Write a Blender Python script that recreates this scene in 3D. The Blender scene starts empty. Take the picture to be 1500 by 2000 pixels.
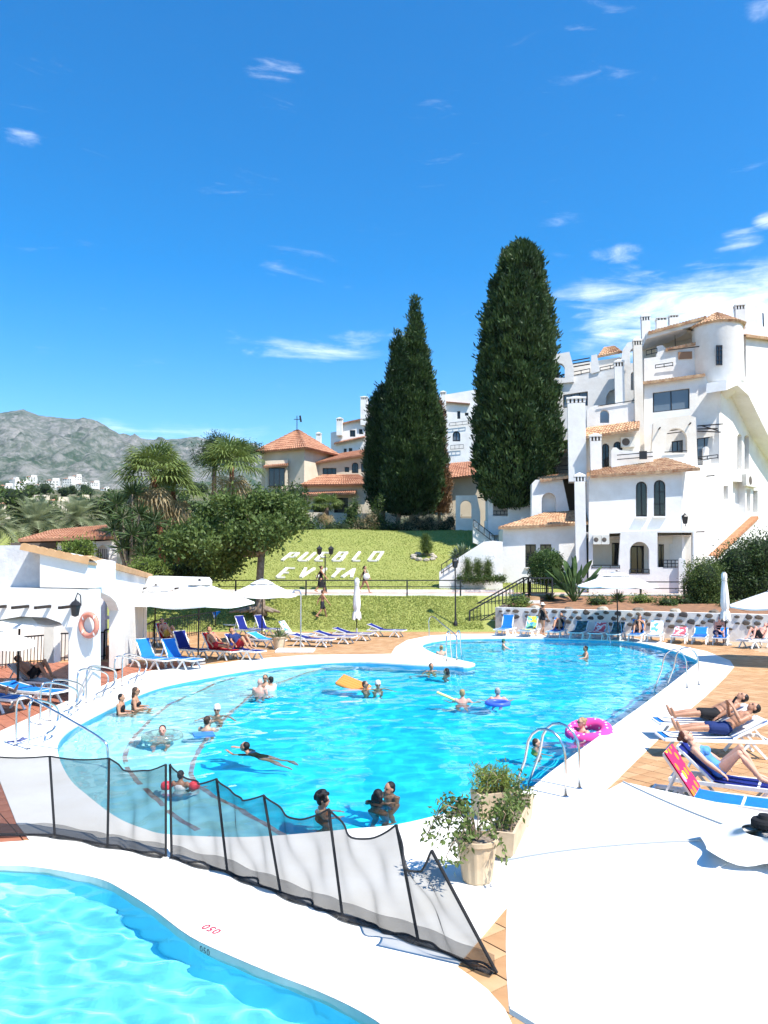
import bpy, bmesh, math, random
import numpy as np
from mathutils import Vector, Matrix, Euler, noise as mnoise
R = math.radians
# ------------------------------------------------------------------ camera
CAM_H = 3.4
FPX = 1500.0
PITCH = math.atan(105.0/1500.0)
sc = bpy.context.scene
cam_d = bpy.data.cameras.new('camera'); cam = bpy.data.objects.new('camera', cam_d)
sc.collection.objects.link(cam)
cam.location = (0, 0, CAM_H); cam.rotation_euler = (R(90)+PITCH, 0, 0)
cam_d.sensor_fit = 'VERTICAL'; cam_d.sensor_height = 32.0; cam_d.sensor_width = 24.0
cam_d.lens = 32.0*FPX/2000.0
cam_d.clip_start = 0.1; cam_d.clip_end = 30000
sc.camera = cam
# ------------------------------------------------------------------ sun, sky
SUN_EL, SUN_AZ = R(57), math.atan2(0.74, -0.67)          # azimuth clockwise from +Y
to_sun = Vector((math.sin(SUN_AZ)*math.cos(SUN_EL), math.cos(SUN_AZ)*math.cos(SUN_EL), math.sin(SUN_EL)))
sun_d = bpy.data.lights.new('sun', 'SUN'); sun = bpy.data.objects.new('sun', sun_d)
sc.collection.objects.link(sun)
sun_d.energy = 4.6; sun_d.angle = R(0.53); sun_d.color = (1.0, 0.955, 0.88)
sun.rotation_euler = (-to_sun).to_track_quat('-Z', 'Y').to_euler()
sun.location = (20, -20, 60)
world = bpy.data.worlds.new('World'); sc.world = world; world.use_nodes = True
wt = world.node_tree; wt.nodes.clear()
def wn(t, **kw):
    n = wt.nodes.new(t)
    for k, v in kw.items(): setattr(n, k, v)
    return n
sky = wn('ShaderNodeTexSky'); sky.sky_type = 'NISHITA'; sky.sun_disc = False
sky.sun_elevation = SUN_EL; sky.sun_rotation = SUN_AZ
sky.altitude = 50; sky.air_density = 1.0; sky.dust_density = 0.35; sky.ozone_density = 2.6
bg = wn('ShaderNodeBackground'); bg.inputs[1].default_value = 0.135
wout = wn('ShaderNodeOutputWorld')
def wmath(op, a, b=None, clamp=False):
    n = wn('ShaderNodeMath', operation=op); n.use_clamp = clamp
    for i, v in enumerate((a, b)):
        if v is None: continue
        if isinstance(v, (int, float)): n.inputs[i].default_value = v
        else: wt.links.new(v, n.inputs[i])
    return n.outputs[0]
geo = wn('ShaderNodeNewGeometry'); sep = wn('ShaderNodeSeparateXYZ')
vneg = wn('ShaderNodeVectorMath', operation='SCALE'); vneg.inputs[3].default_value = -1.0
wt.links.new(geo.outputs['Incoming'], vneg.inputs[0]); wt.links.new(vneg.outputs[0], sep.inputs[0])
SX, SY, SZ = sep.outputs
# azimuth / elevation like coordinates of the view direction: a cloud sheet stretched along the horizon
az = wmath('ARCTAN2', SX, SY)
cmb = wn('ShaderNodeCombineXYZ'); wt.links.new(az, cmb.inputs[0]); wt.links.new(wmath('MULTIPLY', SZ, 2.6), cmb.inputs[1])
def wnoise(scale, detail, rough, off, dist=0.0):
    mp = wn('ShaderNodeMapping'); mp.inputs['Location'].default_value = off
    wt.links.new(cmb.outputs[0], mp.inputs[0])
    n = wn('ShaderNodeTexNoise'); n.inputs['Scale'].default_value = scale; n.inputs['Detail'].default_value = detail
    n.inputs['Roughness'].default_value = rough; n.inputs['Distortion'].default_value = dist
    wt.links.new(mp.outputs[0], n.inputs['Vector']); return n.outputs['Fac']
def wramp(v, lo, hi):
    n = wn('ShaderNodeMapRange'); n.interpolation_type = 'SMOOTHSTEP'
    n.inputs['From Min'].default_value = lo; n.inputs['From Max'].default_value = hi
    wt.links.new(v, n.inputs['Value']); return n.outputs['Result']
def blob(a0, e0, ra, re):          # soft elliptical cloud region (azimuth, sin elevation)
    da = wmath('DIVIDE', wmath('SUBTRACT', az, a0), ra); de = wmath('DIVIDE', wmath('SUBTRACT', SZ, e0), re)
    q = wmath('ADD', wmath('MULTIPLY', da, da), wmath('MULTIPLY', de, de))
    return wmath('SUBTRACT', 1.0, wmath('MINIMUM', q, 1.0))
def az_e(x, y):
    u = (x-750)/FPX; v = (1000-y)/FPX; cp, sp = math.cos(PITCH), math.sin(PITCH)
    d = Vector((u, cp-v*sp, sp+v*cp)).normalized(); return math.atan2(d.x, d.y), d.z
cmb2 = wn('ShaderNodeCombineXYZ'); wt.links.new(wmath('MULTIPLY', az, 0.42), cmb2.inputs[0]); wt.links.new(wmath('ADD', wmath('MULTIPLY', SZ, 2.6), wmath('MULTIPLY', az, 0.10)), cmb2.inputs[1])
_c0 = cmb
big = wnoise(7.0, 9.0, 0.60, (3.1, 0.4, 0), 0.35)
cmb = cmb2
streak = wnoise(20.0, 10.0, 0.66, (7.7, 2.0, 0), 0.8)
cmb = _c0
mix_n = wmath('ADD', wmath('MULTIPLY', big, 0.45), wmath('MULTIPLY', streak, 0.55))
cover = None
for (x, y, rx, ry, s) in ((1420, 640, 420, 150, 0.36), (1190, 560, 150, 60, 0.19), (1215, 497, 80, 28, 0.19), (1445, 472, 70, 34, 0.24),
                          (1355, 466, 40, 14, 0.16), (560, 684, 280, 30, 0.155), (720, 660, 120, 22, 0.14), (545, 135, 75, 38, 0.13),
                          (40, 270, 50, 22, 0.14), (1500, 430, 40, 25, 0.22), (1480, 20, 60, 40, 0.14), (350, 850, 240, 40, 0.2),
                          (2100, 560, 520, 220, 0.36), (-500, 700, 420, 90, 0.25), (2900, 700, 600, 200, 0.3)):
    a0, e0 = az_e(x, y); a1, _ = az_e(x+rx, y); _, e1 = az_e(x, y-ry)
    b = wmath('MULTIPLY', blob(a0, e0, abs(a1-a0), abs(e1-e0)), s)
    cover = b if cover is None else wmath('MAXIMUM', cover, b)
# the rest of the sky (outside the frame) carries the same thin scattered clouds
dens = wmath('ADD', mix_n, wmath('MULTIPLY', cover, 0.95))
cl = wmath('MULTIPLY', wramp(dens, 0.57, 1.0), 0.85)
cl = wmath('MULTIPLY', cl, wramp(SZ, -0.02, 0.03))
cloudc = wn('ShaderNodeMixRGB'); cloudc.inputs[2].default_value = (8.6, 8.8, 9.2, 1)
wt.links.new(cl, cloudc.inputs[0])
hs = wn('ShaderNodeHueSaturation'); hs.inputs['Saturation'].default_value = 1.52; hs.inputs['Value'].default_value = 1.0
wt.links.new(sky.outputs[0], hs.inputs['Color']); wt.links.new(hs.outputs[0], cloudc.inputs[1])
wt.links.new(cloudc.outputs[0], bg.inputs[0]); wt.links.new(bg.outputs[0], wout.inputs[0])
# ------------------------------------------------------------------ exposure / render
vs = sc.view_settings; vs.view_transform = 'Standard'; vs.look = 'None'; vs.gamma = 1.0; vs.use_curve_mapping = False
vs.exposure = 0.88
cy = sc.cycles
cy.use_denoising = True; cy.max_bounces = 8; cy.transparent_max_bounces = 24; cy.glossy_bounces = 3; cy.diffuse_bounces = 3
cy.transmission_bounces = 6; cy.sample_clamp_indirect = 6.0
cy.use_adaptive_sampling = True; cy.adaptive_threshold = 0.015
random.seed(7); rng = np.random.default_rng(11)
# ------------------------------------------------------------------ pixel helpers (photo coordinates -> world)
CP, SP = math.cos(PITCH), math.sin(PITCH)
def ray(x, y):
    u = (x-750.0)/FPX; v = (1000.0-y)/FPX
    return Vector((u, CP-v*SP, SP+v*CP))
def G(x, y, z=0.0):                      # where the sight line meets the height z
    d = ray(x, y); t = (z-CAM_H)/d.z
    return Vector((d.x*t, d.y*t, z))
def P(x, y, Y):                          # the point of the sight line at depth Y
    d = ray(x, y); t = Y/d.y
    return Vector((d.x*t, Y, CAM_H+d.z*t))
class Plane:
    """vertical plane through the pixel column px at depth Y; th > 0 turns its right end towards the camera"""
    def __init__(s, px, Y, th=0.0):
        s.o = P(px, 1105, Y); s.t = Vector((math.cos(th), -math.sin(th), 0)); s.n = Vector((-math.sin(th), -math.cos(th), 0)); s.th = th
    def at(s, x, y, off=0.0):            # off > 0 is towards the camera
        d = ray(x, y); o = s.o + s.n*off
        c = Vector((0, 0, CAM_H)); t = (o-c).dot(s.n)/d.dot(s.n)
        return c + d*t
# ------------------------------------------------------------------ object helpers
COL = sc.collection
def tag(o, label=None, cat=None, group=None, kind=None):
    if label: o['label'] = label
    if cat: o['category'] = cat
    if group: o['group'] = group
    if kind: o['kind'] = kind
    return o
def empty(name, loc=(0, 0, 0), rz=0.0, **kw):
    o = bpy.data.objects.new(name, None); COL.objects.link(o); o.location = loc; o.rotation_euler = (0, 0, rz)
    o.empty_display_size = 0.1
    return tag(o, **kw)
def link(name, me, m=None, parent=None, smooth=False, loc=None, rot=None, **kw):
    if m is not None:
        for k in (m if isinstance(m, (list, tuple)) else [m]): me.materials.append(k)
    if smooth and len(me.polygons): me.polygons.foreach_set('use_smooth', [True]*len(me.polygons))
    o = bpy.data.objects.new(name, me); COL.objects.link(o)
    if parent is not None:
        o.parent = parent
    if loc is not None: o.location = loc
    if rot is not None: o.rotation_euler = rot
    return tag(o, **kw)
def world_child(name, me, m, parent, smooth=False, **kw):   # mesh given in world coordinates under a parent that sits elsewhere
    me.transform(Matrix.LocRotScale(parent.location, parent.rotation_euler, None).inverted())
    return link(name, me, m, parent, smooth, **kw)
def copy_tree(o, parent=None):
    c = o.copy(); COL.objects.link(c); c.parent = parent
    if parent is not None: c.matrix_parent_inverse = o.matrix_parent_inverse.copy()
    for ch in [q for q in bpy.data.objects if q.parent is o and q is not c]: copy_tree(ch, c)
    return c
class MB:
    """collects verts / faces of one mesh"""
    def __init__(s): s.v = []; s.f = []
    def add(s, vs, fs):
        b = len(s.v); s.v += [tuple(q) for q in vs]; s.f += [tuple(i+b for i in f) for f in fs]; return s
    def box(s, c, d, rz=0.0, M=None):
        x, y, z = (q/2 for q in d)
        vs = [Vector((sx*x, sy*y, sz*z)) for sz in (-1, 1) for sy in (-1, 1) for sx in (-1, 1)]
        m = M if M is not None else Matrix.Rotation(rz, 3, 'Z')
        return s.add([m @ v + Vector(c) for v in vs], [(0, 2, 3, 1), (4, 5, 7, 6), (0, 1, 5, 4), (2, 6, 7, 3), (0, 4, 6, 2), (1, 3, 7, 5)])
    def bar(s, a, b, w, h=None, up=(0, 0, 1)):             # box section from a to b
        a, b = Vector(a), Vector(b); d = b-a; L = d.length
        if L < 1e-6: return s
        d.normalize(); upv = Vector(up)
        if abs(d.dot(upv)) > 0.98: upv = Vector((0, 1, 0))
        sx = d.cross(upv).normalized(); sz = sx.cross(d)
        M = Matrix((sx, d, sz)).transposed()
        return s.box((a+b)/2, (w, L, h or w), M=M)
    def tube(s, pts, r, n=8, cap=True):
        pts = [Vector(p) for p in pts]; rs = r if isinstance(r, (list, tuple)) else [r]*len(pts)
        rings = []; prev = None
        for i, p in enumerate(pts):
            d = (pts[min(i+1, len(pts)-1)]-pts[max(i-1, 0)])
            d = d.normalized() if d.length > 1e-9 else Vector((0, 0, 1))
            if prev is None:
                u = d.cross(Vector((0, 0, 1)))
                if u.length < 1e-3: u = d.cross(Vector((0, 1, 0)))
            else: u = prev - d*prev.dot(d)
            u.normalize(); w = d.cross(u); prev = u
            rings.append([p + (u*math.cos(2*math.pi*k/n) + w*math.sin(2*math.pi*k/n))*rs[i] for k in range(n)])
        vs = [q for rg in rings for q in rg]; fs = []
        for i in range(len(pts)-1):
            for k in range(n):
                fs.append((i*n+k, i*n+(k+1) % n, (i+1)*n+(k+1) % n, (i+1)*n+k))
        if cap: fs += [tuple(range(n-1, -1, -1)), tuple((len(pts)-1)*n+k for k in range(n))]
        return s.add(vs, fs)
    def lathe(s, prof, c=(0, 0, 0), n=24, axis=None):       # prof: (radius, z)
        c = Vector(c); vs = []; fs = []
        for r, z in prof:
            vs += [c+Vector((r*math.cos(2*math.pi*k/n), r*math.sin(2*math.pi*k/n), z)) for k in range(n)]
        for i in range(len(prof)-1):
            for k in range(n): fs.append((i*n+k, i*n+(k+1) % n, (i+1)*n+(k+1) % n, (i+1)*n+k))
        return s.add(vs, fs)
    def ell(s, c, r, n=12, M=None):
        c = Vector(c); vs = []; fs = []; m = n//2+1
        for i in range(m):
            t = math.pi*i/(m-1)
            for k in range(n):
                a = 2*math.pi*k/n; v = Vector((r[0]*math.sin(t)*math.cos(a), r[1]*math.sin(t)*math.sin(a), -r[2]*math.cos(t)))
                vs.append((M @ v if M is not None else v)+c)
        for i in range(m-1):
            for k in range(n): fs.append((i*n+k, i*n+(k+1) % n, (i+1)*n+(k+1) % n, (i+1)*n+k))
        return s.add(vs, fs)
    def mesh(s, name='mesh'):
        me = bpy.data.meshes.new(name); me.from_pydata(s.v, [], s.f); me.validate(); return me
    def obj(s, name, m, parent=None, smooth=False, **kw): return link(name, s.mesh(name), m, parent, smooth, **kw)
    def wobj(s, name, m, parent, smooth=False, **kw): return world_child(name, s.mesh(name), m, parent, smooth, **kw)
def fill_loops(loops, z=None):
    """flat mesh with holes; loops of 3-D points, the first is the outline"""
    bm = bmesh.new(); es = []
    for lp in loops:
        vs = [bm.verts.new(p) for p in lp]
        for i in range(len(vs)): es.append(bm.edges.new((vs[i], vs[(i+1) % len(vs)])))
    bmesh.ops.triangle_fill(bm, use_beauty=True, use_dissolve=False, edges=es)
    return bm
def slab_mesh(loops, back):
    """a plate with holes, thickness given by the vector back"""
    bm = fill_loops(loops); n0 = list(bm.faces)
    r = bmesh.ops.extrude_face_region(bm, geom=n0)
    vs = [g for g in r['geom'] if isinstance(g, bmesh.types.BMVert)]
    bmesh.ops.translate(bm, vec=Vector(back), verts=vs)
    bmesh.ops.recalc_face_normals(bm, faces=list(bm.faces))
    me = bpy.data.meshes.new('slab'); bm.to_mesh(me); bm.free(); return me
def smooth_loop(pts, n=4, closed=True):                    # Catmull-Rom through the points
    out = []; m = len(pts)
    for i in range(m if closed else m-1):
        p = [Vector(pts[(i+k-1) % m]) if closed else Vector(pts[min(max(i+k-1, 0), m-1)]) for k in range(4)]
        for j in range(n):
            t = j/n
            out.append(0.5*((2*p[1]) + (p[2]-p[0])*t + (2*p[0]-5*p[1]+4*p[2]-p[3])*t*t + (3*p[1]-p[0]-3*p[2]+p[3])*t**3))
    if not closed: out.append(Vector(pts[-1]))
    return out
def inside(x, y, poly):
    c = False; n = len(poly); j = n-1
    for i in range(n):
        xi, yi = poly[i][0], poly[i][1]; xj, yj = poly[j][0], poly[j][1]
        if (yi > y) != (yj > y) and x < (xj-xi)*(y-yi)/(yj-yi)+xi: c = not c
        j = i
    return c
def dist_poly(x, y, poly):
    best = 1e9; n = len(poly)
    for i in range(n):
        ax, ay = poly[i][0], poly[i][1]; bx, by = poly[(i+1) % n][0], poly[(i+1) % n][1]
        dx, dy = bx-ax, by-ay; L = dx*dx+dy*dy
        t = 0 if L == 0 else max(0, min(1, ((x-ax)*dx+(y-ay)*dy)/L))
        best = min(best, math.hypot(x-ax-t*dx, y-ay-t*dy))
    return best
# ------------------------------------------------------------------ materials
MATS = {}
def mat(name, col, rough=0.7, var=0.0, scale=6.0, bump=0.0, bscale=30.0, metal=0.0, col2=None, spec=0.3, detail=5.0, trans=0.0, sub=0.0, coord='Object'):
    """principled material: colour with broad procedural variation towards col2, fine relief"""
    if name in MATS: return MATS[name]
    m = bpy.data.materials.new(name); m.use_nodes = True; nt = m.node_tree; b = nt.nodes['Principled BSDF']
    b.inputs['Roughness'].default_value = rough; b.inputs['Metallic'].default_value = metal
    b.inputs['Specular IOR Level'].default_value = spec
    b.inputs['Base Color'].default_value = (*col, 1)
    if trans: b.inputs['Transmission Weight'].default_value = trans
    tc = nt.nodes.new('ShaderNodeTexCoord')
    if var > 0 or col2 is not None:
        nz = nt.nodes.new('ShaderNodeTexNoise'); nz.inputs['Scale'].default_value = scale; nz.inputs['Detail'].default_value = detail; nz.inputs['Roughness'].default_value = 0.62
        nt.links.new(tc.outputs[coord], nz.inputs['Vector'])
        rp = nt.nodes.new('ShaderNodeValToRGB'); rp.color_ramp.elements[0].position = 0.36; rp.color_ramp.elements[1].position = 0.66
        c2 = col2 if col2 is not None else tuple(q*(1-var) for q in col)
        rp.color_ramp.elements[0].color = (*c2, 1); rp.color_ramp.elements[1].color = (*col, 1)
        nt.links.new(nz.outputs['Fac'], rp.inputs[0]); nt.links.new(rp.outputs[0], b.inputs['Base Color'])
    if bump > 0:
        n2 = nt.nodes.new('ShaderNodeTexNoise'); n2.inputs['Scale'].default_value = bscale; n2.inputs['Detail'].default_value = 4
        nt.links.new(tc.outputs[coord], n2.inputs['Vector'])
        bp = nt.nodes.new('ShaderNodeBump'); bp.inputs['Strength'].default_value = bump; bp.inputs['Distance'].default_value = 0.03
        nt.links.new(n2.outputs['Fac'], bp.inputs['Height']); nt.links.new(bp.outputs[0], b.inputs['Normal'])
    MATS[name] = m; return m
def leaf_mat(name, c1, c2, rough=0.55, trans=0.25, scale=1.2):
    """foliage: colour changes from clump to clump and leaf to leaf, some light passes through"""
    if name in MATS: return MATS[name]
    m = bpy.data.materials.new(name); m.use_nodes = True; nt = m.node_tree; nt.nodes.clear()
    out = nt.nodes.new('ShaderNodeOutputMaterial'); tc = nt.nodes.new('ShaderNodeTexCoord')
    nz = nt.nodes.new('ShaderNodeTexNoise'); nz.inputs['Scale'].default_value = scale; nz.inputs['Detail'].default_value = 6; nz.inputs['Roughness'].default_value = 0.7
    nt.links.new(tc.outputs['Object'], nz.inputs['Vector'])
    rp = nt.nodes.new('ShaderNodeValToRGB'); rp.color_ramp.elements[0].position = 0.35; rp.color_ramp.elements[1].position = 0.68
    rp.color_ramp.elements[0].color = (*c1, 1); rp.color_ramp.elements[1].color = (*c2, 1)
    nt.links.new(nz.outputs['Fac'], rp.inputs[0])
    d = nt.nodes.new('ShaderNodeBsdfPrincipled'); d.inputs['Roughness'].default_value = rough; d.inputs['Specular IOR Level'].default_value = 0.35
    t = nt.nodes.new('ShaderNodeBsdfTranslucent'); mx = nt.nodes.new('ShaderNodeMixShader'); mx.inputs[0].default_value = trans
    nt.links.new(rp.outputs[0], d.inputs['Base Color']); nt.links.new(rp.outputs[0], t.inputs['Color'])
    nt.links.new(d.outputs[0], mx.inputs[1]); nt.links.new(t.outputs[0], mx.inputs[2]); nt.links.new(mx.outputs[0], out.inputs[0])
    MATS[name] = m; return m
WHITE = mat('whitewash', (0.80, 0.79, 0.765), 0.85, col2=(0.70, 0.675, 0.635), scale=0.9, bump=0.35, bscale=5.0, spec=0.15)
WHITE2 = mat('whitewash_cream', (0.78, 0.735, 0.655), 0.85, col2=(0.70, 0.63, 0.53), scale=0.7, bump=0.35, bscale=5.0, spec=0.15)
COPING = mat('coping_paint', (0.80, 0.785, 0.74), 0.7, col2=(0.71, 0.675, 0.60), scale=0.55, bump=0.15, bscale=9.0, spec=0.25, detail=9)
GREYR = mat('rough_render_shade_grey', (0.62, 0.62, 0.62), 0.9, col2=(0.48, 0.48, 0.49), scale=2.0, bump=0.5, bscale=9.0, spec=0.1)
IRON = mat('black_iron', (0.018, 0.018, 0.02), 0.45, spec=0.4)
DARKWOOD = mat('dark_wood', (0.035, 0.024, 0.018), 0.6, var=0.3, scale=9)
STEEL = mat('stainless_steel', (0.62, 0.62, 0.63), 0.22, metal=1.0)
TERRA = mat('terracotta_tile', (0.50, 0.245, 0.12), 0.75, col2=(0.36, 0.15, 0.075), scale=3.5, bump=0.2, bscale=14)
ROOFT = mat('roof_tile_weathered', (0.66, 0.46, 0.28), 0.85, col2=(0.36, 0.18, 0.10), scale=2.6, bump=0.3, bscale=10, detail=8)
ROOFR = mat('roof_tile_red', (0.50, 0.27, 0.165), 0.85, col2=(0.33, 0.145, 0.085), scale=1.6, bump=0.3, bscale=10, detail=8)
TILE_A = mat('deck_tile_ochre', (0.50, 0.285, 0.135), 0.6, col2=(0.40, 0.215, 0.095), scale=2.2, bump=0.1, bscale=20)
TILE_B = mat('deck_tile_pale', (0.56, 0.345, 0.18), 0.6, col2=(0.46, 0.265, 0.125), scale=2.2, bump=0.1, bscale=20)
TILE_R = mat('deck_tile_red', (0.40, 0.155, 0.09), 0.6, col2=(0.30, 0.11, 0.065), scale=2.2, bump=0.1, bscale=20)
GROUT = mat('tile_grout', (0.50, 0.36, 0.23), 0.9, col2=(0.40, 0.27, 0.17), scale=2.5)
GLASS_D = mat('window_glass_dark', (0.015, 0.018, 0.022), 0.06, spec=0.6)
GLASS_B = mat('window_glass_blue_grey', (0.13, 0.16, 0.19), 0.08, spec=0.6)
FRAME_D = mat('window_frame_dark', (0.02, 0.018, 0.02), 0.5)
SHADE_IN = mat('interior_shade', (0.12, 0.10, 0.085), 0.9)  # dark brown stands in for the shade inside openings and recesses
PLASTIC_W = mat('white_plastic', (0.80, 0.80, 0.78), 0.35, spec=0.4)
FAB_W = mat('white_canvas', (0.82, 0.81, 0.78), 0.85, col2=(0.77, 0.755, 0.72), scale=2.0, bump=0.15, bscale=8, spec=0.1)
BARK = mat('bark_grey', (0.30, 0.24, 0.18), 0.9, col2=(0.16, 0.115, 0.08), scale=5, bump=0.8, bscale=12)
BARK_D = mat('bark_dark', (0.11, 0.075, 0.05), 0.9, col2=(0.06, 0.04, 0.03), scale=5, bump=0.8, bscale=12)
BARK_R = mat('bark_palm_red', (0.24, 0.085, 0.04), 0.9, col2=(0.13, 0.05, 0.03), scale=6, bump=0.8, bscale=14)
# ------------------------------------------------------------------ terrain
HILL = [(-50, -0.06), (40, -0.06), (40.4, 0.12), (43.2, 1.72), (43.5, 1.74), (46.6, 1.76), (48, 2.2), (60, 6.1), (63, 6.25), (75, 7.0), (110, 11), (200, 20), (400, 40), (650, 68), (1200, 120), (2600, 250), (9000, 300)]
def hill(x, Y):
    Yq = Y
    for (a, za), (b, zb) in zip(HILL, HILL[1:]):
        if a <= Yq <= b:
            z = za+(zb-za)*(Yq-a)/(b-a); break
    else: z = HILL[-1][1]
    if Y > 47: z += 0.22*mnoise.noise(Vector((x*.13, Y*.13, 0)))*min(1, (Y-47)/4)*(1 if Y < 70 else 3 if Y < 300 else 12)
    if 40.3 < Y < 43.3: z += 0.08*mnoise.noise(Vector((x*.5, Y*.5, 3)))
    return z
def terrain():
    ys = list(np.arange(40.0, 43.6, 0.3))+list(np.arange(43.6, 62, 0.6))+list(np.arange(62, 110, 3))+[110*1.09**k for k in range(1, 52)]
    xs = [-14.0-14*(1.13**k-1) for k in range(48, 0, -1)]+list(np.arange(-14, 5.01, 0.5))+[5.4+k*0.8 for k in range(26)]+[26.0+14*(1.13**k-1) for k in range(1, 48)]
    vs = []; fs = []; nx = len(xs)
    for Y in ys:
        for x in xs: vs.append((x, Y, hill(x, Y)))
    for j in range(len(ys)-1):
        for i in range(nx-1):
            fs.append((j*nx+i, j*nx+i+1, (j+1)*nx+i+1, (j+1)*nx+i))
    me = bpy.data.meshes.new('ground'); me.from_pydata(vs, [], fs); return me
m = bpy.data.materials.new('lawn_and_scrub'); m.use_nodes = True; nt = m.node_tree; b = nt.nodes['Principled BSDF']
b.inputs['Roughness'].default_value = 0.9; b.inputs['Specular IOR Level'].default_value = 0.15
tc = nt.nodes.new('ShaderNodeTexCoord')
def gnoise(scale, det=6, rough=0.65):
    n = nt.nodes.new('ShaderNodeTexNoise'); n.inputs['Scale'].default_value = scale; n.inputs['Detail'].default_value = det; n.inputs['Roughness'].default_value = rough
    nt.links.new(tc.outputs['Object'], n.inputs['Vector']); return n.outputs['Fac']
def gramp(f, a, ca, b_, cb):
    r = nt.nodes.new('ShaderNodeValToRGB'); r.color_ramp.elements[0].position = a; r.color_ramp.elements[1].position = b_
    r.color_ramp.elements[0].color = (*ca, 1); r.color_ramp.elements[1].color = (*cb, 1); nt.links.new(f, r.inputs[0]); return r.outputs[0]
def gmix(f, a, b_, mode='MIX'):
    x = nt.nodes.new('ShaderNodeMixRGB'); x.blend_type = mode
    if isinstance(f, float): x.inputs[0].default_value = f
    else: nt.links.new(f, x.inputs[0])
    nt.links.new(a, x.inputs[1]); nt.links.new(b_, x.inputs[2]); return x.outputs[0]
lawn = gmix(gnoise(0.6), gramp(gnoise(9.0), 0.3, (0.20, 0.255, 0.05), 0.7, (0.32, 0.36, 0.10)), gramp(gnoise(14.0), 0.3, (0.24, 0.27, 0.065), 0.7, (0.40, 0.37, 0.14)))
far = gramp(gnoise(0.05, 8), 0.4, (0.055, 0.075, 0.03), 0.62, (0.19, 0.165, 0.10))
sx = nt.nodes.new('ShaderNodeSeparateXYZ'); nt.links.new(tc.outputs['Object'], sx.inputs[0])
mr = nt.nodes.new('ShaderNodeMapRange'); mr.inputs['From Min'].default_value = 60; mr.inputs['From Max'].default_value = 66
nt.links.new(sx.outputs[1], mr.inputs['Value'])
nt.links.new(gmix(mr.outputs[0], lawn, far), b.inputs['Base Color'])
bp = nt.nodes.new('ShaderNodeBump'); bp.inputs['Strength'].default_value = 0.9; bp.inputs['Distance'].default_value = 0.06
nt.links.new(gnoise(22.0, 3), bp.inputs['Height']); nt.links.new(bp.outputs[0], b.inputs['Normal'])
GRASS = m
link('ground', terrain(), GRASS, smooth=True, kind='structure')
# lawn blades: short tufts on both slopes
def grass_tufts(n, x0, x1, y0, y1, name, lab):
    bx = rng.uniform(x0, x1, n); by = rng.uniform(y0, y1, n); vs = []; fs = []
    for i in range(n):
        z = hill(bx[i], by[i]); a = rng.uniform(0, 6.28); h = rng.uniform(0.03, 0.075); w = 0.035; lx, ly = rng.normal(0, .03, 2)
        c, s_ = math.cos(a)*w, math.sin(a)*w; k = len(vs)
        vs += [(bx[i]-c, by[i]-s_, z-.01), (bx[i]+c, by[i]+s_, z-.01), (bx[i]+lx, by[i]+ly, z+h)]; fs.append((k, k+1, k+2))
    me = bpy.data.meshes.new(name); me.from_pydata(vs, [], fs)
    tag(link(name, me, leaf_mat('grass_blades', (0.27, 0.33, 0.07), (0.46, 0.47, 0.15), scale=1.0, trans=.5), kind='stuff'), lab, 'grass')
grass_tufts(34000, -13, 5.2, 40.3, 43.2, 'lower_lawn_grass', 'mown grass on the lower slope between deck and path')
grass_tufts(46000, -14, 9.5, 47.2, 60.5, 'upper_lawn_grass', 'mown grass on the upper slope around the white letters')
# ------------------------------------------------------------------ pool outlines (world plan)
def plan(pts, n=4): return [Vector((p.x, p.y, 0)) for p in smooth_loop([G(*q) for q in pts], n)]
POOL_PX = [(112, 1462), (120, 1492), (140, 1526), (168, 1551), (207, 1582), (241, 1603), (280, 1618), (322, 1629), (420, 1634), (500, 1634), (600, 1627),
           (692, 1618), (776, 1610), (875, 1587), (960, 1564), (1033, 1540), (1072, 1510), (1142, 1458), (1200, 1416), (1260, 1373), (1313, 1333), (1352, 1302),
           (1362, 1293), (1350, 1284), (1297, 1266), (1230, 1253), (1120, 1247.5), (1000, 1246), (900, 1247), (850, 1252), (826, 1259), (832, 1268), (858, 1279),
           (895, 1288), (928, 1296), (912, 1302), (877, 1300), (813, 1298), (760, 1295), (700, 1292), (640, 1293), (560, 1299), (490, 1307), (420, 1319), (336, 1335),
           (280, 1352), (210, 1384), (146, 1418), (120, 1440)]
POOL = plan(POOL_PX)
KID_PX = [(-400, 1705), (-150, 1692), (0, 1690), (60, 1692), (140, 1704), (200, 1718), (240, 1738), (300, 1776), (370, 1828), (450, 1866), (540, 1904), (620, 1935), (700, 1973), (760, 2015), (800, 2090)]
KID = [Vector((p.x, p.y, 0)) for p in smooth_loop([G(*q) for q in KID_PX], 4, closed=False)]+[Vector((0.1, 4.2, 0)), Vector((-.6, 3.4, 0)), Vector((-3, 3.0, 0)), Vector((-8.5, 3.4, 0)), Vector((-9.6, 5.5, 0))]
COPE_PX = [(1000, 2000), (986, 1970), (953, 1933), (915, 1903), (893, 1888), (904, 1872), (989, 1772), (1085, 1658), (1180, 1546), (1222, 1505), (1255, 1473), (1346, 1386), (1380, 1358), (1417, 1322), (1434, 1302),
           (1426, 1290), (1380, 1272), (1300, 1255), (1230, 1245), (1100, 1240), (1000, 1237.5), (900, 1238), (840, 1241), (795, 1250), (772, 1264), (764, 1277), (700, 1278), (600, 1279), (480, 1288), (420, 1297), (330, 1305),
           (258, 1315), (134, 1367), (0, 1428), (-160, 1500), (-170, 1520), (-60, 1500), (0, 1526), (32, 1607), (58, 1641), (0, 1645), (-300, 1660), (-520, 1690)]
COPE = [Vector((p.x, p.y, 0)) for p in [G(*q) for q in COPE_PX]]+[Vector((-10.6, 5.5, 0)), Vector((-10, 2.2, 0)), Vector((0.4, 2.2, 0)), Vector((1.0, 3.6, 0)), Vector((1.1, 5.0, 0))]
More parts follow.
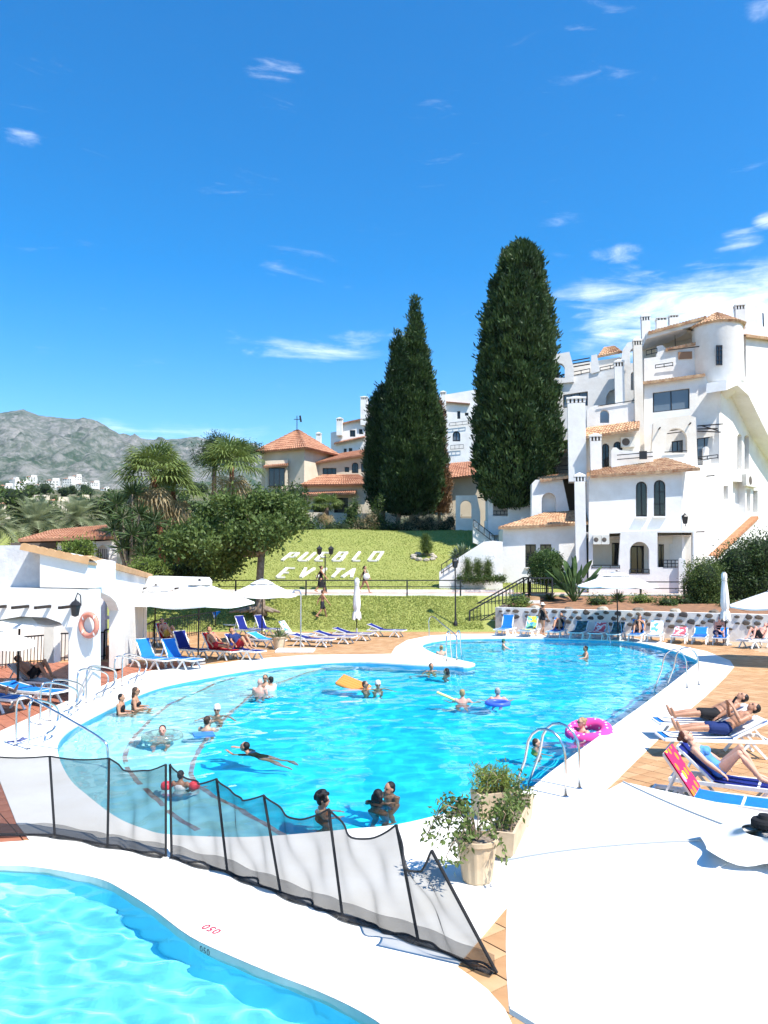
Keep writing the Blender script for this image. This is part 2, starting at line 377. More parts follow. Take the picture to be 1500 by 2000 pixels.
# deck sub-base with the two basins cut out
outer = [Vector(q) for q in ((-30, 1, 0), (30, 1, 0), (30, 40.6, 0), (-30, 40.6, 0))]
def at_z(lp, z): return [Vector((p.x, p.y, z)) for p in lp]
bm = fill_loops([at_z(outer, -0.045), at_z(POOL, -0.045), at_z(KID, -0.045)])
bmesh.ops.recalc_face_normals(bm, faces=list(bm.faces)); me = bpy.data.meshes.new('deck'); bm.to_mesh(me); bm.free()
if me.polygons[0].normal.z < 0: me.flip_normals()
deck = link('deck', me, GROUT, kind='structure')
me = slab_mesh([at_z(COPE, 0.0), at_z(POOL, 0.0), at_z(KID, 0.0)], (0, 0, -0.055))
link('pool_coping', me, COPING, kind='structure')
# tiles: each tile its own piece, the far ones joined
def tile_mesh(w):
    return MB().box((0, 0, -0.02), (w, w, 0.016)).mesh('tile')
TS = 0.335
tmesh = {}
for k_, mm in (('a', TILE_A), ('b', TILE_B), ('r', TILE_R)):
    me = tile_mesh(TS-0.014); me.materials.append(mm); tmesh[k_] = me
ang = R(38); ca, sa = math.cos(ang), math.sin(ang)
cand = []
for i in range(-130, 130):
    for j in range(-130, 130):
        x = (i*ca-j*sa)*TS; y = (i*sa+j*ca)*TS
        if not (-13 < x < 15 and 4.6 < y < 40.2): continue
        if abs(x) > 0.56*y+1.0: continue
        hw = TS*.7
        if all(inside(x+dx, y+dy, COPE) for dx, dy in ((hw, 0), (-hw, 0), (0, hw), (0, -hw))): continue
        cand.append((x, y))
def show(q):                              # apparent size; what other things hide counts for nothing
    x, y = q
    if 0.5 < x < 3.2 and y < 9.0 and not (x < 1.35 and y > 5.4): return -1
    return 1/y
cand.sort(key=show, reverse=True)
rest = {'a': MB(), 'b': MB(), 'r': MB()}
for n_, (x, y) in enumerate(cand):
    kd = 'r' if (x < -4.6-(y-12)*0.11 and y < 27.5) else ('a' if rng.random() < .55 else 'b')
    if n_ < 300:
        o = bpy.data.objects.new('deck_tile', tmesh[kd]); COL.objects.link(o); o.parent = deck
        o.location = (x, y, rng.uniform(-.0015, .0015)); o.rotation_euler = (0, 0, ang)
    else: rest[kd].box((x, y, -0.02), (TS-.014, TS-.014, .016), rz=ang)
for kd, mm in (('a', TILE_A), ('b', TILE_B), ('r', TILE_R)):
    if rest[kd].v: rest[kd].obj('deck_tiling', mm, deck, kind='stuff')
# basins
def basin(lp, depth, m_wall, m_floor, nm):
    n = len(lp); mb = MB()
    vs = at_z(lp, -0.05)+at_z(lp, -depth)
    mb.add(vs, [(i, (i+1) % n, n+(i+1) % n, n+i) for i in range(n)])
    o = mb.obj(nm, m_wall, kind='structure')
    bm = fill_loops([at_z(lp, -depth)]); me = bpy.data.meshes.new('floor'); bm.to_mesh(me); bm.free()
    if me.polygons[0].normal.z < 0: me.flip_normals()
    return o, link('pool_floor', me, m_floor, o)
POOLBLUE = mat('pool_mosaic_blue', (0.03, 0.70, 0.88), 0.5, col2=(0.02, 0.62, 0.84), scale=1.2)
POOLPALE = mat('pool_mosaic_pale', (0.46, 0.80, 0.80), 0.5, col2=(0.38, 0.73, 0.76), scale=1.2)
POOLKID = mat('pool_mosaic_aqua', (0.21, 0.73, 0.86), 0.5, col2=(0.17, 0.66, 0.82), scale=1.2)
POOLWALL = mat('pool_wall_tile', (0.10, 0.45, 0.66), 0.4, col2=(0.07, 0.36, 0.56), scale=1.5)
KERBGREEN = mat('kid_pool_lip', (0.60, 0.66, 0.58), 0.6, col2=(0.50, 0.56, 0.48), scale=2)
NOSING = mat('step_nosing_tile', (0.30, 0.15, 0.13), 0.5, col2=(0.46, 0.40, 0.38), scale=5)
bp_, fl_ = basin(POOL, 1.45, POOLWALL, POOLBLUE, 'main_pool_basin')
bk_, fk_ = basin(KID, 0.60, POOLKID, POOLKID, 'kid_pool_basin')
nk_ = len(KID); lip_ = MB().add([Vector((p.x, p.y, -.002)) for p in KID]+[Vector((p.x, p.y, -.105)) for p in KID], [(i, (i+1) % nk_, nk_+(i+1) % nk_, nk_+i) for i in range(nk_)]).mesh('lip')
for v_ in lip_.vertices:
    cx_, cy2_ = -3.5, 5.6; d_ = Vector((cx_-v_.co.x, cy2_-v_.co.y, 0)).normalized(); v_.co += d_*.006
link('pool_lip', lip_, KERBGREEN, bk_)
L1 = [(520, 1300), (430, 1320), (390, 1337), (330, 1362), (278, 1402), (246, 1442), (240, 1466), (262, 1500), (296, 1528), (335, 1562), (400, 1600), (470, 1650)]
L2 = [(680, 1284), (575, 1308), (485, 1345), (440, 1380), (400, 1420), (373, 1463), (376, 1492), (420, 1520), (480, 1548), (540, 1578), (600, 1606), (660, 1634)]
def ledge(line, z, m_top):
    ln = [G(*q) for q in line]; ln = smooth_loop(ln, 4, closed=False)
    poly = ln+[Vector((ln[-1].x, 9.0, 0)), Vector((-6, 8.5, 0)), Vector((-9.0, 13, 0)), Vector((-9.5, 20, 0)), Vector((-6, 27.8, 0)), Vector((ln[0].x, 29.2, 0))]
    # keep the ledge inside the basin: clamp points outside the outline onto it
    me = slab_mesh([at_z(poly, z)], (0, 0, -1.46-z)); return me, ln
for ln_px, z in ((L2, -0.80), (L1, -0.50)):
    me, ln = ledge(ln_px, z, POOLPALE)
    lo = link('pool_step', me, POOLPALE, bp_); lo.cycles.is_caustics_receiver = True
    mb = MB(); k = len(ln); w = 0.085
    vs = []
    for i, p in enumerate(ln):
        d = (ln[min(i+1, k-1)]-ln[max(i-1, 0)]).normalized(); nrm = Vector((d.y, -d.x, 0))
        vs += [Vector((p.x, p.y, z+.006))+nrm*0.006, Vector((p.x, p.y, z+.006))-nrm*w]
    fs = [(2*i, 2*i+1, 2*i+3, 2*i+2) for i in range(k-1) if (i % 5) != 4 or z < -.6]
    no = mb.add(vs, fs).obj('step_nosing', NOSING, bp_); no.cycles.is_caustics_receiver = True
for o in (bp_, fl_, bk_, fk_): o.cycles.is_caustics_receiver = True
# ------------------------------------------------------------------ water: rippled sheets that refract the sun onto the floor
def water_mat(name, tint):
    m = bpy.data.materials.new(name); m.use_nodes = True; nt = m.node_tree; nt.nodes.clear()
    g = nt.nodes.new('ShaderNodeBsdfGlass'); g.inputs['IOR'].default_value = 1.33; g.inputs['Roughness'].default_value = 0.0; g.inputs['Color'].default_value = (*tint, 1)
    o = nt.nodes.new('ShaderNodeOutputMaterial'); nt.links.new(g.outputs[0], o.inputs[0]); return m
def water(lp, z, st, name, m, amp, fq):
    xs = [p.x for p in lp]; ys = [p.y for p in lp]; x0, y0 = min(xs)-.2, min(ys)-.2
    nx = int((max(xs)+.2-x0)/st)+1; ny = int((max(ys)+.2-y0)/st)+1
    lpa = [(p.x, p.y) for p in lp]
    idx = {}; vs = []; fs = []
    # coarse mask
    cell = 0.45; mask = {}
    def near(x, y):
        k = (int(x//cell), int(y//cell))
        if k not in mask:
            cx, cy_ = (k[0]+.5)*cell, (k[1]+.5)*cell
            mask[k] = inside(cx, cy_, lpa) or dist_poly(cx, cy_, lpa) < cell*.75
        return mask[k]
    def vid(i, j):
        k = (i, j)
        if k not in idx:
            x = x0+i*st; y = y0+j*st; p = Vector((x, y*1.0, 0))
            if fq < 1.2: h = amp*(mnoise.noise(p*0.8)+0.6*mnoise.noise(p*1.9+Vector((5, 1, 2)))+0.34*mnoise.noise(Vector((p.x*3.6, p.y*4.2, 4.0))))
            else: h = .020*mnoise.noise(p*.8)+.026*mnoise.noise(p*2.5+Vector((5, 1, 2)))+.021*mnoise.noise(Vector((p.x*4.4+p.y*1.5, p.y*5.6, 4)))
            idx[k] = len(vs); vs.append((x, y, z+h))
        return idx[k]
    for j in range(ny):
        for i in range(nx):
            if near(x0+(i+.5)*st, y0+(j+.5)*st): fs.append((vid(i, j), vid(i+1, j), vid(i+1, j+1), vid(i, j+1)))
    me = bpy.data.meshes.new(name); me.from_pydata(vs, [], fs)
    o = link(name, me, m, smooth=True, kind='structure'); o.cycles.is_caustics_caster = True; return o
sun_d.cycles.is_caustics_light = True
water(POOL, -0.10, 0.10, 'main_pool_water', water_mat('pool_water', (0.90, 0.985, 1.0)), 0.030, 1.0)
water(KID, -0.065, 0.04, 'kid_pool_water', water_mat('kid_pool_water', (0.94, 0.99, 1.0)), 0.040, 1.3)
# ------------------------------------------------------------------ path, planted bed, mountains
PATHM = mat('path_paving', (0.46, 0.26, 0.19), 0.8, col2=(0.55, 0.40, 0.32), scale=1.2)
KERBW = mat('white_kerb', (0.80, 0.79, 0.76), 0.8, col2=(0.66, 0.63, 0.58), scale=2)
link('path', MB().box((4, 45.0, 1.70), (60, 2.9, 0.20)).mesh(), PATHM, kind='structure')
link('path_kerb', MB().box((-4.2, 46.62, 1.78), (24, 0.30, 0.36)).box((4, 43.45, 1.72), (60, 0.16, 0.22)).mesh(), KERBW, kind='structure')
SOIL = mat('bed_soil', (0.33, 0.17, 0.09), 0.95, col2=(0.20, 0.11, 0.065), scale=3, bump=0.6, bscale=9)
WALL_A, WALL_B = Vector((5.8, 40.3, 0)), Vector((17.2, 34.6, 0))
vs = []; fs = []; nn = 24
for i in range(nn+1):
    q = WALL_A.lerp(WALL_B, i/nn); far_ = Vector((max(q.x+0.6, 8.0), 43.4, 0))
    for j in range(9):
        p = q.lerp(far_, j/8); z = 1.12+0.60*(j/8)+0.05*mnoise.noise(p*.9)
        vs.append((p.x, p.y, z))
for i in range(nn):
    for j in range(8): fs.append((i*9+j, (i+1)*9+j, (i+1)*9+j+1, i*9+j+1))
me = bpy.data.meshes.new('planting_bed'); me.from_pydata(vs, [], fs); link('planting_bed', me, SOIL, smooth=True, kind='structure')
me = fill_loops([[Vector(q) for q in ((17.2, 34.6, 1.12), (40, 23, 1.12), (60, 43.4, 1.7), (17, 43.4, 1.7))]]); mm = bpy.data.meshes.new('planting_bed'); me.to_mesh(mm); me.free()
link('planting_bed', mm, SOIL, kind='structure')
# mountains
def mountains():
    prof = [(-900, 850), (-500, 832), (-200, 815), (-60, 812), (0, 806), (45, 799), (75, 812), (130, 818), (190, 821), (232, 848), (290, 858), (330, 858), (385, 853), (430, 868), (520, 880), (700, 890), (1000, 880), (1400, 900), (1900, 880), (2600, 900)]
    pz = [(P(x, y, 4600).x, P(x, y, 4600).z) for x, y in prof]
    X = np.array([q[0] for q in pz]); Z = np.array([q[1] for q in pz])
    nx, ny = 400, 170; vs = []; fs = []
    for j in range(ny+1):
        t = j/ny; Y = 1500+t*4700
        for i in range(nx+1):
            x = (-3600+9000*i/nx)*(0.4+0.6*Y/4600)
            crest = float(np.interp(x*4600/Y, X, Z))*1.0
            s = (Y-1500)/3100.0
            prof_ = (max(0, min(1, s)))**1.25 if s <= 1 else max(0, 1-(s-1)*0.9)
            p = Vector((x*.0011, Y*.0011, 1.7))
            rg = mnoise.ridged_multi_fractal(p*1.5, 0.9, 2.1, 6, 1.0, 2.0)
            fn = mnoise.fractal(p*6, 0.9, 2.0, 5)
            amp = math.sin(math.pi*min(1, max(0, s)))
            z = 120+(crest-120)*prof_+(rg-1.0)*120*amp+fn*42*(amp+.15)+mnoise.fractal(p*22, .9, 2.0, 4)*16*(amp+.2)
            vs.append((x, Y, z))
    for j in range(ny):
        for i in range(nx): fs.append((j*(nx+1)+i, j*(nx+1)+i+1, (j+1)*(nx+1)+i+1, (j+1)*(nx+1)+i))
    me = bpy.data.meshes.new('mountains'); me.from_pydata(vs, [], fs); return me
m = bpy.data.materials.new('mountain_scrub_and_rock'); m.use_nodes = True; nt = m.node_tree; b = nt.nodes['Principled BSDF']
b.inputs['Roughness'].default_value = 1.0; b.inputs['Specular IOR Level'].default_value = 0.0
tc = nt.nodes.new('ShaderNodeTexCoord')
scr = gramp(gnoise(0.02, 11, 0.78), 0.45, (0.045, 0.075, 0.048), 0.58, (0.30, 0.285, 0.265))
patch = gramp(gnoise(0.0025, 6, 0.6), 0.40, (0.052, 0.088, 0.055), 0.64, (0.25, 0.24, 0.225))
nt.links.new(gmix(0.5, scr, patch), b.inputs['Base Color'])
bp = nt.nodes.new('ShaderNodeBump'); bp.inputs['Strength'].default_value = 0.8; bp.inputs['Distance'].default_value = 30
nt.links.new(gnoise(0.02, 8), bp.inputs['Height']); nt.links.new(bp.outputs[0], b.inputs['Normal'])
link('mountains', mountains(), m, smooth=True, kind='structure')
# ------------------------------------------------------------------ building kit
def arch_px(x0, x1, yt, yb, n=10, k=1.0):
    """opening with a round head, in photo coordinates"""
    r = (x1-x0)/2; cx = (x0+x1)/2
    return [(x0, yb)]+[(cx-r*math.cos(math.pi*i/n), yt+r*k-r*k*math.sin(math.pi*i/n)) for i in range(n+1)]+[(x1, yb)]
def rect_px(x0, x1, yt, yb): return [(x0, yb), (x0, yt), (x1, yt), (x1, yb)]
def wall(par, poly, pl, depth=4.0, holes=(), m=None, skin=0.35, off=0.0, name='wall', core=True):
    """front plate with real openings, and the solid body behind it"""
    lp = [[pl.at(x, y, off) for x, y in poly]]+[[pl.at(x, y, off) for x, y in h] for h in holes]
    back = -pl.n
    if not holes: me = slab_mesh(lp, back*depth)
    else:
        me = slab_mesh(lp, back*skin)
        if core and depth > skin:
            c = slab_mesh([[p+back*(skin+.003) for p in lp[0]]], back*(depth-skin))
            bm = bmesh.new(); bm.from_mesh(me); bm.from_mesh(c); bm.to_mesh(me); bm.free(); bpy.data.meshes.remove(c)
    return world_child(name, me, m or WHITE, par)
def window(par, shape, pl, off=-0.16, fw=0.07, glass=None, mull=1, trans=0, name='window', m=None):
    """frame ring, mullions, and a pane set in it"""
    pts = [pl.at(x, y, off) for x, y in shape]; c = sum(pts, Vector())/len(pts)
    inner = [p+(c-p).normalized()*min(fw*1.3, (c-p).length*.5) for p in pts]
    me = slab_mesh([pts, inner], -pl.n*0.06)
    mb = MB(); us = [(p-c).dot(pl.t) for p in pts]; zs = [p.z for p in pts]
    for k in range(mull):
        u = min(us)+(max(us)-min(us))*(k+1)/(mull+1); q = c+pl.t*(u-0)-pl.n*0.02
        mb.bar((q.x, q.y, min(zs)+.02), (q.x, q.y, max(zs)-.05), fw*.8, fw*.6)
    for k in range(trans):
        z = min(zs)+(max(zs)-min(zs))*(k+1)/(trans+1); a = c+pl.t*(min(us)+.03)-pl.n*.02; b_ = c+pl.t*(max(us)-.03)-pl.n*.02
        mb.bar((a.x, a.y, z), (b_.x, b_.y, z), fw*.6, fw*.6)
    if mb.v:
        bm = bmesh.new(); bm.from_mesh(me); t_ = mb.mesh(); bm.from_mesh(t_); bm.to_mesh(me); bm.free()
    fo = world_child(name, me, m or FRAME_D, par)
    pm = slab_mesh([[p-pl.n*0.035 for p in pts]], -pl.n*0.01)
    pm.transform(Matrix.LocRotScale(par.location, par.rotation_euler, None).inverted())
    link('pane', pm, glass or GLASS_D, fo)
    return fo
def tile_roof(par, eL, eR, rR, rL, m=None, w=0.20, rise=0.07, step=0.42, name='roof_tiles', thick=0.10):
    """barrel tiles on a four-cornered slope, eave first: rolls down the slope, courses lapping"""
    eL, eR, rR, rL = (Vector(q) for q in (eL, eR, rR, rL))
    nrm = (eR-eL).cross(rL-eL).normalized()
    if nrm.z < 0: nrm = -nrm
    Lu = max((eR-eL).length, (rR-rL).length); Lv = ((rL-eL).length+(rR-eR).length)/2
    nu = max(2, int(Lu/w)); nv = max(1, int(Lv/step)); K = 6; vs = []; fs = []; cols = nu*K+1
    for j in range(nv):
        for e in (0, 1):
            v = (j+e)/nv; lift = 0.045*(1-e)
            for i in range(cols):
                u = i/(nu*K); ph = (i % K)/K
                hgt = rise*abs(math.sin(math.pi*ph))**0.7 + lift + 0.012*mnoise.noise(Vector((i//K*3.1, j*2.7, 0)))
                a = eL.lerp(eR, u); b_ = rL.lerp(rR, u); vs.append(a.lerp(b_, v)+nrm*hgt)
    for j in range(nv):
        for i in range(cols-1):
            a = (2*j)*cols+i; fs.append((a, a+1, a+1+cols, a+cols))
            if j < nv-1:
                b2 = (2*j+1)*cols+i; fs.append((b2, b2+1, b2+1+cols, b2+cols))
    # the eave edge closes down to the boarding
    base = len(vs); vs += [eL.lerp(eR, i/(nu*K))-nrm*0.03 for i in range(cols)]
    fs += [(i, base+i, base+i+1, i+1) for i in range(cols-1)]
    b0 = len(vs); vs += [eL-nrm*.03, eR-nrm*.03, rR-nrm*.03, rL-nrm*.03, eL-nrm*thick, eR-nrm*thick, rR-nrm*thick, rL-nrm*thick]
    fs += [(b0+4, b0+5, b0+6, b0+7), (b0, b0+4, b0+5, b0+1), (b0+1, b0+5, b0+6, b0+2), (b0+2, b0+6, b0+7, b0+3), (b0+3, b0+7, b0+4, b0)]
    me = bpy.data.meshes.new(name); me.from_pydata(vs, [], fs)
    return world_child(name, me, m or ROOFT, par, kind='stuff')
def strip_roof(par, pl, a, b_, back=0.9, over=0.35, up=0.28, m=None):
    """tiled coping: eave line a-b in photo coordinates, running up and back"""
    eL, eR = pl.at(*a, off=over), pl.at(*b_, off=over)
    k = -pl.n*(back+over)+Vector((0, 0, up))
    return tile_roof(par, eL, eR, eR+k, eL+k, m)
def chimney(par, x0, x1, yt, yb, pl, slots=3, off=0.0, m=None, cap=True):
    a = pl.at(x0, yb, off); b_ = pl.at(x1, yb, off); t = pl.at((x0+x1)/2, yt, off); w = (b_-a).length
    c = (a+b_)/2-pl.n*w/2; h = t.z-a.z; mb = MB(); Mr = Matrix.Rotation(-pl.th, 3, 'Z')
    hs = min(.42, h*.25)
    mb.box((c.x, c.y, a.z+(h-hs)/2-.02), (w, w, h-hs), M=Mr)
    o = mb.wobj('chimney', m or WHITE, par)
    q = MB(); q.box((c.x, c.y, t.z-hs*.22), (w*1.12, w*1.12, hs*.28), M=Mr)
    if cap: q.add([Vector((c.x, c.y, t.z+hs*.35))]+[Vector((c.x, c.y, t.z-hs*.08))+Mr @ Vector((sx*w*.5, sy*w*.5, 0)) for sx, sy in ((-1, -1), (1, -1), (1, 1), (-1, 1))], [(0, 1, 2), (0, 2, 3), (0, 3, 4), (0, 4, 1)])
    for i in range(slots+1):                               # piers between the smoke slots
        u = -w/2+w*.05+(w*.9)*i/slots
        for sgn in (-1, 1):
            p = Vector((c.x, c.y, t.z-hs*.68))+Mr @ Vector((u, sgn*w*.46, 0)); q.box(p, (w*.13, w*.1, hs*.66), M=Mr)
            p = Vector((c.x, c.y, t.z-hs*.68))+Mr @ Vector((sgn*w*.46, u, 0)); q.box(p, (w*.1, w*.13, hs*.66), M=Mr)
    me = q.mesh(); me.transform(Matrix.LocRotScale(par.location, par.rotation_euler, None).inverted()); link('chimney_cap', me, m or WHITE, o)
    f = MB().box((c.x, c.y, t.z-hs*.68), (w*.7, w*.7, hs*.64), M=Mr).mesh(); f.transform(Matrix.LocRotScale(par.location, par.rotation_euler, None).inverted()); link('flue', f, SHADE_IN, o)
    return o
def rail(par, pl, a, b_, lines, posts=0, r=0.025, off=0.0, name='balcony_rail', m=None):
    """iron rail between two photo points (top line); lines = drop of each bar in metres"""
    A, B = pl.at(*a, off=off), pl.at(*b_, off=off); mb = MB()
    for d in lines: mb.bar(A-Vector((0, 0, d)), B-Vector((0, 0, d)), r*2)
    for i in range(posts+1 if posts else 0):
        p = A.lerp(B, i/posts); mb.bar(p, p-Vector((0, 0, max(lines)+.05)), r*1.6)
    return mb.wobj(name, m or IRON, par)
def stub(par, pl, x, y, L=0.7, off=0.0, dx=0.0, name='beam_end'):
    p = pl.at(x, y, off); return MB().bar(p-pl.n*(-L), p+pl.n*(-.1)+pl.t*dx, 0.07).wobj(name, DARKWOOD, par)
AC_W = mat('ac_casing', (0.72, 0.70, 0.64), 0.5, col2=(0.62, 0.59, 0.52), scale=3)
def ac_unit(par, pl, x0, x1, yt, yb, off=0.3):
    a, b_ = pl.at(x0, yb, off), pl.at(x1, yt, off); c = (a+b_)/2; w = abs((b_-a).dot(pl.t)); h = b_.z-a.z; Mr = Matrix.Rotation(-pl.th, 3, 'Z')
    o = MB().box(c-pl.n*.14, (w, .28, h), M=Mr).wobj('air_conditioner', AC_W, par)
    g = MB(); r = min(h*.38, w*.3); cc = c-pl.t*w*.15
    ring = [cc+pl.t*r*math.cos(2*math.pi*k/20)+Vector((0, 0, r*math.sin(2*math.pi*k/20)))+pl.n*.008 for k in range(20)]
    g.add([cc+pl.n*.02]+ring, [(0, k+1, (k+1) % 20+1) for k in range(20)])
    me = g.mesh(); me.transform(Matrix.LocRotScale(par.location, par.rotation_euler, None).inverted()); link('fan_grille', me, SHADE_IN, o)
    return o
# ------------------------------------------------------------------ the stepped white apartment building on the right
TH = R(12)
BLD = empty('apartment_building', P(1250, 1157, 46.8), label='large stepped whitewashed apartment building with arches, chimneys and round tower, at right', cat='building')
pm = Plane(1250, 46.8, TH)
cY = pm.at(1332, 1000)
ps = Plane(1332, cY.y+.02, R(-46)); ps.o = Vector((cY.x, cY.y, CAM_H))
pg = Plane(1250, 45.4, TH)
p3 = Plane(1408, ps.at(1408, 850).y, TH)
p3f = Plane(1318, p3.at(1318, 850).y-1.25, TH)
p4 = Plane(1310, p3.at(1310, 700).y+0.9, TH)
pl_ = Plane(1060, 48.3, R(6)); plb = Plane(1075, 51.5, R(6)); plc = Plane(1000, 55.5, R(4))
pU = Plane(1160, 55.0, R(14)); pU2 = Plane(1230, 53.0, R(14)); pT = Plane(1200, 52.3, R(12)); pB = Plane(1190, 51.2, R(10))
W = lambda *a, **k: wall(BLD, *a, **k)
WN = lambda *a, **k: window(BLD, *a, **k)
# lower left wing
w1, w2 = rect_px(1026, 1047, 1063, 1108), rect_px(1055, 1077, 1063, 1106)
W([(982, 1031), (1140, 1023), (1140, 1162), (982, 1162)], pl_, 6.0, [w1, w2]); WN(w1, pl_, trans=1); WN(w2, pl_, trans=1)
for ww in (w1, w2): MB().box(pl_.at((ww[0][0]+ww[2][0])/2, ww[0][1]+1, .06), ((ww[2][0]-ww[0][0])*.034, .16, .06), rz=-R(6)).wobj('window_sill', WHITE, BLD)
e1, e2 = pl_.at(973, 1031, .45), pl_.at(1150, 1022, .45)
k1, k2 = pl_.at(1066, 1002, -3.6), pl_.at(1182, 994, -3.6)
tile_roof(BLD, e1, e2, k2, k1)
# arched screen wall, and behind it a block coloured dark as the porch shade
ah = arch_px(1058, 1086, 962, 1003)
W([(1039, 944), (1046, 937), (1099, 937), (1113, 1003), (1113, 1030), (1038, 1030)], plb, 1.2, [ah], skin=.55)
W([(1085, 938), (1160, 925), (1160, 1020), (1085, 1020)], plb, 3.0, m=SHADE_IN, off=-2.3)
strip_roof(BLD, plb, (1055, 939), (1160, 925), back=2.2, up=.5)
ahc = arch_px(963, 992, 972, 1008)
W([(953, 958), (1042, 950), (1042, 1045), (953, 1045)], plc, 3.0, [ahc], skin=.9)
rail(BLD, plc, (963, 998), (992, 998), (0, .25), 4, off=-.3)
# main two-storey block
a1, a2 = arch_px(1242, 1264, 940, 1009), arch_px(1277, 1300, 937, 1008)
W([(1150, 931), (1332, 917), (1332, 1045), (1150, 1045)], pm, 6.5, [a1, a2]); WN(a1, pm, -.2, mull=1, trans=0); WN(a2, pm, -.2, mull=1, trans=2)
for q in ((1242, 1264, 1010), (1277, 1300, 1009)): MB().box(pm.at((q[0]+q[1])/2, q[2]+1, .10), ((q[1]-q[0])*.034, .28, .07), rz=-TH).wobj('window_sill', WHITE, BLD)
oA, oB, oC = [(1158, 1107), (1158, 1062), (1190, 1062), (1190, 1042), (1212, 1041), (1208, 1107)], arch_px(1230, 1268, 1058, 1120), rect_px(1284, 1353, 1040, 1108)
W([(1150, 1039), (1356, 1035), (1356, 1166), (1150, 1166)], pg, .5, [oA, oB, oC], skin=.5)
pgb = Plane(1250, 47.0, TH)
cw1, cw2, cw0 = rect_px(1286, 1297, 1063, 1108), rect_px(1308, 1333, 1062, 1107), rect_px(1195, 1213, 1060, 1106)
cwB = rect_px(1232, 1258, 1066, 1124)
wall(BLD, [(1150, 1040), (1353, 1036), (1353, 1166), (1150, 1166)], pgb, 5.0, [cw0, cwB, cw1, cw2], m=WHITE2)
for q in (cw0, cwB, cw1, cw2): WN(q, pgb)
MB().add([pg.at(1150, 1039), pg.at(1356, 1035), pg.at(1356, 1035)+Vector((.6, 2.6, 0)), pg.at(1150, 1039)+Vector((0, 2.6, 0))]+[p-Vector((0, 0, .3)) for p in (pg.at(1150, 1039, -.51), pg.at(1356, 1035, -.51), pg.at(1356, 1035)+Vector((.6, 2.6, 0)), pg.at(1150, 1039)+Vector((0, 2.6, 0)))],
         [(0, 1, 2, 3), (4, 7, 6, 5), (1, 5, 6, 2), (0, 3, 7, 4)]).wobj('porch_roof', WHITE, BLD)
rail(BLD, pg, (1156, 1104), (1210, 1104), (0, .14), 3); rail(BLD, pg, (1230, 1112), (1268, 1112), (0, .22), 3); rail(BLD, pg, (1296, 1094), (1326, 1094), (0, .2, .4), 4)
W(arch_px(1326, 1339, 1090, 1165, k=.8), pg, .5, off=.3, name='garden_wall')
ac_unit(BLD, pg, 1159, 1174, 1045, 1063); ac_unit(BLD, pg, 1175, 1190, 1045, 1063)
chimney(BLD, 1126, 1147, 926, 1162, Plane(1137, 46.4, TH), 3)
for (x, y) in ((1380, 930), (1360, 1039)): stub(BLD, ps, x, y, .5)
tile_roof(BLD, pm.at(1152, 931, .5), pm.at(1368, 916, .5), pm.at(1300, 895, -2.6), pm.at(1152, 919, -2.6))
# terrace behind that roof: back wall with arched door, air conditioner, parapet and rails
d1, d2 = arch_px(1176, 1190, 866, 916), arch_px(1198, 1216, 862, 885)
W([(1125, 862), (1250, 838), (1250, 928), (1125, 938)], pB, 3.0, [d1, d2], m=WHITE2); WN(d1, pB, mull=1, trans=2); WN(d2, pB, mull=1)
tile_roof(BLD, pB.at(1126, 857, 1.0), pB.at(1248, 838, 1.0), pB.at(1250, 822, -1.2), pB.at(1146, 836, -1.2))
ac_unit(BLD, pB, 1213, 1240, 853, 873)
pBf = Plane(1230, 48.9, TH)
W([(1194, 930), (1194, 880), (1198, 874), (1204, 874), (1210, 879), (1276, 886), (1276, 922)], pBf, .35)
rail(BLD, pBf, (1205, 889), (1275, 883), (0, .28), 0, off=.3); MB().box(pBf.at(1256, 889, .35), (.45, .2, .5), rz=-TH).wobj('terrace_lamp', IRON, BLD)
chimney(BLD, 1154, 1176, 848, 932, Plane(1165, 49.4, TH), 3)
chimney(BLD, 1111, 1146, 774, 940, Plane(1128, 50.2, TH), 4)
# third floor block with the wide window
bw = rect_px(1275, 1347, 759, 806); bw = [(1275, 806), (1275, 767), (1347, 758), (1347, 798)]
dd = [(1361, 897), (1361, 856), (1392, 852), (1392, 897)]
sw = [(1312, 885), (1312, 862), (1334, 859), (1334, 884)]
W([(1258, 746), (1408, 728), (1408, 912), (1258, 925)], p3, 6.0, [bw, dd, sw]); WN(bw, p3, -.14, glass=GLASS_B); WN(dd, p3, glass=GLASS_B); WN(sw, p3, glass=GLASS_B)
strip_roof(BLD, p3, (1256, 748), (1378, 732), back=.6, up=.18)
arc = arch_px(1300, 1342, 836, 884)
W([(1276, 826), (1290, 818), (1345, 811), (1359, 815), (1363, 912), (1270, 918)], p3f, .5, [arc], m=WHITE2, skin=.5)
rail(BLD, p3f, (1298, 883), (1342, 880), (0,), 0, off=.1); rail(BLD, p3, (1361, 893), (1402, 888), (0, .2), 2, off=.5)
W(arch_px(1373, 1385, 872, 915, k=.7), p3, .3, off=.5)
for i, (x, y, d_) in enumerate(((1362, 832, 50), (1362, 838, 40), (1362, 842, 46))):
    a_ = p3.at(x, y, .35); b_ = p3.at(x+d_, y-4+i*3, .35); MB().bar(a_, b_, .07).wobj('pergola_beam', DARKWOOD, BLD)
MB().bar(p3.at(1372, 832, .2), p3.at(1402, 841, 1.0), .07).wobj('pergola_beam', DARKWOOD, BLD)
for (x, y) in ((1287, 838), (1346, 829)): stub(BLD, p3f, x, y, .6)
for y in (842, 847): MB().bar(p3.at(1302, y, .5), p3.at(1342, y-5, .5), .06).wobj('pergola_beam', DARKWOOD, BLD)
chimney(BLD, 1243, 1260, 661, 925, Plane(1251, p3.at(1251, 800).y-.35, TH), 3, m=WHITE2)
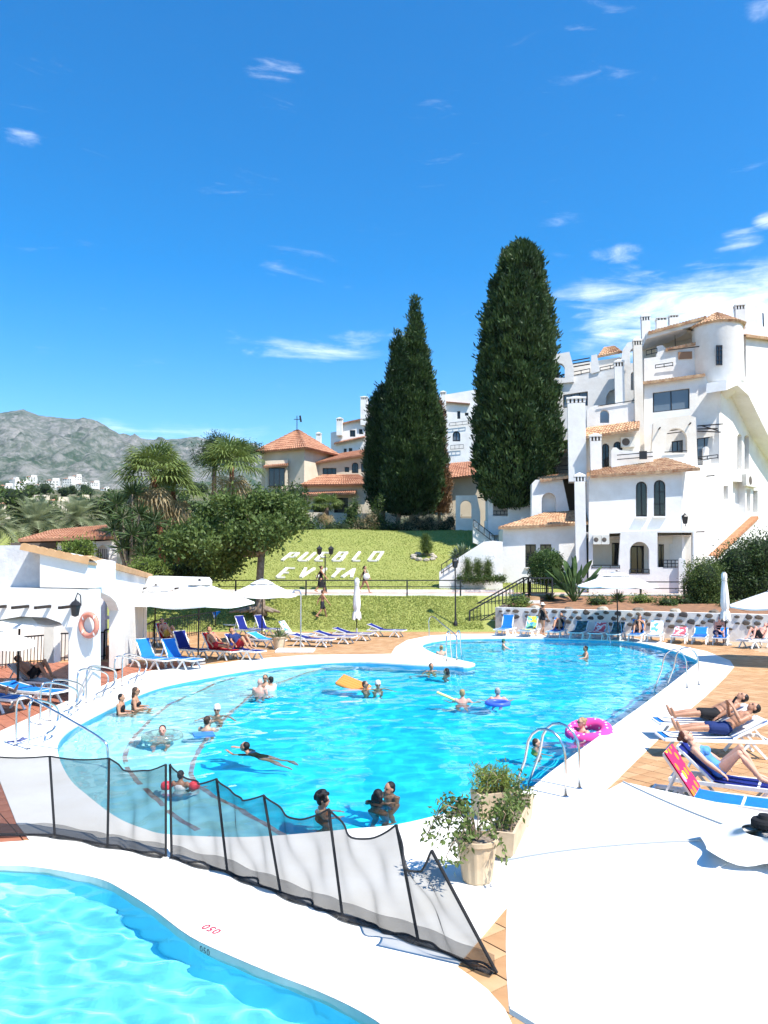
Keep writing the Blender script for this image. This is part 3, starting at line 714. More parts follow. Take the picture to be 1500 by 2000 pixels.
# fourth floor terrace
W([(1258, 752), (1258, 700), (1282, 697), (1283, 676), (1294, 674), (1300, 680), (1374, 666), (1374, 740)], p4, .5)
W([(1255, 652), (1378, 622), (1378, 740), (1255, 752)], p4, 4.0, m=WHITE2, off=-2.6)
W([(1262, 650), (1382, 618), (1382, 628), (1262, 662)], p4, 3.2, off=.3)
strip_roof(BLD, p4, (1266, 650), (1380, 619), back=.8, over=.5, up=.2)
rail(BLD, p4, (1262, 685), (1283, 680), (0, .3), 2); strip_roof(BLD, p4, (1300, 683), (1374, 668), back=.4, over=.2, up=.12)
MB().bar(p4.at(1305, 684, .5), p4.at(1372, 676, .5), .06).wobj('awning_pole', DARKWOOD, BLD)
MB().box(p4.at(1338, 694, .05), (.9, .08, .5), rz=-TH).wobj('wooden_panel', mat('panel_brown', (0.30, 0.17, 0.10), .7), BLD)
rail(BLD, p4, (1280, 713), (1314, 708), (0, .2), 2, off=.4)
for (x0, x1, yt, yb) in ((1254, 1271, 614, 662), (1283, 1303, 619, 640), (1308, 1326, 614, 634), (1438, 1457, 592, 640)):
    chimney(BLD, x0, x1, yt, yb, Plane((x0+x1)/2, p4.at(x0, 640).y+2.0, TH), 3)
# round tower with tiled cone
tc_ = P(1415, 1105, p3.at(1408, 700).y+1.2); tr = 47/1500*tc_.y
zt, zb = P(1415, 641, tc_.y).z, P(1415, 752, tc_.y).z
mb = MB(); mb.lathe([(0.2, zb-1.2), (tr*.55, zb-.75), (tr*.93, zb-.15), (tr, zb+.1), (tr*1.0, zt-.1), (tr*1.02, zt)], (tc_.x, tc_.y, 0), 40)
mb.wobj('tower', WHITE, BLD, smooth=True)
apex = Vector((tc_.x, tc_.y, P(1417, 611, tc_.y).z)); re_ = tr*1.13
for k in range(10):
    a0, a1_ = 2*math.pi*k/10, 2*math.pi*(k+1)/10
    tile_roof(BLD, (tc_.x+re_*math.cos(a0), tc_.y+re_*math.sin(a0), zt), (tc_.x+re_*math.cos(a1_), tc_.y+re_*math.sin(a1_), zt), apex, apex, w=.21, thick=.08)
for (x, y0, y1, w_) in ((1405, 674, 713, 12), (1450, 686, 727, 8)):
    u = P(x, 690, tc_.y).x-tc_.x; dirv = Vector((u/tr, -math.sqrt(max(0.01, 1-(u/tr)**2)), 0)); tpl = Plane(x, 50, 0)
    tpl.n = dirv; tpl.t = Vector((-dirv.y, dirv.x, 0)); tpl.o = Vector((tc_.x, tc_.y, CAM_H))+dirv*tr; tpl.th = math.atan2(-tpl.t.y, tpl.t.x)
    WN(rect_px(x-w_/2, x+w_/2, y0, y1), tpl, off=.035, trans=3 if w_ > 10 else 0, mull=1 if w_ > 10 else 0)
# side face, outside stair, openings
s1, s2 = arch_px(1440, 1449, 848, 917), arch_px(1454, 1463, 850, 917)
so = [(1431, 1008), (1431, 940), (1456, 941), (1456, 1010)]
sws = [rect_px(1413, 1422, 949, 975), rect_px(1458, 1466, 956, 999), rect_px(1471, 1480, 958, 1001)]
W([(1332, 917), (1405, 905), (1405, 770), (1500, 745), (1600, 740), (1600, 1170), (1332, 1166)], ps, 5.0, [s1, s2, so]+sws, skin=.5)
for q in [s1, s2]+sws: WN(q, ps, -.3, mull=0, fw=.05)
ac_unit(BLD, ps, 1458, 1480, 931, 948)
W([(1418, 762), (1440, 752), (1462, 772), (1500, 850), (1600, 1010), (1600, 930), (1500, 770), (1470, 735), (1420, 742)], ps, 1.3, off=1.1, name='outside_stair')
W([(1457, 652), (1600, 660), (1600, 800), (1457, 790)], Plane(1460, tc_.y+1.0, R(-30)), 3.0)
strip_roof(BLD, Plane(1460, tc_.y+1.0, R(-30)), (1457, 655), (1560, 668), back=1.5, up=.5)
W([(1370, 625), (1480, 622), (1480, 660), (1370, 660)], Plane(1420, tc_.y+3.2, TH), 3.0)
MB().bar(ps.at(1392, 1088, .9), ps.at(1474, 1011, .9), .5, .22).wobj('stair_coping', TERRA, BLD)
W([(1390, 1092), (1474, 1014), (1500, 1014), (1500, 1165), (1390, 1165)], ps, .4, off=1.05, name='stair_parapet')
# wall lantern
def lantern_mesh(s=1.0):
    return MB().lathe([(0.02*s, -.16*s), (.09*s, -.13*s), (.13*s, .12*s), (.15*s, .13*s), (.10*s, .20*s), (.03*s, .25*s), (.01*s, .31*s)], n=6)
# dish on the roof
dc = P(1490, 607, tc_.y+4); mb = MB(); mb.lathe([(0.02, 0), (.25, .03), (.45, .1), (.62, .2)], n=24)
me = mb.mesh(); me.transform(Matrix.Translation(dc) @ Euler((R(62), 0, R(20))).to_matrix().to_4x4())
dish = empty('satellite_dish', (dc.x, dc.y, dc.z-1.2), label='round white satellite dish on the roof beside the tower', cat='satellite dish')
world_child('reflector', me, PLASTIC_W, dish, smooth=True); MB().tube([(0, 0, 0), (0, 0, 1.15)], .05).obj('mast', IRON, dish)
# upper left mass
rc = [(1183, 792), (1184, 775), (1190, 764), (1207, 757), (1207, 790)]; uw = [(1100, 797), (1100, 771), (1148, 764), (1148, 792)]
W([(1070, 742), (1250, 712), (1250, 850), (1070, 862)], pU, 5.0, [rc, uw], skin=.6); WN(uw, pU, -.2, glass=GLASS_B, mull=2)
ca_ = arch_px(1080, 1103, 709, 738)
W([(1072, 694), (1112, 687), (1121, 720), (1121, 746), (1072, 750)], pU, .6, [ca_], skin=.6, off=.2, core=False)
rail(BLD, pU, (1080, 735), (1103, 731), (0, .25), 2, off=.1)
W([(1155, 694), (1166, 692), (1172, 725), (1155, 730)], pU, .6, off=.1)
W([(1118, 712), (1220, 696), (1220, 735), (1118, 740)], pU, 2.5, m=WHITE2, off=-2.2)
tile_roof(BLD, pU.at(1166, 697, -2.0), pU.at(1216, 687, -2.0), pU.at(1200, 676, -4), pU.at(1180, 679, -4))
for y in (703, 709, 715): MB().bar(pU.at(1118, y+2, .1), pU.at(1152, y-4, .1), .07).wobj('pergola_beam', DARKWOOD, BLD)
rail(BLD, pU, (1118, 727), (1152, 720), (0, .25), 2); rail(BLD, pU, (1172, 718), (1212, 710), (0, .22), 2)
h1, h2 = arch_px(1231, 1244, 680, 709), arch_px(1232, 1244, 726, 762)
W([(1213, 705), (1216, 684), (1226, 669), (1247, 665), (1247, 850), (1213, 850)], pU2, .8, [h1, h2], skin=.8, m=WHITE)
chimney(BLD, 1203, 1222, 703, 850, Plane(1212, 52.4, R(14)), 3)
ca2 = arch_px(1172, 1190, 800, 826)
W([(1146, 800), (1160, 792), (1250, 786), (1250, 850), (1146, 856)], pT, .5, [ca2], skin=.5)
rail(BLD, pT, (1168, 793), (1246, 781), (0,), 0, off=.1)
W([(1070, 805), (1113, 798), (1113, 945), (1070, 945)], pU, 3.0, [[(1078, 872), (1078, 840), (1108, 836), (1108, 868)], [(1082, 925), (1082, 895), (1110, 892), (1110, 925)]], off=-.6, skin=1.2)
strip_roof(BLD, pU, (1088, 884), (1113, 880), back=.8, up=.3)
rail(BLD, pU, (1072, 913), (1112, 908), (0, .3), 2, off=.2)
# roof-terrace parasols on that building
def small_parasol(par, c, r, h, m=FAB_W, n=8):
    mb = MB(); top = Vector(c)+Vector((0, 0, h)); rim = [Vector(c)+Vector((r*math.cos(2*math.pi*k/n), r*math.sin(2*math.pi*k/n), h-.35*r)) for k in range(n)]
    mb.add([top]+rim, [(0, k+1, (k+1) % n+1) for k in range(n)])
    return mb
for (x, y, Y, r, lab) in ((1318, 642, p4.at(1318, 660).y+.9, 1.5, 'beige parasol under the top terrace roof of the white building'), (1222, 792, pT.at(1222, 800).y+1.2, .95, 'cream parasol on the middle terrace of the white building')):
    c = P(x, y, Y); q = empty('terrace_parasol', (c.x, c.y, c.z-2.2), label=lab, cat='parasol')
    small_parasol(q, (0, 0, 0), r, 2.2).obj('canopy', mat('cream_canvas', (0.70, 0.60, 0.47), .85), q); MB().tube([(0, 0, 0), (0, 0, 2.15)], .025).obj('pole', DARKWOOD, q)
# ------------------------------------------------------------------ stairs, garden walls beside it
SW = empty('garden_stair', P(930, 1125, 47.5), label='white garden stair with sloping parapet walls beside the upper lawn', cat='stair')
pst = Plane(930, 47.3, R(3))
wall(SW, [(858, 1117), (893, 1091), (945, 1058), (963, 1056), (982, 1058), (982, 1160), (858, 1160)], pst, .4, name='parapet')
wall(SW, [(924, 1018), (930, 1017), (966, 1053), (966, 1075), (924, 1060)], Plane(940, 55, 0), .35, name='parapet')
wall(SW, [(947, 1017), (955, 1016), (984, 1041), (984, 1075), (947, 1050)], Plane(960, 56, 0), .35, name='parapet')
rail(SW, Plane(940, 54.8, 0), (925, 1015), (966, 1047), (0, .5), 4, name='handrail')
rail(SW, Plane(880, 47.2, R(3)), (862, 1103), (895, 1082), (0, .5), 3, name='handrail')
GT = empty('garden_arch', P(912, 1032, 60), label='white free-standing wall with an arched niche opening beside the brown bushes', cat='wall')
wall(GT, [(890, 968), (931, 967), (938, 1000), (938, 1036), (890, 1036)], Plane(912, 60, R(5)), .5, [arch_px(899, 921, 977, 1012)], skin=.5, core=False)
rail(GT, Plane(912, 60, R(5)), (899, 1010), (921, 1010), (0,), 0, off=.05); MB().bar(P(933, 972, 60), P(953, 971, 60), .1).wobj('beam', DARKWOOD, GT)
# ------------------------------------------------------------------ villa with the hipped tower roof
VIL = empty('villa', P(620, 1035, 76), label='cream villa with terracotta roofs and a square tower with weathervane', cat='building')
def hip(par, cx, cy_, ze, w, d, h, rz, m=ROOFR, ridge=0.0, tw=.26):
    Mr = Matrix.Rotation(rz, 3, 'Z'); c = Vector((cx, cy_, ze))
    A = [c+Mr @ Vector((sx*w/2, sy*d/2, 0)) for sx, sy in ((-1, -1), (1, -1), (1, 1), (-1, 1))]
    t0, t1 = c+Mr @ Vector((-ridge/2, 0, h)), c+Mr @ Vector((ridge/2, 0, h))
    for (a, b_, q, r_) in ((A[0], A[1], t1, t0), (A[1], A[2], t1, t1), (A[2], A[3], t0, t1), (A[3], A[0], t0, t0)):
        tile_roof(par, a, b_, q, r_, m, w=tw, rise=.09, step=.5)
CREAM = mat('villa_cream_render', (0.68, 0.60, 0.47), .9, col2=(0.60, 0.51, 0.38), scale=.7, bump=.2, bscale=4)
c = P(580, 884, 78); tw_ = 5.2
body = MB().box((c.x, c.y+0.5, (c.z+5.5)/2), (tw_, tw_, c.z-5.5), rz=R(-28)).wobj('wall', CREAM, VIL)
hip(VIL, c.x, c.y+.5, c.z-.1, 6.6, 6.6, P(580, 838, 78).z-c.z+.1, R(-28))
MB().tube([P(580, 842, 78), P(580, 812, 78)], .04).bar(P(574, 819, 78), P(588, 819, 78), .06).bar(P(586, 812, 78), P(588, 824, 78), .18).wobj('weathervane', IRON, VIL)
pv = Plane(650, 77, R(8)); pvt = Plane(541, 75.2, R(-28)); pvt2 = Plane(600, 76, R(62))
wv = [rect_px(597, 618, 918, 941), rect_px(630, 657, 914, 936), rect_px(673, 682, 912, 922), arch_px(687, 700, 903, 924), rect_px(705, 716, 905, 922)]
wall(VIL, [(585, 908), (722, 888), (722, 1040), (585, 1040)], pv, 6.0, wv, m=CREAM)
for q in wv: window(VIL, q, pv, mull=2 if q[2][0]-q[0][0] > 15 else 1)
strip_roof(VIL, pv, (584, 909), (724, 886), back=4, over=.5, up=1.3, m=ROOFR)
window(VIL, rect_px(525, 556, 914, 950), Plane(541, 75.0, R(-2)), 0.0, mull=2)
wall(VIL, [(518, 900), (562, 898), (562, 1000), (518, 1000)], Plane(541, 75.4, R(-2)), 1.5, m=CREAM)
strip_roof(VIL, Plane(541, 75.2, R(-2)), (514, 912), (562, 908), back=1.2, up=.45, m=ROOFR)
c2 = P(662, 947, 74); hip(VIL, c2.x, c2.y+2.4, c2.z, 7.2, 5.0, 1.25, R(-6), ridge=3.4)
wall(VIL, [(600, 945), (726, 945), (726, 1040), (600, 1040)], Plane(662, 74.6, R(6)), 3.0, [rect_px(612, 640, 985, 1010), rect_px(652, 680, 972, 1030)], m=CREAM)
window(VIL, rect_px(612, 640, 985, 1010), Plane(662, 74.6, R(6)), mull=3); window(VIL, rect_px(652, 680, 972, 1030), Plane(662, 74.6, R(6)), mull=2)
strip_roof(VIL, Plane(640, 73.6, R(6)), (586, 967), (692, 963), back=1.2, up=.4, m=ROOFR)
wall(VIL, [(586, 1000), (780, 1004), (780, 1040), (586, 1040)], Plane(680, 72, R(3)), .3, m=CREAM, name='garden_wall')
wall(VIL, [(866, 935), (950, 925), (950, 1035), (866, 1035)], Plane(905, 72, R(8)), 5.0, m=CREAM)
e1, e2 = P(862, 940, 71.5), P(930, 905, 72.5)
tile_roof(VIL, P(862, 936, 71.4), P(948, 926, 71.0), P(938, 900, 75), P(880, 905, 75), ROOFR, w=.26)
# white flats behind
FL = empty('background_flats', P(690, 900, 105), label='white flats with tall chimneys rising behind the villa roofs, left of the cypresses', cat='building')
pf = Plane(690, 104, R(8))
fw = [rect_px(683, 694, 840, 853), rect_px(701, 708, 838, 848), rect_px(671, 677, 876, 887), rect_px(681, 688, 875, 886)]
wall(FL, [(646, 845), (660, 842), (660, 828), (708, 818), (708, 792), (728, 790), (728, 920), (646, 920)], pf, 8.0, fw)
for q in fw: window(FL, q, pf, fw=.12)
strip_roof(FL, pf, (652, 867), (712, 854), back=.2, over=.7, up=.35, m=ROOFR); strip_roof(FL, pf, (662, 829), (708, 819), back=1.5, over=.4, up=.5, m=ROOFR)
chimney(FL, 704, 717, 774, 830, Plane(710, 103.4, R(8)), 3); chimney(FL, 657, 668, 816, 850, Plane(662, 103.4, R(8)), 3); chimney(FL, 617, 626, 845, 880, Plane(622, 103.4, R(8)), 3)
FR = empty('background_flats', P(888, 900, 100), label='white flats with arched window and chimney between the two cypress clumps', cat='building')
pf2 = Plane(888, 99, R(8))
fw = [rect_px(866, 872, 800, 812), rect_px(893, 899, 803, 818), arch_px(884, 899, 842, 862), rect_px(908, 915, 806, 812)]
wall(FR, [(846, 782), (862, 778), (862, 772), (935, 760), (935, 930), (846, 930)], pf2, 8.0, fw)
for q in fw: window(FR, q, pf2, fw=.12, glass=GLASS_B if q is fw[2] else None)
strip_roof(FR, pf2, (846, 783), (918, 789), back=.6, over=.4, up=.3, m=ROOFR); chimney(FR, 860, 871, 764, 800, Plane(865, 98.5, R(8)), 3)
rail(FR, pf2, (878, 826), (915, 822), (0, .4), 3, off=.3); rail(FR, pf2, (880, 870), (905, 868), (0, .5), 3, off=.3)
# ------------------------------------------------------------------ tiled lodge among the trees, left
LG = empty('lodge', P(150, 1100, 46), label='low lodge with terracotta roof and pointed arch gateway under the palms', cat='building')
plg = Plane(150, 46, R(-6))
wall(LG, [(20, 1060), (175, 1058), (175, 1112), (20, 1112)], Plane(100, 49, R(-6)), 2.0, m=SHADE_IN)  # back wall coloured dark for the shade under the lodge roof
tile_roof(LG, plg.at(35, 1055, .6), plg.at(222, 1050, .6), plg.at(208, 1026, -4.5), plg.at(105, 1036, -4.5), ROOFR)
wall(LG, [(38, 1055), (222, 1051), (222, 1057), (38, 1061)], plg, .2, m=DARKWOOD, name='fascia')
wall(LG, [(112, 1060), (122, 1060), (122, 1112), (112, 1112)], plg, .35, name='pillar')
ga = [(188, 1112), (188, 1078), (192, 1069), (200, 1064), (208, 1069), (212, 1078), (212, 1112)]
wall(LG, [(180, 1058), (228, 1055), (228, 1115), (180, 1115)], plg, 1.4, [ga], skin=.3, off=.2)
gt = MB()
for k in range(7):
    x = 189+22*k/6; gt.bar(plg.at(x, 1112, .05), plg.at(x, 1072 if 0 < k < 6 else 1082, .05), .03)
gt.bar(plg.at(189, 1090, .05), plg.at(211, 1090, .05), .03).wobj('gate', IRON, LG)
wall(LG, [(189, 1112), (189, 1070), (211, 1070), (211, 1112)], plg, .1, m=SHADE_IN, off=-.12, name='doorway_shade')  # dark plate coloured as the shade beyond the gate
# ------------------------------------------------------------------ vegetation kit
def np_mesh(name, V, F):
    me = bpy.data.meshes.new(name); n, k = F.shape
    me.vertices.add(len(V)); me.vertices.foreach_set('co', V.astype(np.float32).ravel())
    me.loops.add(n*k); me.loops.foreach_set('vertex_index', F.astype(np.int32).ravel())
    me.polygons.add(n); me.polygons.foreach_set('loop_start', np.arange(0, n*k, k, dtype=np.int32)); me.polygons.foreach_set('loop_total', np.full(n, k, dtype=np.int32))
    me.update(); me.validate(); return me
def unit(a): return a/np.maximum(np.linalg.norm(a, axis=1, keepdims=True), 1e-9)
def leaf_quads(C, D, L, Wd):
    """one pointed leaf (rhombus) per row: centre base C, direction D, length L, width Wd"""
    n = len(C); rnd = unit(rng.normal(size=(n, 3))); S = unit(np.cross(D, rnd)); L = np.asarray(L).reshape(-1, 1); Wd = np.asarray(Wd).reshape(-1, 1)
    N = np.cross(D, S)
    V = np.stack([C, C+D*L*.5+S*Wd*.5+N*L*.06, C+D*L, C+D*L*.5-S*Wd*.5+N*L*.06], axis=1).reshape(-1, 3)
    return V, np.arange(4*n).reshape(-1, 4)
def join_np(parts):
    V = []; F = []; o = 0
    for v, f in parts: V.append(v); F.append(f+o); o += len(v)
    return np.concatenate(V), np.concatenate(F)
def blob_leaves(blobs, n, L, W_, shell=0.55, up=0.25):
    """leaves through the volume of lumpy ellipsoids (c, r), denser to the outside, grouped in sprays"""
    vol = np.array([r[0]*r[1]*r[2] for c, r in blobs])**(2/3); pr = vol/vol.sum()
    ns = n//9; idx = rng.choice(len(blobs), ns, p=pr)
    c = np.array([blobs[i][0] for i in idx], float); r = np.array([blobs[i][1] for i in idx], float)
    d = unit(rng.normal(size=(ns, 3))); rad = (shell+(1-shell)*rng.random((ns, 1))**.6)
    lump = np.array([1+.22*mnoise.noise(Vector(q*2.3)) for q in (d+c*.37)]).reshape(-1, 1)
    C = c+d*r*rad*lump
    C9 = np.repeat(C, 9, axis=0)+rng.normal(size=(ns*9, 3))*L*1.1
    D = unit(np.repeat(d, 9, axis=0)*.7+rng.normal(size=(ns*9, 3))*.75+np.array([0, 0, up]))
    s = rng.uniform(.6, 1.25, (ns*9, 1))
    return leaf_quads(C9, D, L*s, W_*s)
def trunk_mb(pts, rs, n=9): return MB().tube(pts, rs, n)
def cypress(name, base, prof, lean, n, label, m_leaf, m_in, trunk_h, rng_seed=1, cat='cypress tree', group=None):
    """prof: list of (height fraction, radius); a dark core hull under thousands of upright sprays"""
    t = empty(name, base, label=label, cat=cat, group=group); n = int(n*1.7)
    H = prof[-1][0]; hs = np.array([p[0] for p in prof]); rs = np.array([p[1] for p in prof])
    def axis(h): return np.array([lean[0]*h/H, lean[1]*h/H])
    # core
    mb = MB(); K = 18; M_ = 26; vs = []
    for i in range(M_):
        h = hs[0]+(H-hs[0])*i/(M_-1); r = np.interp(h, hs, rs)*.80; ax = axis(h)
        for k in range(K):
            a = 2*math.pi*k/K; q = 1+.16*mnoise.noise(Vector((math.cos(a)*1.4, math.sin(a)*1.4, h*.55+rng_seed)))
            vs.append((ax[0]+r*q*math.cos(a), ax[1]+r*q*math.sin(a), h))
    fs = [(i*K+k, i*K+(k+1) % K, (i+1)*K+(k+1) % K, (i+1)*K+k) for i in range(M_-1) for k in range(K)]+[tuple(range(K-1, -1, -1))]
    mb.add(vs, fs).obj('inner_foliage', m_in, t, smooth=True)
    # sprays
    w = rs+.05; hh = rng.random(n*3)*(H-hs[0])+hs[0]; keep = rng.random(n*3) < np.interp(hh, hs, w)/w.max(); hh = hh[keep][:n]; n = len(hh)
    a = rng.random(n)*2*math.pi; r = np.interp(hh, hs, rs)
    sg = min(.42, .035*H); nc = max(12, n//26); ch_ = rng.random(nc*3)*(H-hs[0])+hs[0]; ch_ = ch_[rng.random(nc*3) < np.interp(ch_, hs, w)/w.max()][:nc]; nc = len(ch_); ca2_ = rng.random(nc)*2*math.pi
    pick = rng.integers(0, nc, n); dh = rng.normal(size=n)*sg*1.1; dl = rng.normal(size=n)*sg*.75; cl_ = rng.random(n) < .8
    hh = np.where(cl_, np.clip(ch_[pick]+dh, hs[0], H*.995), hh); r = np.interp(hh, hs, rs); a = np.where(cl_, ca2_[pick]+dl/np.maximum(r, .15), a)
    bump_ = np.where(cl_, sg*.55*np.exp(-.5*((dh/sg)**2+(dl/sg)**2)), 0)
    lump = np.array([1+.17*mnoise.noise(Vector((math.cos(x)*1.4, math.sin(x)*1.4, h*.55+rng_seed)))+.22*mnoise.noise(Vector((math.cos(x)*4, math.sin(x)*4, h*1.5)))+.20*mnoise.noise(Vector((math.cos(x)*3+9, math.sin(x)*3, h*.30))) for x, h in zip(a, hh)])
    stray = rng.random(n) < .09; rr = r*lump*(.78+.22*rng.random(n))+stray*rng.uniform(.05, .30, n)*min(1, H/8)+bump_; C = np.stack([lean[0]*hh/H+rr*np.cos(a), lean[1]*hh/H+rr*np.sin(a), hh], 1)
    out = np.stack([np.cos(a), np.sin(a), np.zeros(n)], 1); parts = []
    for k in range(5):
        D = unit(out*.55+np.array([0, 0, .95])+rng.normal(size=(n, 3))*.38); s = rng.uniform(.7, 1.3, (n, 1))*(H**.5)/4.2
        parts.append(leaf_quads(C+rng.normal(size=(n, 3))*.12, D, .36*s, .10*s))
    V, F = join_np(parts); link('crown', np_mesh('crown', V, F), m_leaf, t)
    if trunk_h: trunk_mb([(0, 0, -.4), (0, 0, hs[0]*.6), (lean[0]*.1, lean[1]*.1, hs[0]+1.5)], [trunk_h*1.15, trunk_h, trunk_h*.7], 12).obj('trunk', BARK, t, smooth=True)
    return t
CYP = leaf_mat('cypress_green', (0.014, 0.038, 0.012), (0.080, 0.135, 0.038), trans=.15, scale=.9)
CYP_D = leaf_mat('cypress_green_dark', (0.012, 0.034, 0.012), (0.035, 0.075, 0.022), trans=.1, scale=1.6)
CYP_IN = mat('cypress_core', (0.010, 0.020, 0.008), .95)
CYP_BR = leaf_mat('cypress_dead_brown', (0.10, 0.055, 0.025), (0.27, 0.16, 0.08), trans=.15, scale=1.4)
BR_IN = mat('dead_core', (0.06, 0.035, 0.02), .95)
def cyp_at(name, prof_px, bx, by, Y, n, label, ml, mi, trunk=0.0, seed=1, group=None):
    """profile given as photo (y, left x, right x), bottom to top"""
    b = P(bx, by, Y); pr = []; k = Y/1500.0
    for y, xl, xr in prof_px:
        z = P(bx, y, Y).z-b.z; pr.append((z, max(.06, (xr-xl)/2*k*.95-.12)))
    ytop, xl, xr = prof_px[-1]; lean = ((xl+xr)/2-bx)*k, 0
    return cypress(name, b, pr, lean, n, label, ml, mi, trunk, seed, group=group)
cyp_at('cypress_tree', [(992, 965, 1025), (970, 938, 1052), (940, 922, 1072), (900, 916, 1080), (850, 918, 1083), (790, 920, 1080), (720, 924, 1076), (650, 930, 1072), (590, 942, 1064), (540, 956, 1054), (505, 976, 1046), (488, 996, 1040), (479, 1014, 1032)],
       1003, 1032, 56, 9500, 'tallest broad dark cypress with a rounded top, beside the white building', CYP, CYP_IN, .42, 1, 'cypress trees on the slope')
cyp_at('cypress_tree', [(1006, 770, 838), (975, 752, 862), (930, 748, 869), (880, 750, 864), (820, 752, 852), (760, 760, 838), (710, 770, 826), (665, 783, 820), (630, 797, 818), (605, 806, 815), (584, 811, 813)],
       806, 1028, 66, 7000, 'pointed cypress with the sharpest spire, in the middle clump', CYP, CYP_IN, .3, 4, 'cypress trees on the slope')
cyp_at('cypress_tree', [(1000, 752, 800), (930, 748, 805), (850, 750, 806), (780, 756, 802), (720, 764, 796), (680, 770, 788), (645, 776, 781)],
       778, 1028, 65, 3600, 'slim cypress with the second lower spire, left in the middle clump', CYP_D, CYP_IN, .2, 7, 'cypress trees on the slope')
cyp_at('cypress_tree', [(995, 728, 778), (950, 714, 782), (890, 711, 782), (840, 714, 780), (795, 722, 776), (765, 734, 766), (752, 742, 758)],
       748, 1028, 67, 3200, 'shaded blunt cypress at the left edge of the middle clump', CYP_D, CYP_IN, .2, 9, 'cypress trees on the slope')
cyp_at('cypress_tree', [(1000, 838, 872), (950, 840, 884), (900, 842, 880), (850, 842, 874), (800, 842, 864), (770, 846, 856)],
       858, 1030, 67.5, 2200, 'half dead brownish cypress at the right edge of the middle clump', CYP_BR, BR_IN, .15, 13, 'cypress trees on the slope')
# ------------------------------------------------------------------ broadleaf trees and shrubs
LEAF_A = leaf_mat('leaf_mid_green', (0.045, 0.085, 0.018), (0.150, 0.205, 0.050), trans=.3, scale=.9)
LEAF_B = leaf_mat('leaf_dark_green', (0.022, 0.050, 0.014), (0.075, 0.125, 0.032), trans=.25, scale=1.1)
LEAF_C = leaf_mat('leaf_bright_green', (0.09, 0.15, 0.025), (0.24, 0.31, 0.07), trans=.35, scale=1.1)
LEAF_H = leaf_mat('leaf_hedge', (0.030, 0.065, 0.014), (0.105, 0.165, 0.035), trans=.2, scale=2.0)
def shrub(name, base, blobs, n, L, W_, m_leaf, label, cat='bush', group=None, stems=3, m_in=None, core=.72):
    t = empty(name, base, label=label, cat=cat, group=group)
    V, F = blob_leaves(blobs, n, L, W_); link('foliage', np_mesh('foliage', V, F), m_leaf, t)
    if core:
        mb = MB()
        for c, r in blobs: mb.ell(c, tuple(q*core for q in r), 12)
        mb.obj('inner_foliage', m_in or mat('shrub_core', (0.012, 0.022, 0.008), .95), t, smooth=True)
    mb = MB()
    for k in range(stems):
        a = 2*math.pi*k/max(1, stems); c, r = blobs[k % len(blobs)]
        mb.tube([(.06*math.cos(a), .06*math.sin(a), -.1), ((c[0])*.5, (c[1])*.5, c[2]*.5), (c[0], c[1], c[2])], [.05, .035, .02], 6)
    if stems: mb.obj('stem', BARK_D, t)
    return t
def blobs_px(lst, base, Y, dy=1.0):
    """(px x, px y, px radius x, px radius y[, dY]) -> local ellipsoids around base"""
    out = []; k = Y/1500.0
    for q in lst:
        x, y, rx, ry = q[:4]; dY = q[4] if len(q) > 4 else 0.0
        c = P(x, y, Y+dY)-Vector(base); out.append(((c.x, c.y, c.z), (rx*k, rx*k*dy, ry*k)))
    return out
def shrub_px(name, bx, by, Y, lst, n, L, W_, m, label, **kw):
    b = P(bx, by, Y); return shrub(name, b, blobs_px(lst, b, Y), n, L, W_, m, label, **kw)
# the shade tree with pale trunk and spreading roots
b = P(508, 1194, 41.2); T = empty('shade_tree', b, label='broad leafy shade tree with pale trunk and roots on the lawn edge', cat='tree')
bl = blobs_px([(380, 1040, 50, 45), (430, 1018, 52, 40, 1.5), (480, 1003, 56, 38), (545, 1003, 48, 36, 1), (572, 1010, 24, 22), (495, 1035, 48, 34, -1.4), (440, 1068, 55, 38, -1), (365, 1078, 42, 36, .5), (340, 1050, 30, 34, 1), (570, 1000, 26, 20, 2), (410, 1095, 50, 26, .6), (530, 1030, 26, 20, -1.2), (460, 1080, 40, 22, .5)], b, 41.2)
nz_ = lambda: float(np.clip(rng.normal(), -.95, .95))
sb = [((c[0]+nz_()*r[0]*.6, c[1]+nz_()*r[1]*.6, c[2]+nz_()*r[2]*.55), (r[0]*.42, r[1]*.42, r[2]*.42)) for c, r in bl for _ in range(5)]
V, F = blob_leaves(sb, 26000, .24, .13, shell=.45); link('crown', np_mesh('crown', V, F), LEAF_A, T)
mb = MB(); z1 = P(508, 1075, 41.2).z-b.z
mb.tube([(0, 0, -.2), (.02, 0, .25), (-.03, 0, z1*.55), (.05, 0, z1)], [.42, .27, .20, .19], 12)
for (c, r) in bl: mb.tube([(.05, 0, z1*.92), (c[0]*.45, c[1]*.5, z1+(c[2]-z1)*.45), (c[0], c[1], c[2])], [.12, .07, .03], 7)
mb.obj('trunk', BARK, T, smooth=True)
for (x, y) in ((450, 1190), (470, 1202), (548, 1187), (535, 1200), (490, 1210)):
    q = P(x, y, 41.2)-b; MB().tube([(0, 0, .18), (q.x*.5, -.15, .10), (q.x, -.35+q.z*.2, -.02)], [.22, .13, .05], 8).obj('root', BARK, T, smooth=True)
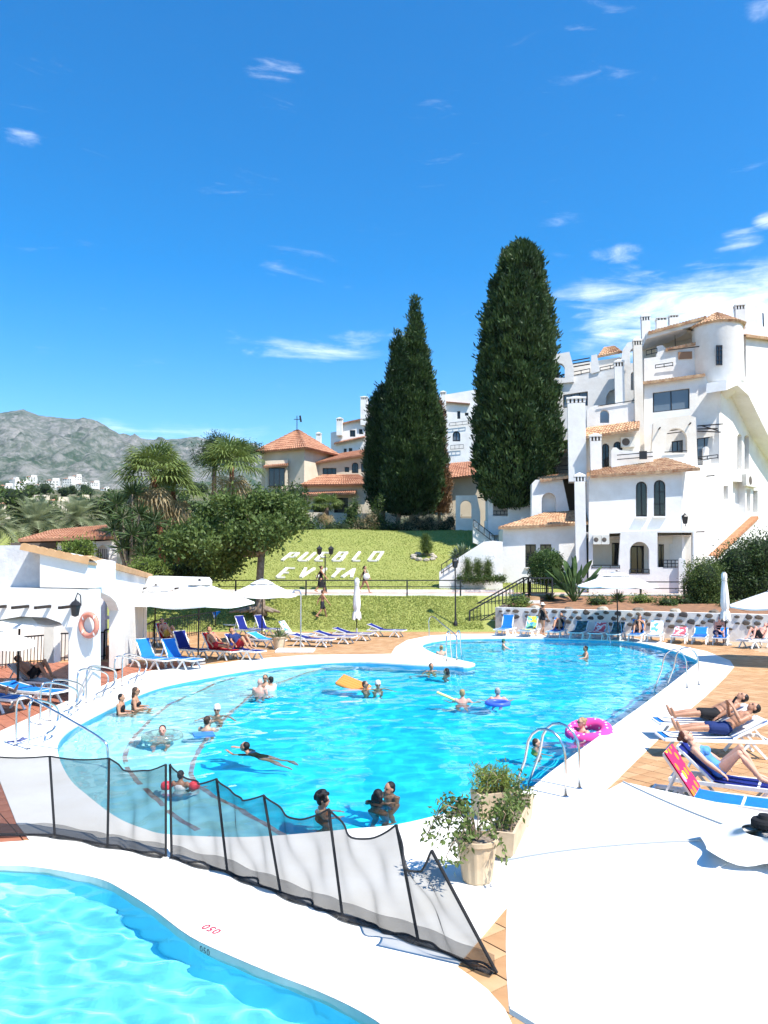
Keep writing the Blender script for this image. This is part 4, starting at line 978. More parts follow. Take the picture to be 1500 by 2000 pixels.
# fan palms
FANP = leaf_mat('fan_palm_green', (0.075, 0.125, 0.028), (0.27, 0.33, 0.10), trans=.35, scale=1.3)
FAND = leaf_mat('fan_palm_dry', (0.24, 0.17, 0.08), (0.42, 0.33, 0.18), trans=.25, scale=1.3)
def fan_palm(base, top, r, nl, label, trunk_r=.17, m_tr=None, dry=8, name='fan_palm', group=None):
    t = empty(name, base, label=label, cat='palm', group=group); top = Vector(top)-Vector(base)
    trunk_mb([(0, 0, -.3), (top.x*.5+.05, top.y*.5, top.z*.5), top], [trunk_r*1.2, trunk_r, trunk_r*.9], 10).obj('trunk', m_tr or BARK_R, t, smooth=True)
    for kind, cnt, m_ in (('frond', nl, FANP), ('dry_frond', dry, FAND)):
        vs = []; fs = []
        for k in range(cnt):
            a = rng.uniform(0, 2*math.pi); el = rng.uniform(-.12, 1.3) if kind == 'frond' else rng.uniform(-1.35, -.75)
            d = Vector((math.cos(a)*math.cos(el), math.sin(a)*math.cos(el), math.sin(el))); side = d.cross(Vector((0, 0, 1)))
            side = side.normalized() if side.length > .05 else Vector((1, 0, 0)); nrm = side.cross(d)
            pet = r*rng.uniform(.40, .55); c = top+d*pet; R_ = r*rng.uniform(.5, .68); w0 = .025
            b0 = len(vs); vs += [top-side*w0, top+side*w0, c+side*w0, c-side*w0]; fs.append((b0, b0+1, b0+2, b0+3))
            for s in range(15):
                th = (s-7)/7*1.75; dd = d*math.cos(th)+side*math.sin(th); L = R_*(1-.22*abs(th)/1.75); droop = nrm*(-.02)+Vector((0, 0, -1))*L*rng.uniform(.18, .42)
                pz = side*math.cos(th)*.055-d*math.sin(th)*.055; mid = c+dd*L*.6+nrm*.03
                b0 = len(vs); vs += [c, mid+pz, c+dd*L+droop, mid-pz]; fs.append((b0, b0+1, b0+2, b0+3))
        if cnt:
            me = bpy.data.meshes.new(kind); me.from_pydata(vs, [], fs); link('crown' if kind == 'frond' else 'dry_skirt', me, m_, t)
    return t
gp = 'fan palms left of the villa'
fan_palm(P(318, 1098, 47), P(300, 932, 47), 2.6, 46, 'fan palm with red-brown trunk, left one of the tall pair', dry=12, group=gp)
fan_palm(P(345, 1092, 48.5), P(338, 960, 48.5), 2.3, 34, 'lower fan palm crowded between the tall pair', dry=10, group=gp)
fan_palm(P(452, 1075, 53), P(452, 912, 53), 2.6, 46, 'tall fan palm nearest the villa, fronds against the sky', dry=9, group=gp)
fan_palm(P(640, 1060, 66), P(637, 992, 66), 1.7, 30, 'small fan palm on the lawn top before the villa porch', dry=5, trunk_r=.22, m_tr=BARK_D, group=gp)
# feather palms
DATE = leaf_mat('date_palm_grey_green', (0.15, 0.185, 0.09), (0.40, 0.43, 0.26), trans=.35, scale=.8)
def date_palm(base, top, r, nl, label, group=None, m=None, name='date_palm'):
    t = empty(name, base, label=label, cat='palm', group=group); top = Vector(top)-Vector(base)
    trunk_mb([(0, 0, -.3), top*.5, top], [.32, .27, .30], 10).obj('trunk', BARK_D, t, smooth=True)
    vs = []; fs = []
    for k in range(nl):
        a = 2.4*k+rng.uniform(-.2, .2); el = 1.35-1.75*(k/nl)**.9; L = r*rng.uniform(.85, 1.1); h = Vector((math.cos(a), math.sin(a), 0)); side = Vector((-h.y, h.x, 0))
        pts = [top+h*L*s*math.cos(el)*(1-.12*s)+Vector((0, 0, L*(math.sin(el)*s-.42*s*s))) for s in np.linspace(0, 1, 9)]
        for i in range(8):
            p, q = pts[i], pts[i+1]; dr = (q-p).normalized()
            for u in (0, .5):
                for sg in (-1, 1):
                    o = p.lerp(q, u); l = L*.27*math.sin(math.pi*min(.97, (i+u+1.2)/9.6)); tip = o+(side*sg*.8+dr*.75+Vector((0, 0, .12))).normalized()*l
                    w = dr*.06; b0 = len(vs); vs += [o-w, o+w, tip]; fs.append((b0, b0+1, b0+2))
            b0 = len(vs); vs += [p-side*.02, p+side*.02, q+side*.015, q-side*.015]; fs.append((b0, b0+1, b0+2, b0+3))
    me = bpy.data.meshes.new('crown'); me.from_pydata(vs, [], fs); link('crown', me, m or DATE, t); return t
gd = 'date palms behind the lodge'
date_palm(P(66, 1090, 54), P(68, 1022, 54), 3.1, 52, 'grey-green date palm, nearer the left edge of the picture', gd)
date_palm(P(152, 1085, 58), P(150, 1014, 58), 3.2, 52, 'grey-green date palm standing right of its twin', gd)
date_palm(P(-10, 1090, 50), P(-12, 1025, 50), 2.4, 36, 'date palm cut off by the left edge of the picture', gd)
# yucca clump
YUC = leaf_mat('yucca_green', (0.020, 0.048, 0.016), (0.085, 0.135, 0.04), trans=.15, scale=2)
def rosettes(name, base, cs, r, nl, m, label, cat='plant', w=.055, stem=True, up=.15, group=None):
    t = empty(name, base, label=label, cat=cat, group=group); Vp = []
    for c in cs:
        D = unit(rng.normal(size=(nl, 3))+np.array([0, 0, up])); D[:, 2] = np.where(D[:, 2] < -.55, -D[:, 2], D[:, 2]); L = r*rng.uniform(.7, 1.1, (nl, 1))
        Vp.append(leaf_quads(np.tile(np.array(c, float), (nl, 1)), D, L, np.full((nl, 1), w)))
    V, F = join_np(Vp); link('leaves', np_mesh('leaves', V, F), m, t)
    if stem:
        mb = MB()
        for c in cs: mb.tube([(c[0]*.3, c[1]*.3, -.15), (c[0]*.8, c[1]*.8, c[2]*.6), c], [.10, .08, .06], 7)
        mb.obj('stem', BARK, t)
    return t
b = P(255, 1100, 44.5)
rosettes('yucca', b, [tuple(P(x, y, 44.5+dy)-b) for x, y, dy in ((228, 985, .5), (258, 965, 1), (240, 1012, 0), (272, 1005, .6), (222, 1035, 0), (258, 1045, -.5), (285, 1050, .3), (300, 1020, 1), (240, 1070, -.4), (282, 1085, -.5))], 1.05, 95, YUC, 'dark spiky yucca clump with several heads beside the lodge', w=.075)
# ------------------------------------------------------------------ shrubs round the lawn and villa
shrub_px('garden_bush', 290, 1128, 40.6, [(285, 1110, 28, 18), (310, 1115, 20, 14)], 2600, .14, .07, LEAF_C, 'bright green low bush at the end of the arcade roof')
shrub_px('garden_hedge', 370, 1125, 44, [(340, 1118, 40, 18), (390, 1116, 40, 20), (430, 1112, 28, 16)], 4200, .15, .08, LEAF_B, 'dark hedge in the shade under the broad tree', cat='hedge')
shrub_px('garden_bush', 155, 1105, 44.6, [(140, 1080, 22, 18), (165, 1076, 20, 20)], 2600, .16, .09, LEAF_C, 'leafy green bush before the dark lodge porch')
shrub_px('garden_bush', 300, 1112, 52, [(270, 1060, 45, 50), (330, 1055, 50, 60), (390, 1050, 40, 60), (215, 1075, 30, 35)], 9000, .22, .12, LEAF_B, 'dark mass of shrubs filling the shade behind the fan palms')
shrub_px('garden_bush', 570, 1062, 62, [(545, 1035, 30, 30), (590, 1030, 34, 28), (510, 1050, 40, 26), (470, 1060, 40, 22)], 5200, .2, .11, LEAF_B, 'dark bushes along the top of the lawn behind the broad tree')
shrub_px('flowering_shrub', 555, 1040, 66, [(545, 985, 34, 34), (575, 975, 26, 30), (515, 990, 30, 34)], 5000, .2, .1, LEAF_B, 'tall dark flowering shrub against the villa wall', stems=4)
for x, y, h_, Y, lab in ((690, 1045, 26, 64, 'left of the two upright bushes before the villa gate'), (737, 1045, 32, 64, 'right of the two upright bushes before the villa gate')):
    shrub_px('upright_bush', x, y, Y, [(x, y-18, 17, 22), (x-4, y-40, 12, 20), (x+4, y-h_-30, 8, 16)], 2600, .15, .07, LEAF_H, lab, group='upright bushes at the villa')
for x, Y, lab in ((800, 62.5, 'dry straw-coloured shrub at the foot of the middle cypresses'), (828, 63, 'dry shrub beside the straw-coloured one under the cypresses'), (868, 62, 'dry brown shrub under the half dead cypress'), (710, 63, 'dry low shrub between the two upright bushes')):
    shrub_px('dry_shrub', x, 1048, Y, [(x, 1030, 20, 17), (x+12, 1020, 12, 16)], 1500, .2, .05, leaf_mat('dry_shrub', (.13, .10, .05), (.36, .29, .17), trans=.2), lab, group='dry shrubs under the cypresses')
shrub_px('garden_hedge', 760, 1046, 63.5, [(x, 1033, 22, 15) for x in range(650, 880, 24)], 6500, .16, .08, LEAF_B, 'low dark hedge along the crest of the lawn', cat='hedge', stems=4)
# dark spreading pine against the sky
b = P(418, 960, 72); T = empty('flat_pine', b, label='dark flat-crowned conifer rising behind the fan palms', cat='tree')
bl = blobs_px([(425, 862, 26, 10), (410, 880, 28, 9), (440, 875, 16, 7), (400, 898, 24, 9), (430, 900, 24, 9), (492, 878, 22, 8, 4), (480, 892, 24, 8, 4)], b, 72)
V, F = blob_leaves(bl, 7000, .26, .07, shell=.2); link('crown', np_mesh('crown', V, F), CYP_D, T)
mb = MB(); mb.tube([(0, 0, -2), (0, 0, 2.5), (.2, 0, 4.6)], [.25, .2, .1], 8)
for c, r in bl: mb.tube([(0, 0, c[2]-.8), c], [.08, .03], 6)
mb.obj('trunk', BARK_D, T)
# ------------------------------------------------------------------ planting on the right-hand bed
b = P(1068, 1170, 42.6); T = empty('topiary', b, label='dense clipped round topiary tree on a thin stem before the white wing', cat='topiary')
bl = [((0, 0, 1.75), (.86, .86, .80)), ((0, 0, 1.35), (.86, .86, .5)), ((0, 0, 2.05), (.8, .8, .62))]
V, F = blob_leaves(bl, 16000, .09, .05, shell=.86); link('crown', np_mesh('crown', V, F), LEAF_H, T)
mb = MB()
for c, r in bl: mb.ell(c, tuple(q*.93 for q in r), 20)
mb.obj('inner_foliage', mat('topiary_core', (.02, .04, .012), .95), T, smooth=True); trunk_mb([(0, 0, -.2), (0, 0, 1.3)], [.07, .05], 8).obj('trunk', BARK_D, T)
rosettes('low_palm', P(1075, 1178, 42), [(0, 0, .2)], .55, 90, YUC, 'small spiky rosette at the foot of the topiary', w=.05, stem=False, up=.5)
BOP = leaf_mat('strelitzia_leaf', (0.028, 0.065, 0.020), (0.12, 0.19, 0.06), trans=.2, scale=1.5)
def paddle_plant(base, n, h, label, name='bird_of_paradise_plant'):
    t = empty(name, base, label=label, cat='plant'); vs = []; fs = []; st = MB()
    for k in range(n):
        a = rng.uniform(0, 2*math.pi); tilt = rng.uniform(.05, .75); H = h*rng.uniform(.45, 1.0); d = Vector((math.cos(a)*math.sin(tilt), math.sin(a)*math.sin(tilt), math.cos(tilt)))
        p = d*H*.55; st.tube([(d.x*.05, d.y*.05, 0), p*.6, p], [.022, .018, .012], 5); side = d.cross(Vector((rng.normal(), rng.normal(), .2))).normalized(); L = H*.55; wd = L*.30; nr = side.cross(d)
        pts = []
        for s in np.linspace(0, 1, 7):
            c = p+d*L*s-Vector((0, 0, 1))*L*.22*s*s+Vector((d.x, d.y, 0))*.1*s; ww = wd*math.sin(math.pi*min(1, .08+.92*s))**.7*(1-.25*s)*.55
            pts.append((c+side*ww+nr*ww*.35, c, c-side*ww+nr*ww*.35))
        b0 = len(vs); vs += [q for tr_ in pts for q in tr_]
        for i in range(6):
            for e in (0, 1): fs.append((b0+3*i+e, b0+3*i+e+1, b0+3*i+4+e, b0+3*i+3+e))
    me = bpy.data.meshes.new('leaves'); me.from_pydata(vs, [], fs); link('leaves', me, BOP, t, smooth=True); st.obj('stem', BOP, t); return t
paddle_plant(P(1122, 1176, 41.5), 46, 2.6, 'large bird-of-paradise plant with paddle leaves above the stone wall')
rosettes('low_palm', P(1207, 1178, 41), [(0, 0, .15)], .6, 120, YUC, 'dark spiky dwarf palm behind the open parasol on the bed', w=.05, stem=False, up=.6)
shrub_px('clipped_bush', 1375, 1190, 40.3, [(1375, 1130, 36, 40), (1360, 1150, 26, 34), (1392, 1152, 28, 36), (1378, 1172, 30, 22)], 12000, .10, .055, LEAF_A, 'rounded light green bush at the corner below the white building')
shrub_px('oleander_bush', 1460, 1190, 41.6, [(1440, 1105, 42, 48), (1490, 1090, 50, 50), (1540, 1110, 50, 60), (1430, 1150, 40, 40), (1490, 1155, 60, 42), (1405, 1120, 22, 34, .5)], 19000, .17, .06, LEAF_B, 'tall dark oleander bush at the right edge of the picture')
for x, yb, Y, m_, lab in ((1010, 1182, 40.5, LEAF_C, 'low bright plant at the left end of the bed, above the steps'), (1165, 1184, 40.3, LEAF_H, 'low green plant right of the bird-of-paradise'), (1250, 1180, 40.6, LEAF_C, 'small bright plant on the bed behind the open parasol'),
                        (1300, 1186, 39.5, LEAF_H, 'low green plant midway along the bed'), (1335, 1184, 40, LEAF_B, 'dark low plant at the foot of the rounded bush'), (1420, 1192, 38.5, LEAF_H, 'green undergrowth behind the closed parasol'), (1475, 1195, 38, LEAF_B, 'dark undergrowth at the right end of the bed')):
    shrub_px('bed_plant', x, yb, Y, [(x, yb-9, 17, 9), (x+14, yb-6, 11, 7)], 900, .11, .05, m_, lab, group='low plants on the bed', stems=2)
for x, lab in ((913, 'smallest left one of the three little cypresses'), (934, 'middle one of the three little cypresses'), (953, 'right one of the three little cypresses, nearest the wing')):
    b = P(x, 1127, 46.75); k = 46.75/1500
    cypress('dwarf_cypress', b, [(.05, .10), (.3, .17), (.6, .14), (.85, .08), (1.05, .01)], (0, 0), 300, lab+' by the stair wall', leaf_mat('dwarf_cypress', (.05, .09, .02), (.15, .2, .05), trans=.15, scale=3), CYP_IN, 0, x, cat='cypress', group='three little cypresses by the stair wall')
b = P(940, 1134, 46.5); shrub('box_hedge', b, [((q, 0, .1), (.35, .28, .20)) for q in np.arange(-1.2, 1.3, .4)], 4500, .08, .045, LEAF_H, 'low clipped box hedge under the three little cypresses', cat='hedge', stems=0)
rosettes('agave', P(905, 1092, 50.5), [(0, 0, .3), (.35, .1, .15), (-.3, 0, .1)], .85, 46, leaf_mat('agave', (.10, .15, .08), (.33, .38, .24), trans=.1, scale=2), 'pale agave clump on the lawn beside the stair', w=.12, stem=False, up=.7)
cypress('young_conifer', P(832, 1080, 53.5), [(.0, .22), (.4, .34), (.8, .24), (1.2, .03)], (0, 0), 480, 'young conifer in a ring of rocks on the upper lawn', leaf_mat('young_conifer', (.06, .10, .02), (.17, .22, .05), trans=.15), CYP_IN, 0, 21, cat='conifer')
ROCK = mat('pale_rock', (.46, .41, .33), .9, col2=(.28, .24, .19), scale=3, bump=.6, bscale=8)
def rock_mesh(r, seed):
    bm = bmesh.new(); bmesh.ops.create_icosphere(bm, subdivisions=2, radius=r)
    for v in bm.verts: v.co *= 1+.35*mnoise.noise(v.co/r*1.3+Vector((seed*7.1, 0, 0))); v.co.z *= .62
    me = bpy.data.meshes.new('rock'); bm.to_mesh(me); bm.free(); return me
for k in range(9):
    a = 2*math.pi*k/9; b = P(828, 1086, 53.4); x, y = b.x+.75*math.cos(a), b.y+.6*math.sin(a)
    o = link('lawn_rock', rock_mesh(.2+.08*rng.random(), k), ROCK, smooth=False, loc=(x, y, hill(x, y)+.05)); tag(o, 'pale rock in the ring around the young conifer on the lawn', 'rock', 'rocks ringing the young conifer')
# ------------------------------------------------------------------ wooded hillside far left, and its houses
crowns = []
for k in range(4):
    bl = [((rng.normal()*1.3, rng.normal()*1.3, 2.6+rng.normal()*.7), (1.7+rng.random(), 1.7+rng.random(), 1.4+rng.random()*.8)) for _ in range(5)]
    V, F = blob_leaves(bl, 1500, .55, .30, shell=.5); cm = np_mesh('crown', V, F); cm.materials.append((LEAF_B, LEAF_A, LEAF_B, LEAF_H)[k])
    mb = MB()
    for c, r in bl: mb.ell(c, tuple(q*.75 for q in r), 10)
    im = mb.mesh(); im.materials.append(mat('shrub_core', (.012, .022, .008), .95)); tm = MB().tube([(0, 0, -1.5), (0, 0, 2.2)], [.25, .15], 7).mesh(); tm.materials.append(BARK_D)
    crowns.append((cm, im, tm))
hs_rng = np.random.default_rng(5); used = []
def hill_tree(x, y, Y, s, lab):
    p = P(x, 1000, Y); z = hill(p.x, Y); t = empty('hillside_tree', (p.x, Y, z), label=lab, cat='tree', group='trees on the far hillside'); t.scale = (s, s, s); t.rotation_euler = (0, 0, hs_rng.uniform(0, 6))
    cm, im, tm = crowns[hs_rng.integers(4)]
    for n_, me in (('crown', cm), ('inner_foliage', im), ('trunk', tm)): o = bpy.data.objects.new(n_, me); COL.objects.link(o); o.parent = t
for i in range(75):
    Y = float(hs_rng.choice([85, 110, 140, 180, 230, 300, 380, 480]))*hs_rng.uniform(.9, 1.1); x = hs_rng.uniform(-60, 560)
    zt_ = P(x, hs_rng.uniform(955, 1010) if Y < 250 else hs_rng.uniform(945, 965), Y).z; s_ = (zt_-hill(P(x, 1000, Y).x, Y))/4.4
    if s_ > .35: hill_tree(x, 0, Y, min(s_, 3.5), 'round green tree on the wooded hillside left of the villa')
FARW = mat('far_house_white', (.80, .77, .72), .9, col2=(.70, .66, .60), scale=.2)
gh = 'white houses on the far hillside'
spots = [(12, 955, 560, 30, 13), (45, 948, 620, 26, 12), (78, 952, 600, 24, 10), (104, 944, 680, 28, 12), (135, 940, 720, 24, 11), (160, 950, 640, 22, 10), (185, 946, 700, 20, 9), (28, 940, 760, 20, 9), (62, 936, 800, 22, 10), (205, 958, 580, 18, 9), (120, 956, 560, 18, 8), (150, 934, 860, 22, 8), (-15, 948, 640, 26, 12)]
spots += [(70, 1000, 130, 44, 30), (115, 1015, 110, 34, 26), (20, 1030, 90, 46, 34), (160, 1000, 150, 26, 18), (205, 1020, 105, 22, 24)]
pos = ['far left, lowest', 'far left behind', 'left of the pair', 'with the widest front', 'high in the middle', 'right of the middle', 'right end, upper', 'upper left row', 'upper row, second', 'right end, lower', 'small, in the lower row', 'highest of all', 'cut by the picture edge',
       'cream, behind the date palms', 'cream, right of the first date palm', 'cream, at the left edge behind the palm', 'small cream, behind the twin palms', 'cream, beside the yucca']
for (x, y, Y, w, h), ps_ in zip(spots, pos):
    w, h = (w*.8, h*.8) if Y > 200 else (w, h); near_ = Y < 200; k = Y/1500; c = P(x, y+h/2, Y); hw = w*k; hh = h*k*1.0; z0 = hill(c.x, Y)-1.0; z1 = P(x, y-h/2, Y).z
    t = empty('hillside_house', (c.x, Y, z0), rz=hs_rng.uniform(-.5, .5), label=('%s house on the slope, %s' % ('white' if not near_ else 'pale', ps_)), cat='house', group=gh)
    H = max(2.5, z1-z0); D_ = hw*.7
    MB().box((0, 0, H*.5), (hw, D_, H)).box((hw*.22, D_*.1, H+.12*hw), (hw*.5, D_*.6, .24*hw)).obj('wall', FARW if not near_ else CREAM, t)
    rf = MB(); rf.add([(-hw*.55, -D_*.56, H), (hw*.0, -D_*.56, H), (hw*.0, D_*.56, H), (-hw*.55, D_*.56, H), (-hw*.27, 0, H+hw*.12)], [(0, 1, 4), (1, 2, 4), (2, 3, 4), (3, 0, 4)]).obj('roof', ROOFR, t)
    nw = 4
    for i in range(nw):
        for fl in range(2):
            MB().box((-hw*.4+hw*.8*i/(nw-1), -D_*.5-.03*hw*.1, H-(.16+.30*fl)*min(H, hw*.8)), (hw*.09, .06, hw*.11)).obj('window', GLASS_D, t)
# mountain-top station
# ------------------------------------------------------------------ white pool-side arcade on the left
ARC = empty('arcade', G(157, 1370), label='whitewashed pool-side arcade with sloping tiled wall top, arches and pillars, at left', cat='building')
pa = Plane(157, G(157, 1370).y, 0)                        # face towards the camera
bB = G(256, 1292); aA = G(160, 1368)
pr = Plane(157, aA.y, 0); dv = (bB-aA).normalized(); pr.t = dv; pr.n = Vector((dv.y, -dv.x, 0)); pr.o = Vector((aA.x, aA.y, CAM_H)); pr.th = math.atan2(-dv.y, dv.x)
if pr.n.x < 0: pr.n = -pr.n
def wpoly(pl, pts): return [pl.at(x, y) for x, y in pts]
# arcade wall receding along the pool: big arch between pillar and pier
o1 = [(181, 1372), (181, 1172), (170, 1152), (180, 1153), (200, 1158), (215, 1165), (226, 1176), (232, 1192), (232, 1310)]
XA = 172
lp = [[pr.at(x, y) for x, y in ((XA, 1372), (XA, 1094), (290, 1124), (282, 1160), (281, 1296), (262, 1302), (232, 1306), (232, 1192), (226, 1176), (215, 1165), (200, 1158), (190, 1157), (184, 1176), (184, 1372))]]
me = slab_mesh(lp, -pr.n*0.30); world_child('arcade_wall', me, WHITE, ARC)
wall(ARC, [(78, 1078), (XA, 1096), (XA, 1149), (78, 1147)], pa, 2.0, name='upper_wall')
# tiled top: the run along the pool and the piece over the front
a0, a1 = pr.at(XA-3, 1092), pr.at(292, 1126)
tile_roof(ARC, a0+pr.n*.12, a1+pr.n*.12, a1-pr.n*.7+Vector((0, 0, .05)), a0-pr.n*.7+Vector((0, 0, .05)), TILE_B, w=.2, rise=.05)
a0, a1 = pa.at(40, 1066, .1), pa.at(XA+2, 1095, .1)
tile_roof(ARC, a0, a1, a1+Vector((0, .6, -.03)), a0+Vector((0, .6, -.03)), TILE_B, w=.2, rise=.05)
# flat beam at the far end, with hooks
w0 = pr.at(282, 1128); Yb = w0.y
wall(ARC, [(282, 1126), (392, 1129), (398, 1136), (398, 1152), (330, 1152), (282, 1158)], Plane(330, Yb+.3, R(-4)), 2.2, name='end_beam')
for x in (250, 285, 313, 347): stub(ARC, Plane(300, Yb+.2, R(-4)), x if x > 262 else 265, 1149, .5)
wall(ARC, [(255, 1155), (281, 1150), (281, 1296), (268, 1300)], Plane(270, Yb-.1, R(-4)), .5, name='pier')
# gable wall and front parapet
wall(ARC, [(-160, 1067), (45, 1065), (78, 1073), (78, 1147), (-160, 1147)], Plane(40, aA.y+.35, 0), .5, m=GREYR, name='gable_wall')  # grey base colour carries the weak grazing light on this gable
fo = [(-40, 1400), (-40, 1232), (-10, 1212), (40, 1204), (90, 1206), (118, 1216), (134, 1236), (134, 1400)]
lp = [[pa.at(x, y) for x, y in ((-160, 1146), (140, 1150), (181, 1152), (181, 1372), (134, 1372), (134, 1236), (118, 1216), (90, 1206), (40, 1204), (-10, 1212), (-40, 1232), (-40, 1400), (-160, 1410))]]
me = slab_mesh(lp, -pa.n*.55); world_child('front_wall', me, WHITE, ARC)
wall(ARC, [(-160, 1150), (150, 1150), (150, 1140), (-160, 1136)], Plane(0, aA.y+.7, 0), 2.0, name='roof_slab')
for x in (8, 52, 95, 140): stub(ARC, pa, x, 1184, .75, off=-.02, dx=.05)
# back wall, sign, inner pillar, railings
wall(ARC, [(-200, 1150), (205, 1150), (205, 1330), (-200, 1330)], Plane(100, aA.y+8.5, R(-4)), .3, name='back_wall')
lp = [[pr.at(x, y) for x, y in ((150, 1150), (290, 1150), (290, 1300), (150, 1378))]]; me = slab_mesh([[p-pr.n*4.2 for p in lp[0]]], -pr.n*.2); world_child('inner_wall', me, WHITE, ARC)
wall(ARC, [(205, 1203), (217, 1202), (217, 1209), (205, 1210)], Plane(210, aA.y+6.2, 0), .04, m=GREYR, name='notice')
wall(ARC, [(86, 1212), (105, 1216), (105, 1295), (86, 1295)], Plane(95, aA.y+4.0, 0), .5, name='pillar')
def iron_fence(par, A, B, h, nb, name='iron_fence'):
    A, B = Vector(A), Vector(B); mb = MB(); up = Vector((0, 0, 1)); mb.bar(A+up*h, B+up*h, .05).bar(A+up*.12, B+up*.12, .03)
    for i in range(nb+1): p = A.lerp(B, i/nb); mb.bar(p, p+up*h, .022 if 0 < i < nb else .05)
    return mb.wobj(name, IRON, par)
iron_fence(ARC, G(105, 1292), G(203, 1288), .98, 14); iron_fence(ARC, G(-40, 1310), G(86, 1296), .98, 18); iron_fence(ARC, G(203, 1288), G(227, 1278), 1.05, 5); iron_fence(ARC, G(227, 1278), G(258, 1283), 1.0, 8)
MB().box((G(150, 1289).x, G(150, 1289).y+.5, .2), (3.2, .3, .45)).wobj('low_brick_wall', mat('brick_orange', (.55, .26, .14), .85, col2=(.42, .18, .1), scale=4), ARC)
# second fence line by the grass, left of the lounger group
FN = empty('iron_railing', G(258, 1283), label='black iron railing between the arcade and the sloping garden', cat='railing')
iron_fence(FN, G(262, 1284), G(300, 1258), 1.0, 12, 'panel'); iron_fence(FN, G(300, 1258), G(420, 1232), 1.0, 26, 'panel')
# lantern on the pillar
lp_ = pa.at(147, 1192, .38); LT = empty('wall_lantern', lp_, label='black iron wall lantern on the white arcade pillar', cat='lantern')
lantern_mesh(1.0).obj('cage', IRON, LT); MB().tube([(0, .36, .1), (0, .3, .36), (0, .12, .42), (0, 0, .30)], .014, 6).obj('bracket', IRON, LT)
MB().lathe([(.02, -.1), (.06, -.08), (.085, .09), (.02, .1)], n=6).obj('glass', mat('lantern_glass', (.55, .52, .45), .1), LT)
# life ring
rc_ = pr.at(172, 1221); rc_ = pa.at(174, 1221, .12); LR = empty('life_ring', rc_, label='faded orange-pink life ring hanging on the white arcade pillar', cat='life ring')
def torus_mb(R0, r0, nu=28, nv=10, M=None, sq=1.0):
    vs = []; fs = []
    for i in range(nu):
        a = 2*math.pi*i/nu
        for j in range(nv):
            b_ = 2*math.pi*j/nv; v = Vector(((R0+r0*math.cos(b_))*math.cos(a), (R0+r0*math.cos(b_))*math.sin(a), r0*math.sin(b_)*sq)); vs.append(M @ v if M is not None else v)
    for i in range(nu):
        for j in range(nv): fs.append((i*nv+j, ((i+1) % nu)*nv+j, ((i+1) % nu)*nv+(j+1) % nv, i*nv+(j+1) % nv))
    return MB().add(vs, fs)
Mv = Matrix.Rotation(R(90), 3, 'X')
Mr_ = Matrix.Rotation(R(-25), 3, 'Z') @ Mv
torus_mb(.265, .068, M=Mr_).obj('ring', mat('ring_orange', (.72, .27, .19), .5, col2=(.62, .22, .16), scale=4), LR, smooth=True)
for a in (45, 135, 225, 315):
    p = Mr_ @ Vector((.265*math.cos(R(a)), .265*math.sin(R(a)), 0)); MB().ell(p, (.045, .078, .078), 10).obj('band', PLASTIC_W, LR)
MB().tube([Mr_ @ Vector((.355*math.cos(q), .355*math.sin(q), 0)) for q in np.linspace(0, 6.28, 25)], .008, 5).obj('rope', PLASTIC_W, LR)
# ------------------------------------------------------------------ stone wall on the right, each stone a piece
SWL = empty('stone_wall', (WALL_A+WALL_B)/2, label='white retaining wall set with dark stones behind the right-hand loungers', cat='wall')
dw = (WALL_B-WALL_A).normalized(); nw_ = Vector((dw.y, -dw.x, 0)); Lw = (WALL_B-WALL_A).length
a, b_ = WALL_A, WALL_B+dw*6
me = slab_mesh([[a+Vector((0, 0, -.1)), b_+Vector((0, 0, -.1)), b_+Vector((0, 0, 1.20)), a+Vector((0, 0, 1.24))]], -nw_*.4); world_child('wall', me, KERBW, SWL)
me = slab_mesh([[a+Vector((0, 0, -.1)), a+Vector((0, 0, 1.24)), a-nw_*.6+Vector((0, 0, 1.24)), a-nw_*.6+Vector((0, 0, -.1))]], dw*.35); world_child('return_wall', me, KERBW, SWL)
STONE = [mat('wall_stone_%d' % k, c_, .9, col2=tuple(q*.55 for q in c_), scale=6, bump=.6, bscale=14) for k, c_ in enumerate(((.15, .125, .105), (.20, .16, .125), (.11, .10, .095)))]
def stone_mesh(k):
    n = 7; rr = [.75+.5*rng.random() for _ in range(n)]; vs = []
    for ring, (s, d) in enumerate(((1, 0), (.93, .035), (.6, .05))): vs += [Vector((s*rr[i]*math.cos(2*math.pi*i/n), -d, s*rr[i]*.72*math.sin(2*math.pi*i/n))) for i in range(n)]
    fs = [(r*n+i, r*n+(i+1) % n, (r+1)*n+(i+1) % n, (r+1)*n+i) for r in range(2) for i in range(n)]+[tuple(2*n+i for i in range(n))]
    me = MB().add(vs, fs).mesh('stone'); me.materials.append(STONE[k % 3]); return me
sm = [stone_mesh(k) for k in range(9)]; rz_w = math.atan2(dw.y, dw.x)
for row in range(3):
    u = .3+.2*row
    while u < Lw+5.5:
        s = rng.uniform(.11, .2); z = 1.08-.25*row+rng.uniform(-.05, .05)
        if row < 2 or rng.random() < .72:
            o = bpy.data.objects.new('stone', sm[rng.integers(9)]); COL.objects.link(o); o.parent = SWL
            o.location = WALL_A+dw*u+nw_*.001+Vector((0, 0, z))-SWL.location; o.rotation_euler = (0, 0, rz_w); o.scale = (s, 1, s*rng.uniform(.75, 1.0))
        u += s*2+rng.uniform(.08, .28)
for k in range(7):
    u = .3+k*1.7; p = WALL_A+dw*u-nw_*.5; o = link('bed_boulder', rock_mesh(.22+.1*rng.random(), k+30), ROCK if k % 2 else STONE[1], loc=(p.x, p.y, 1.22)); tag(o, 'boulder on the bed edge above the stone wall', 'rock', 'boulders on the planting bed')
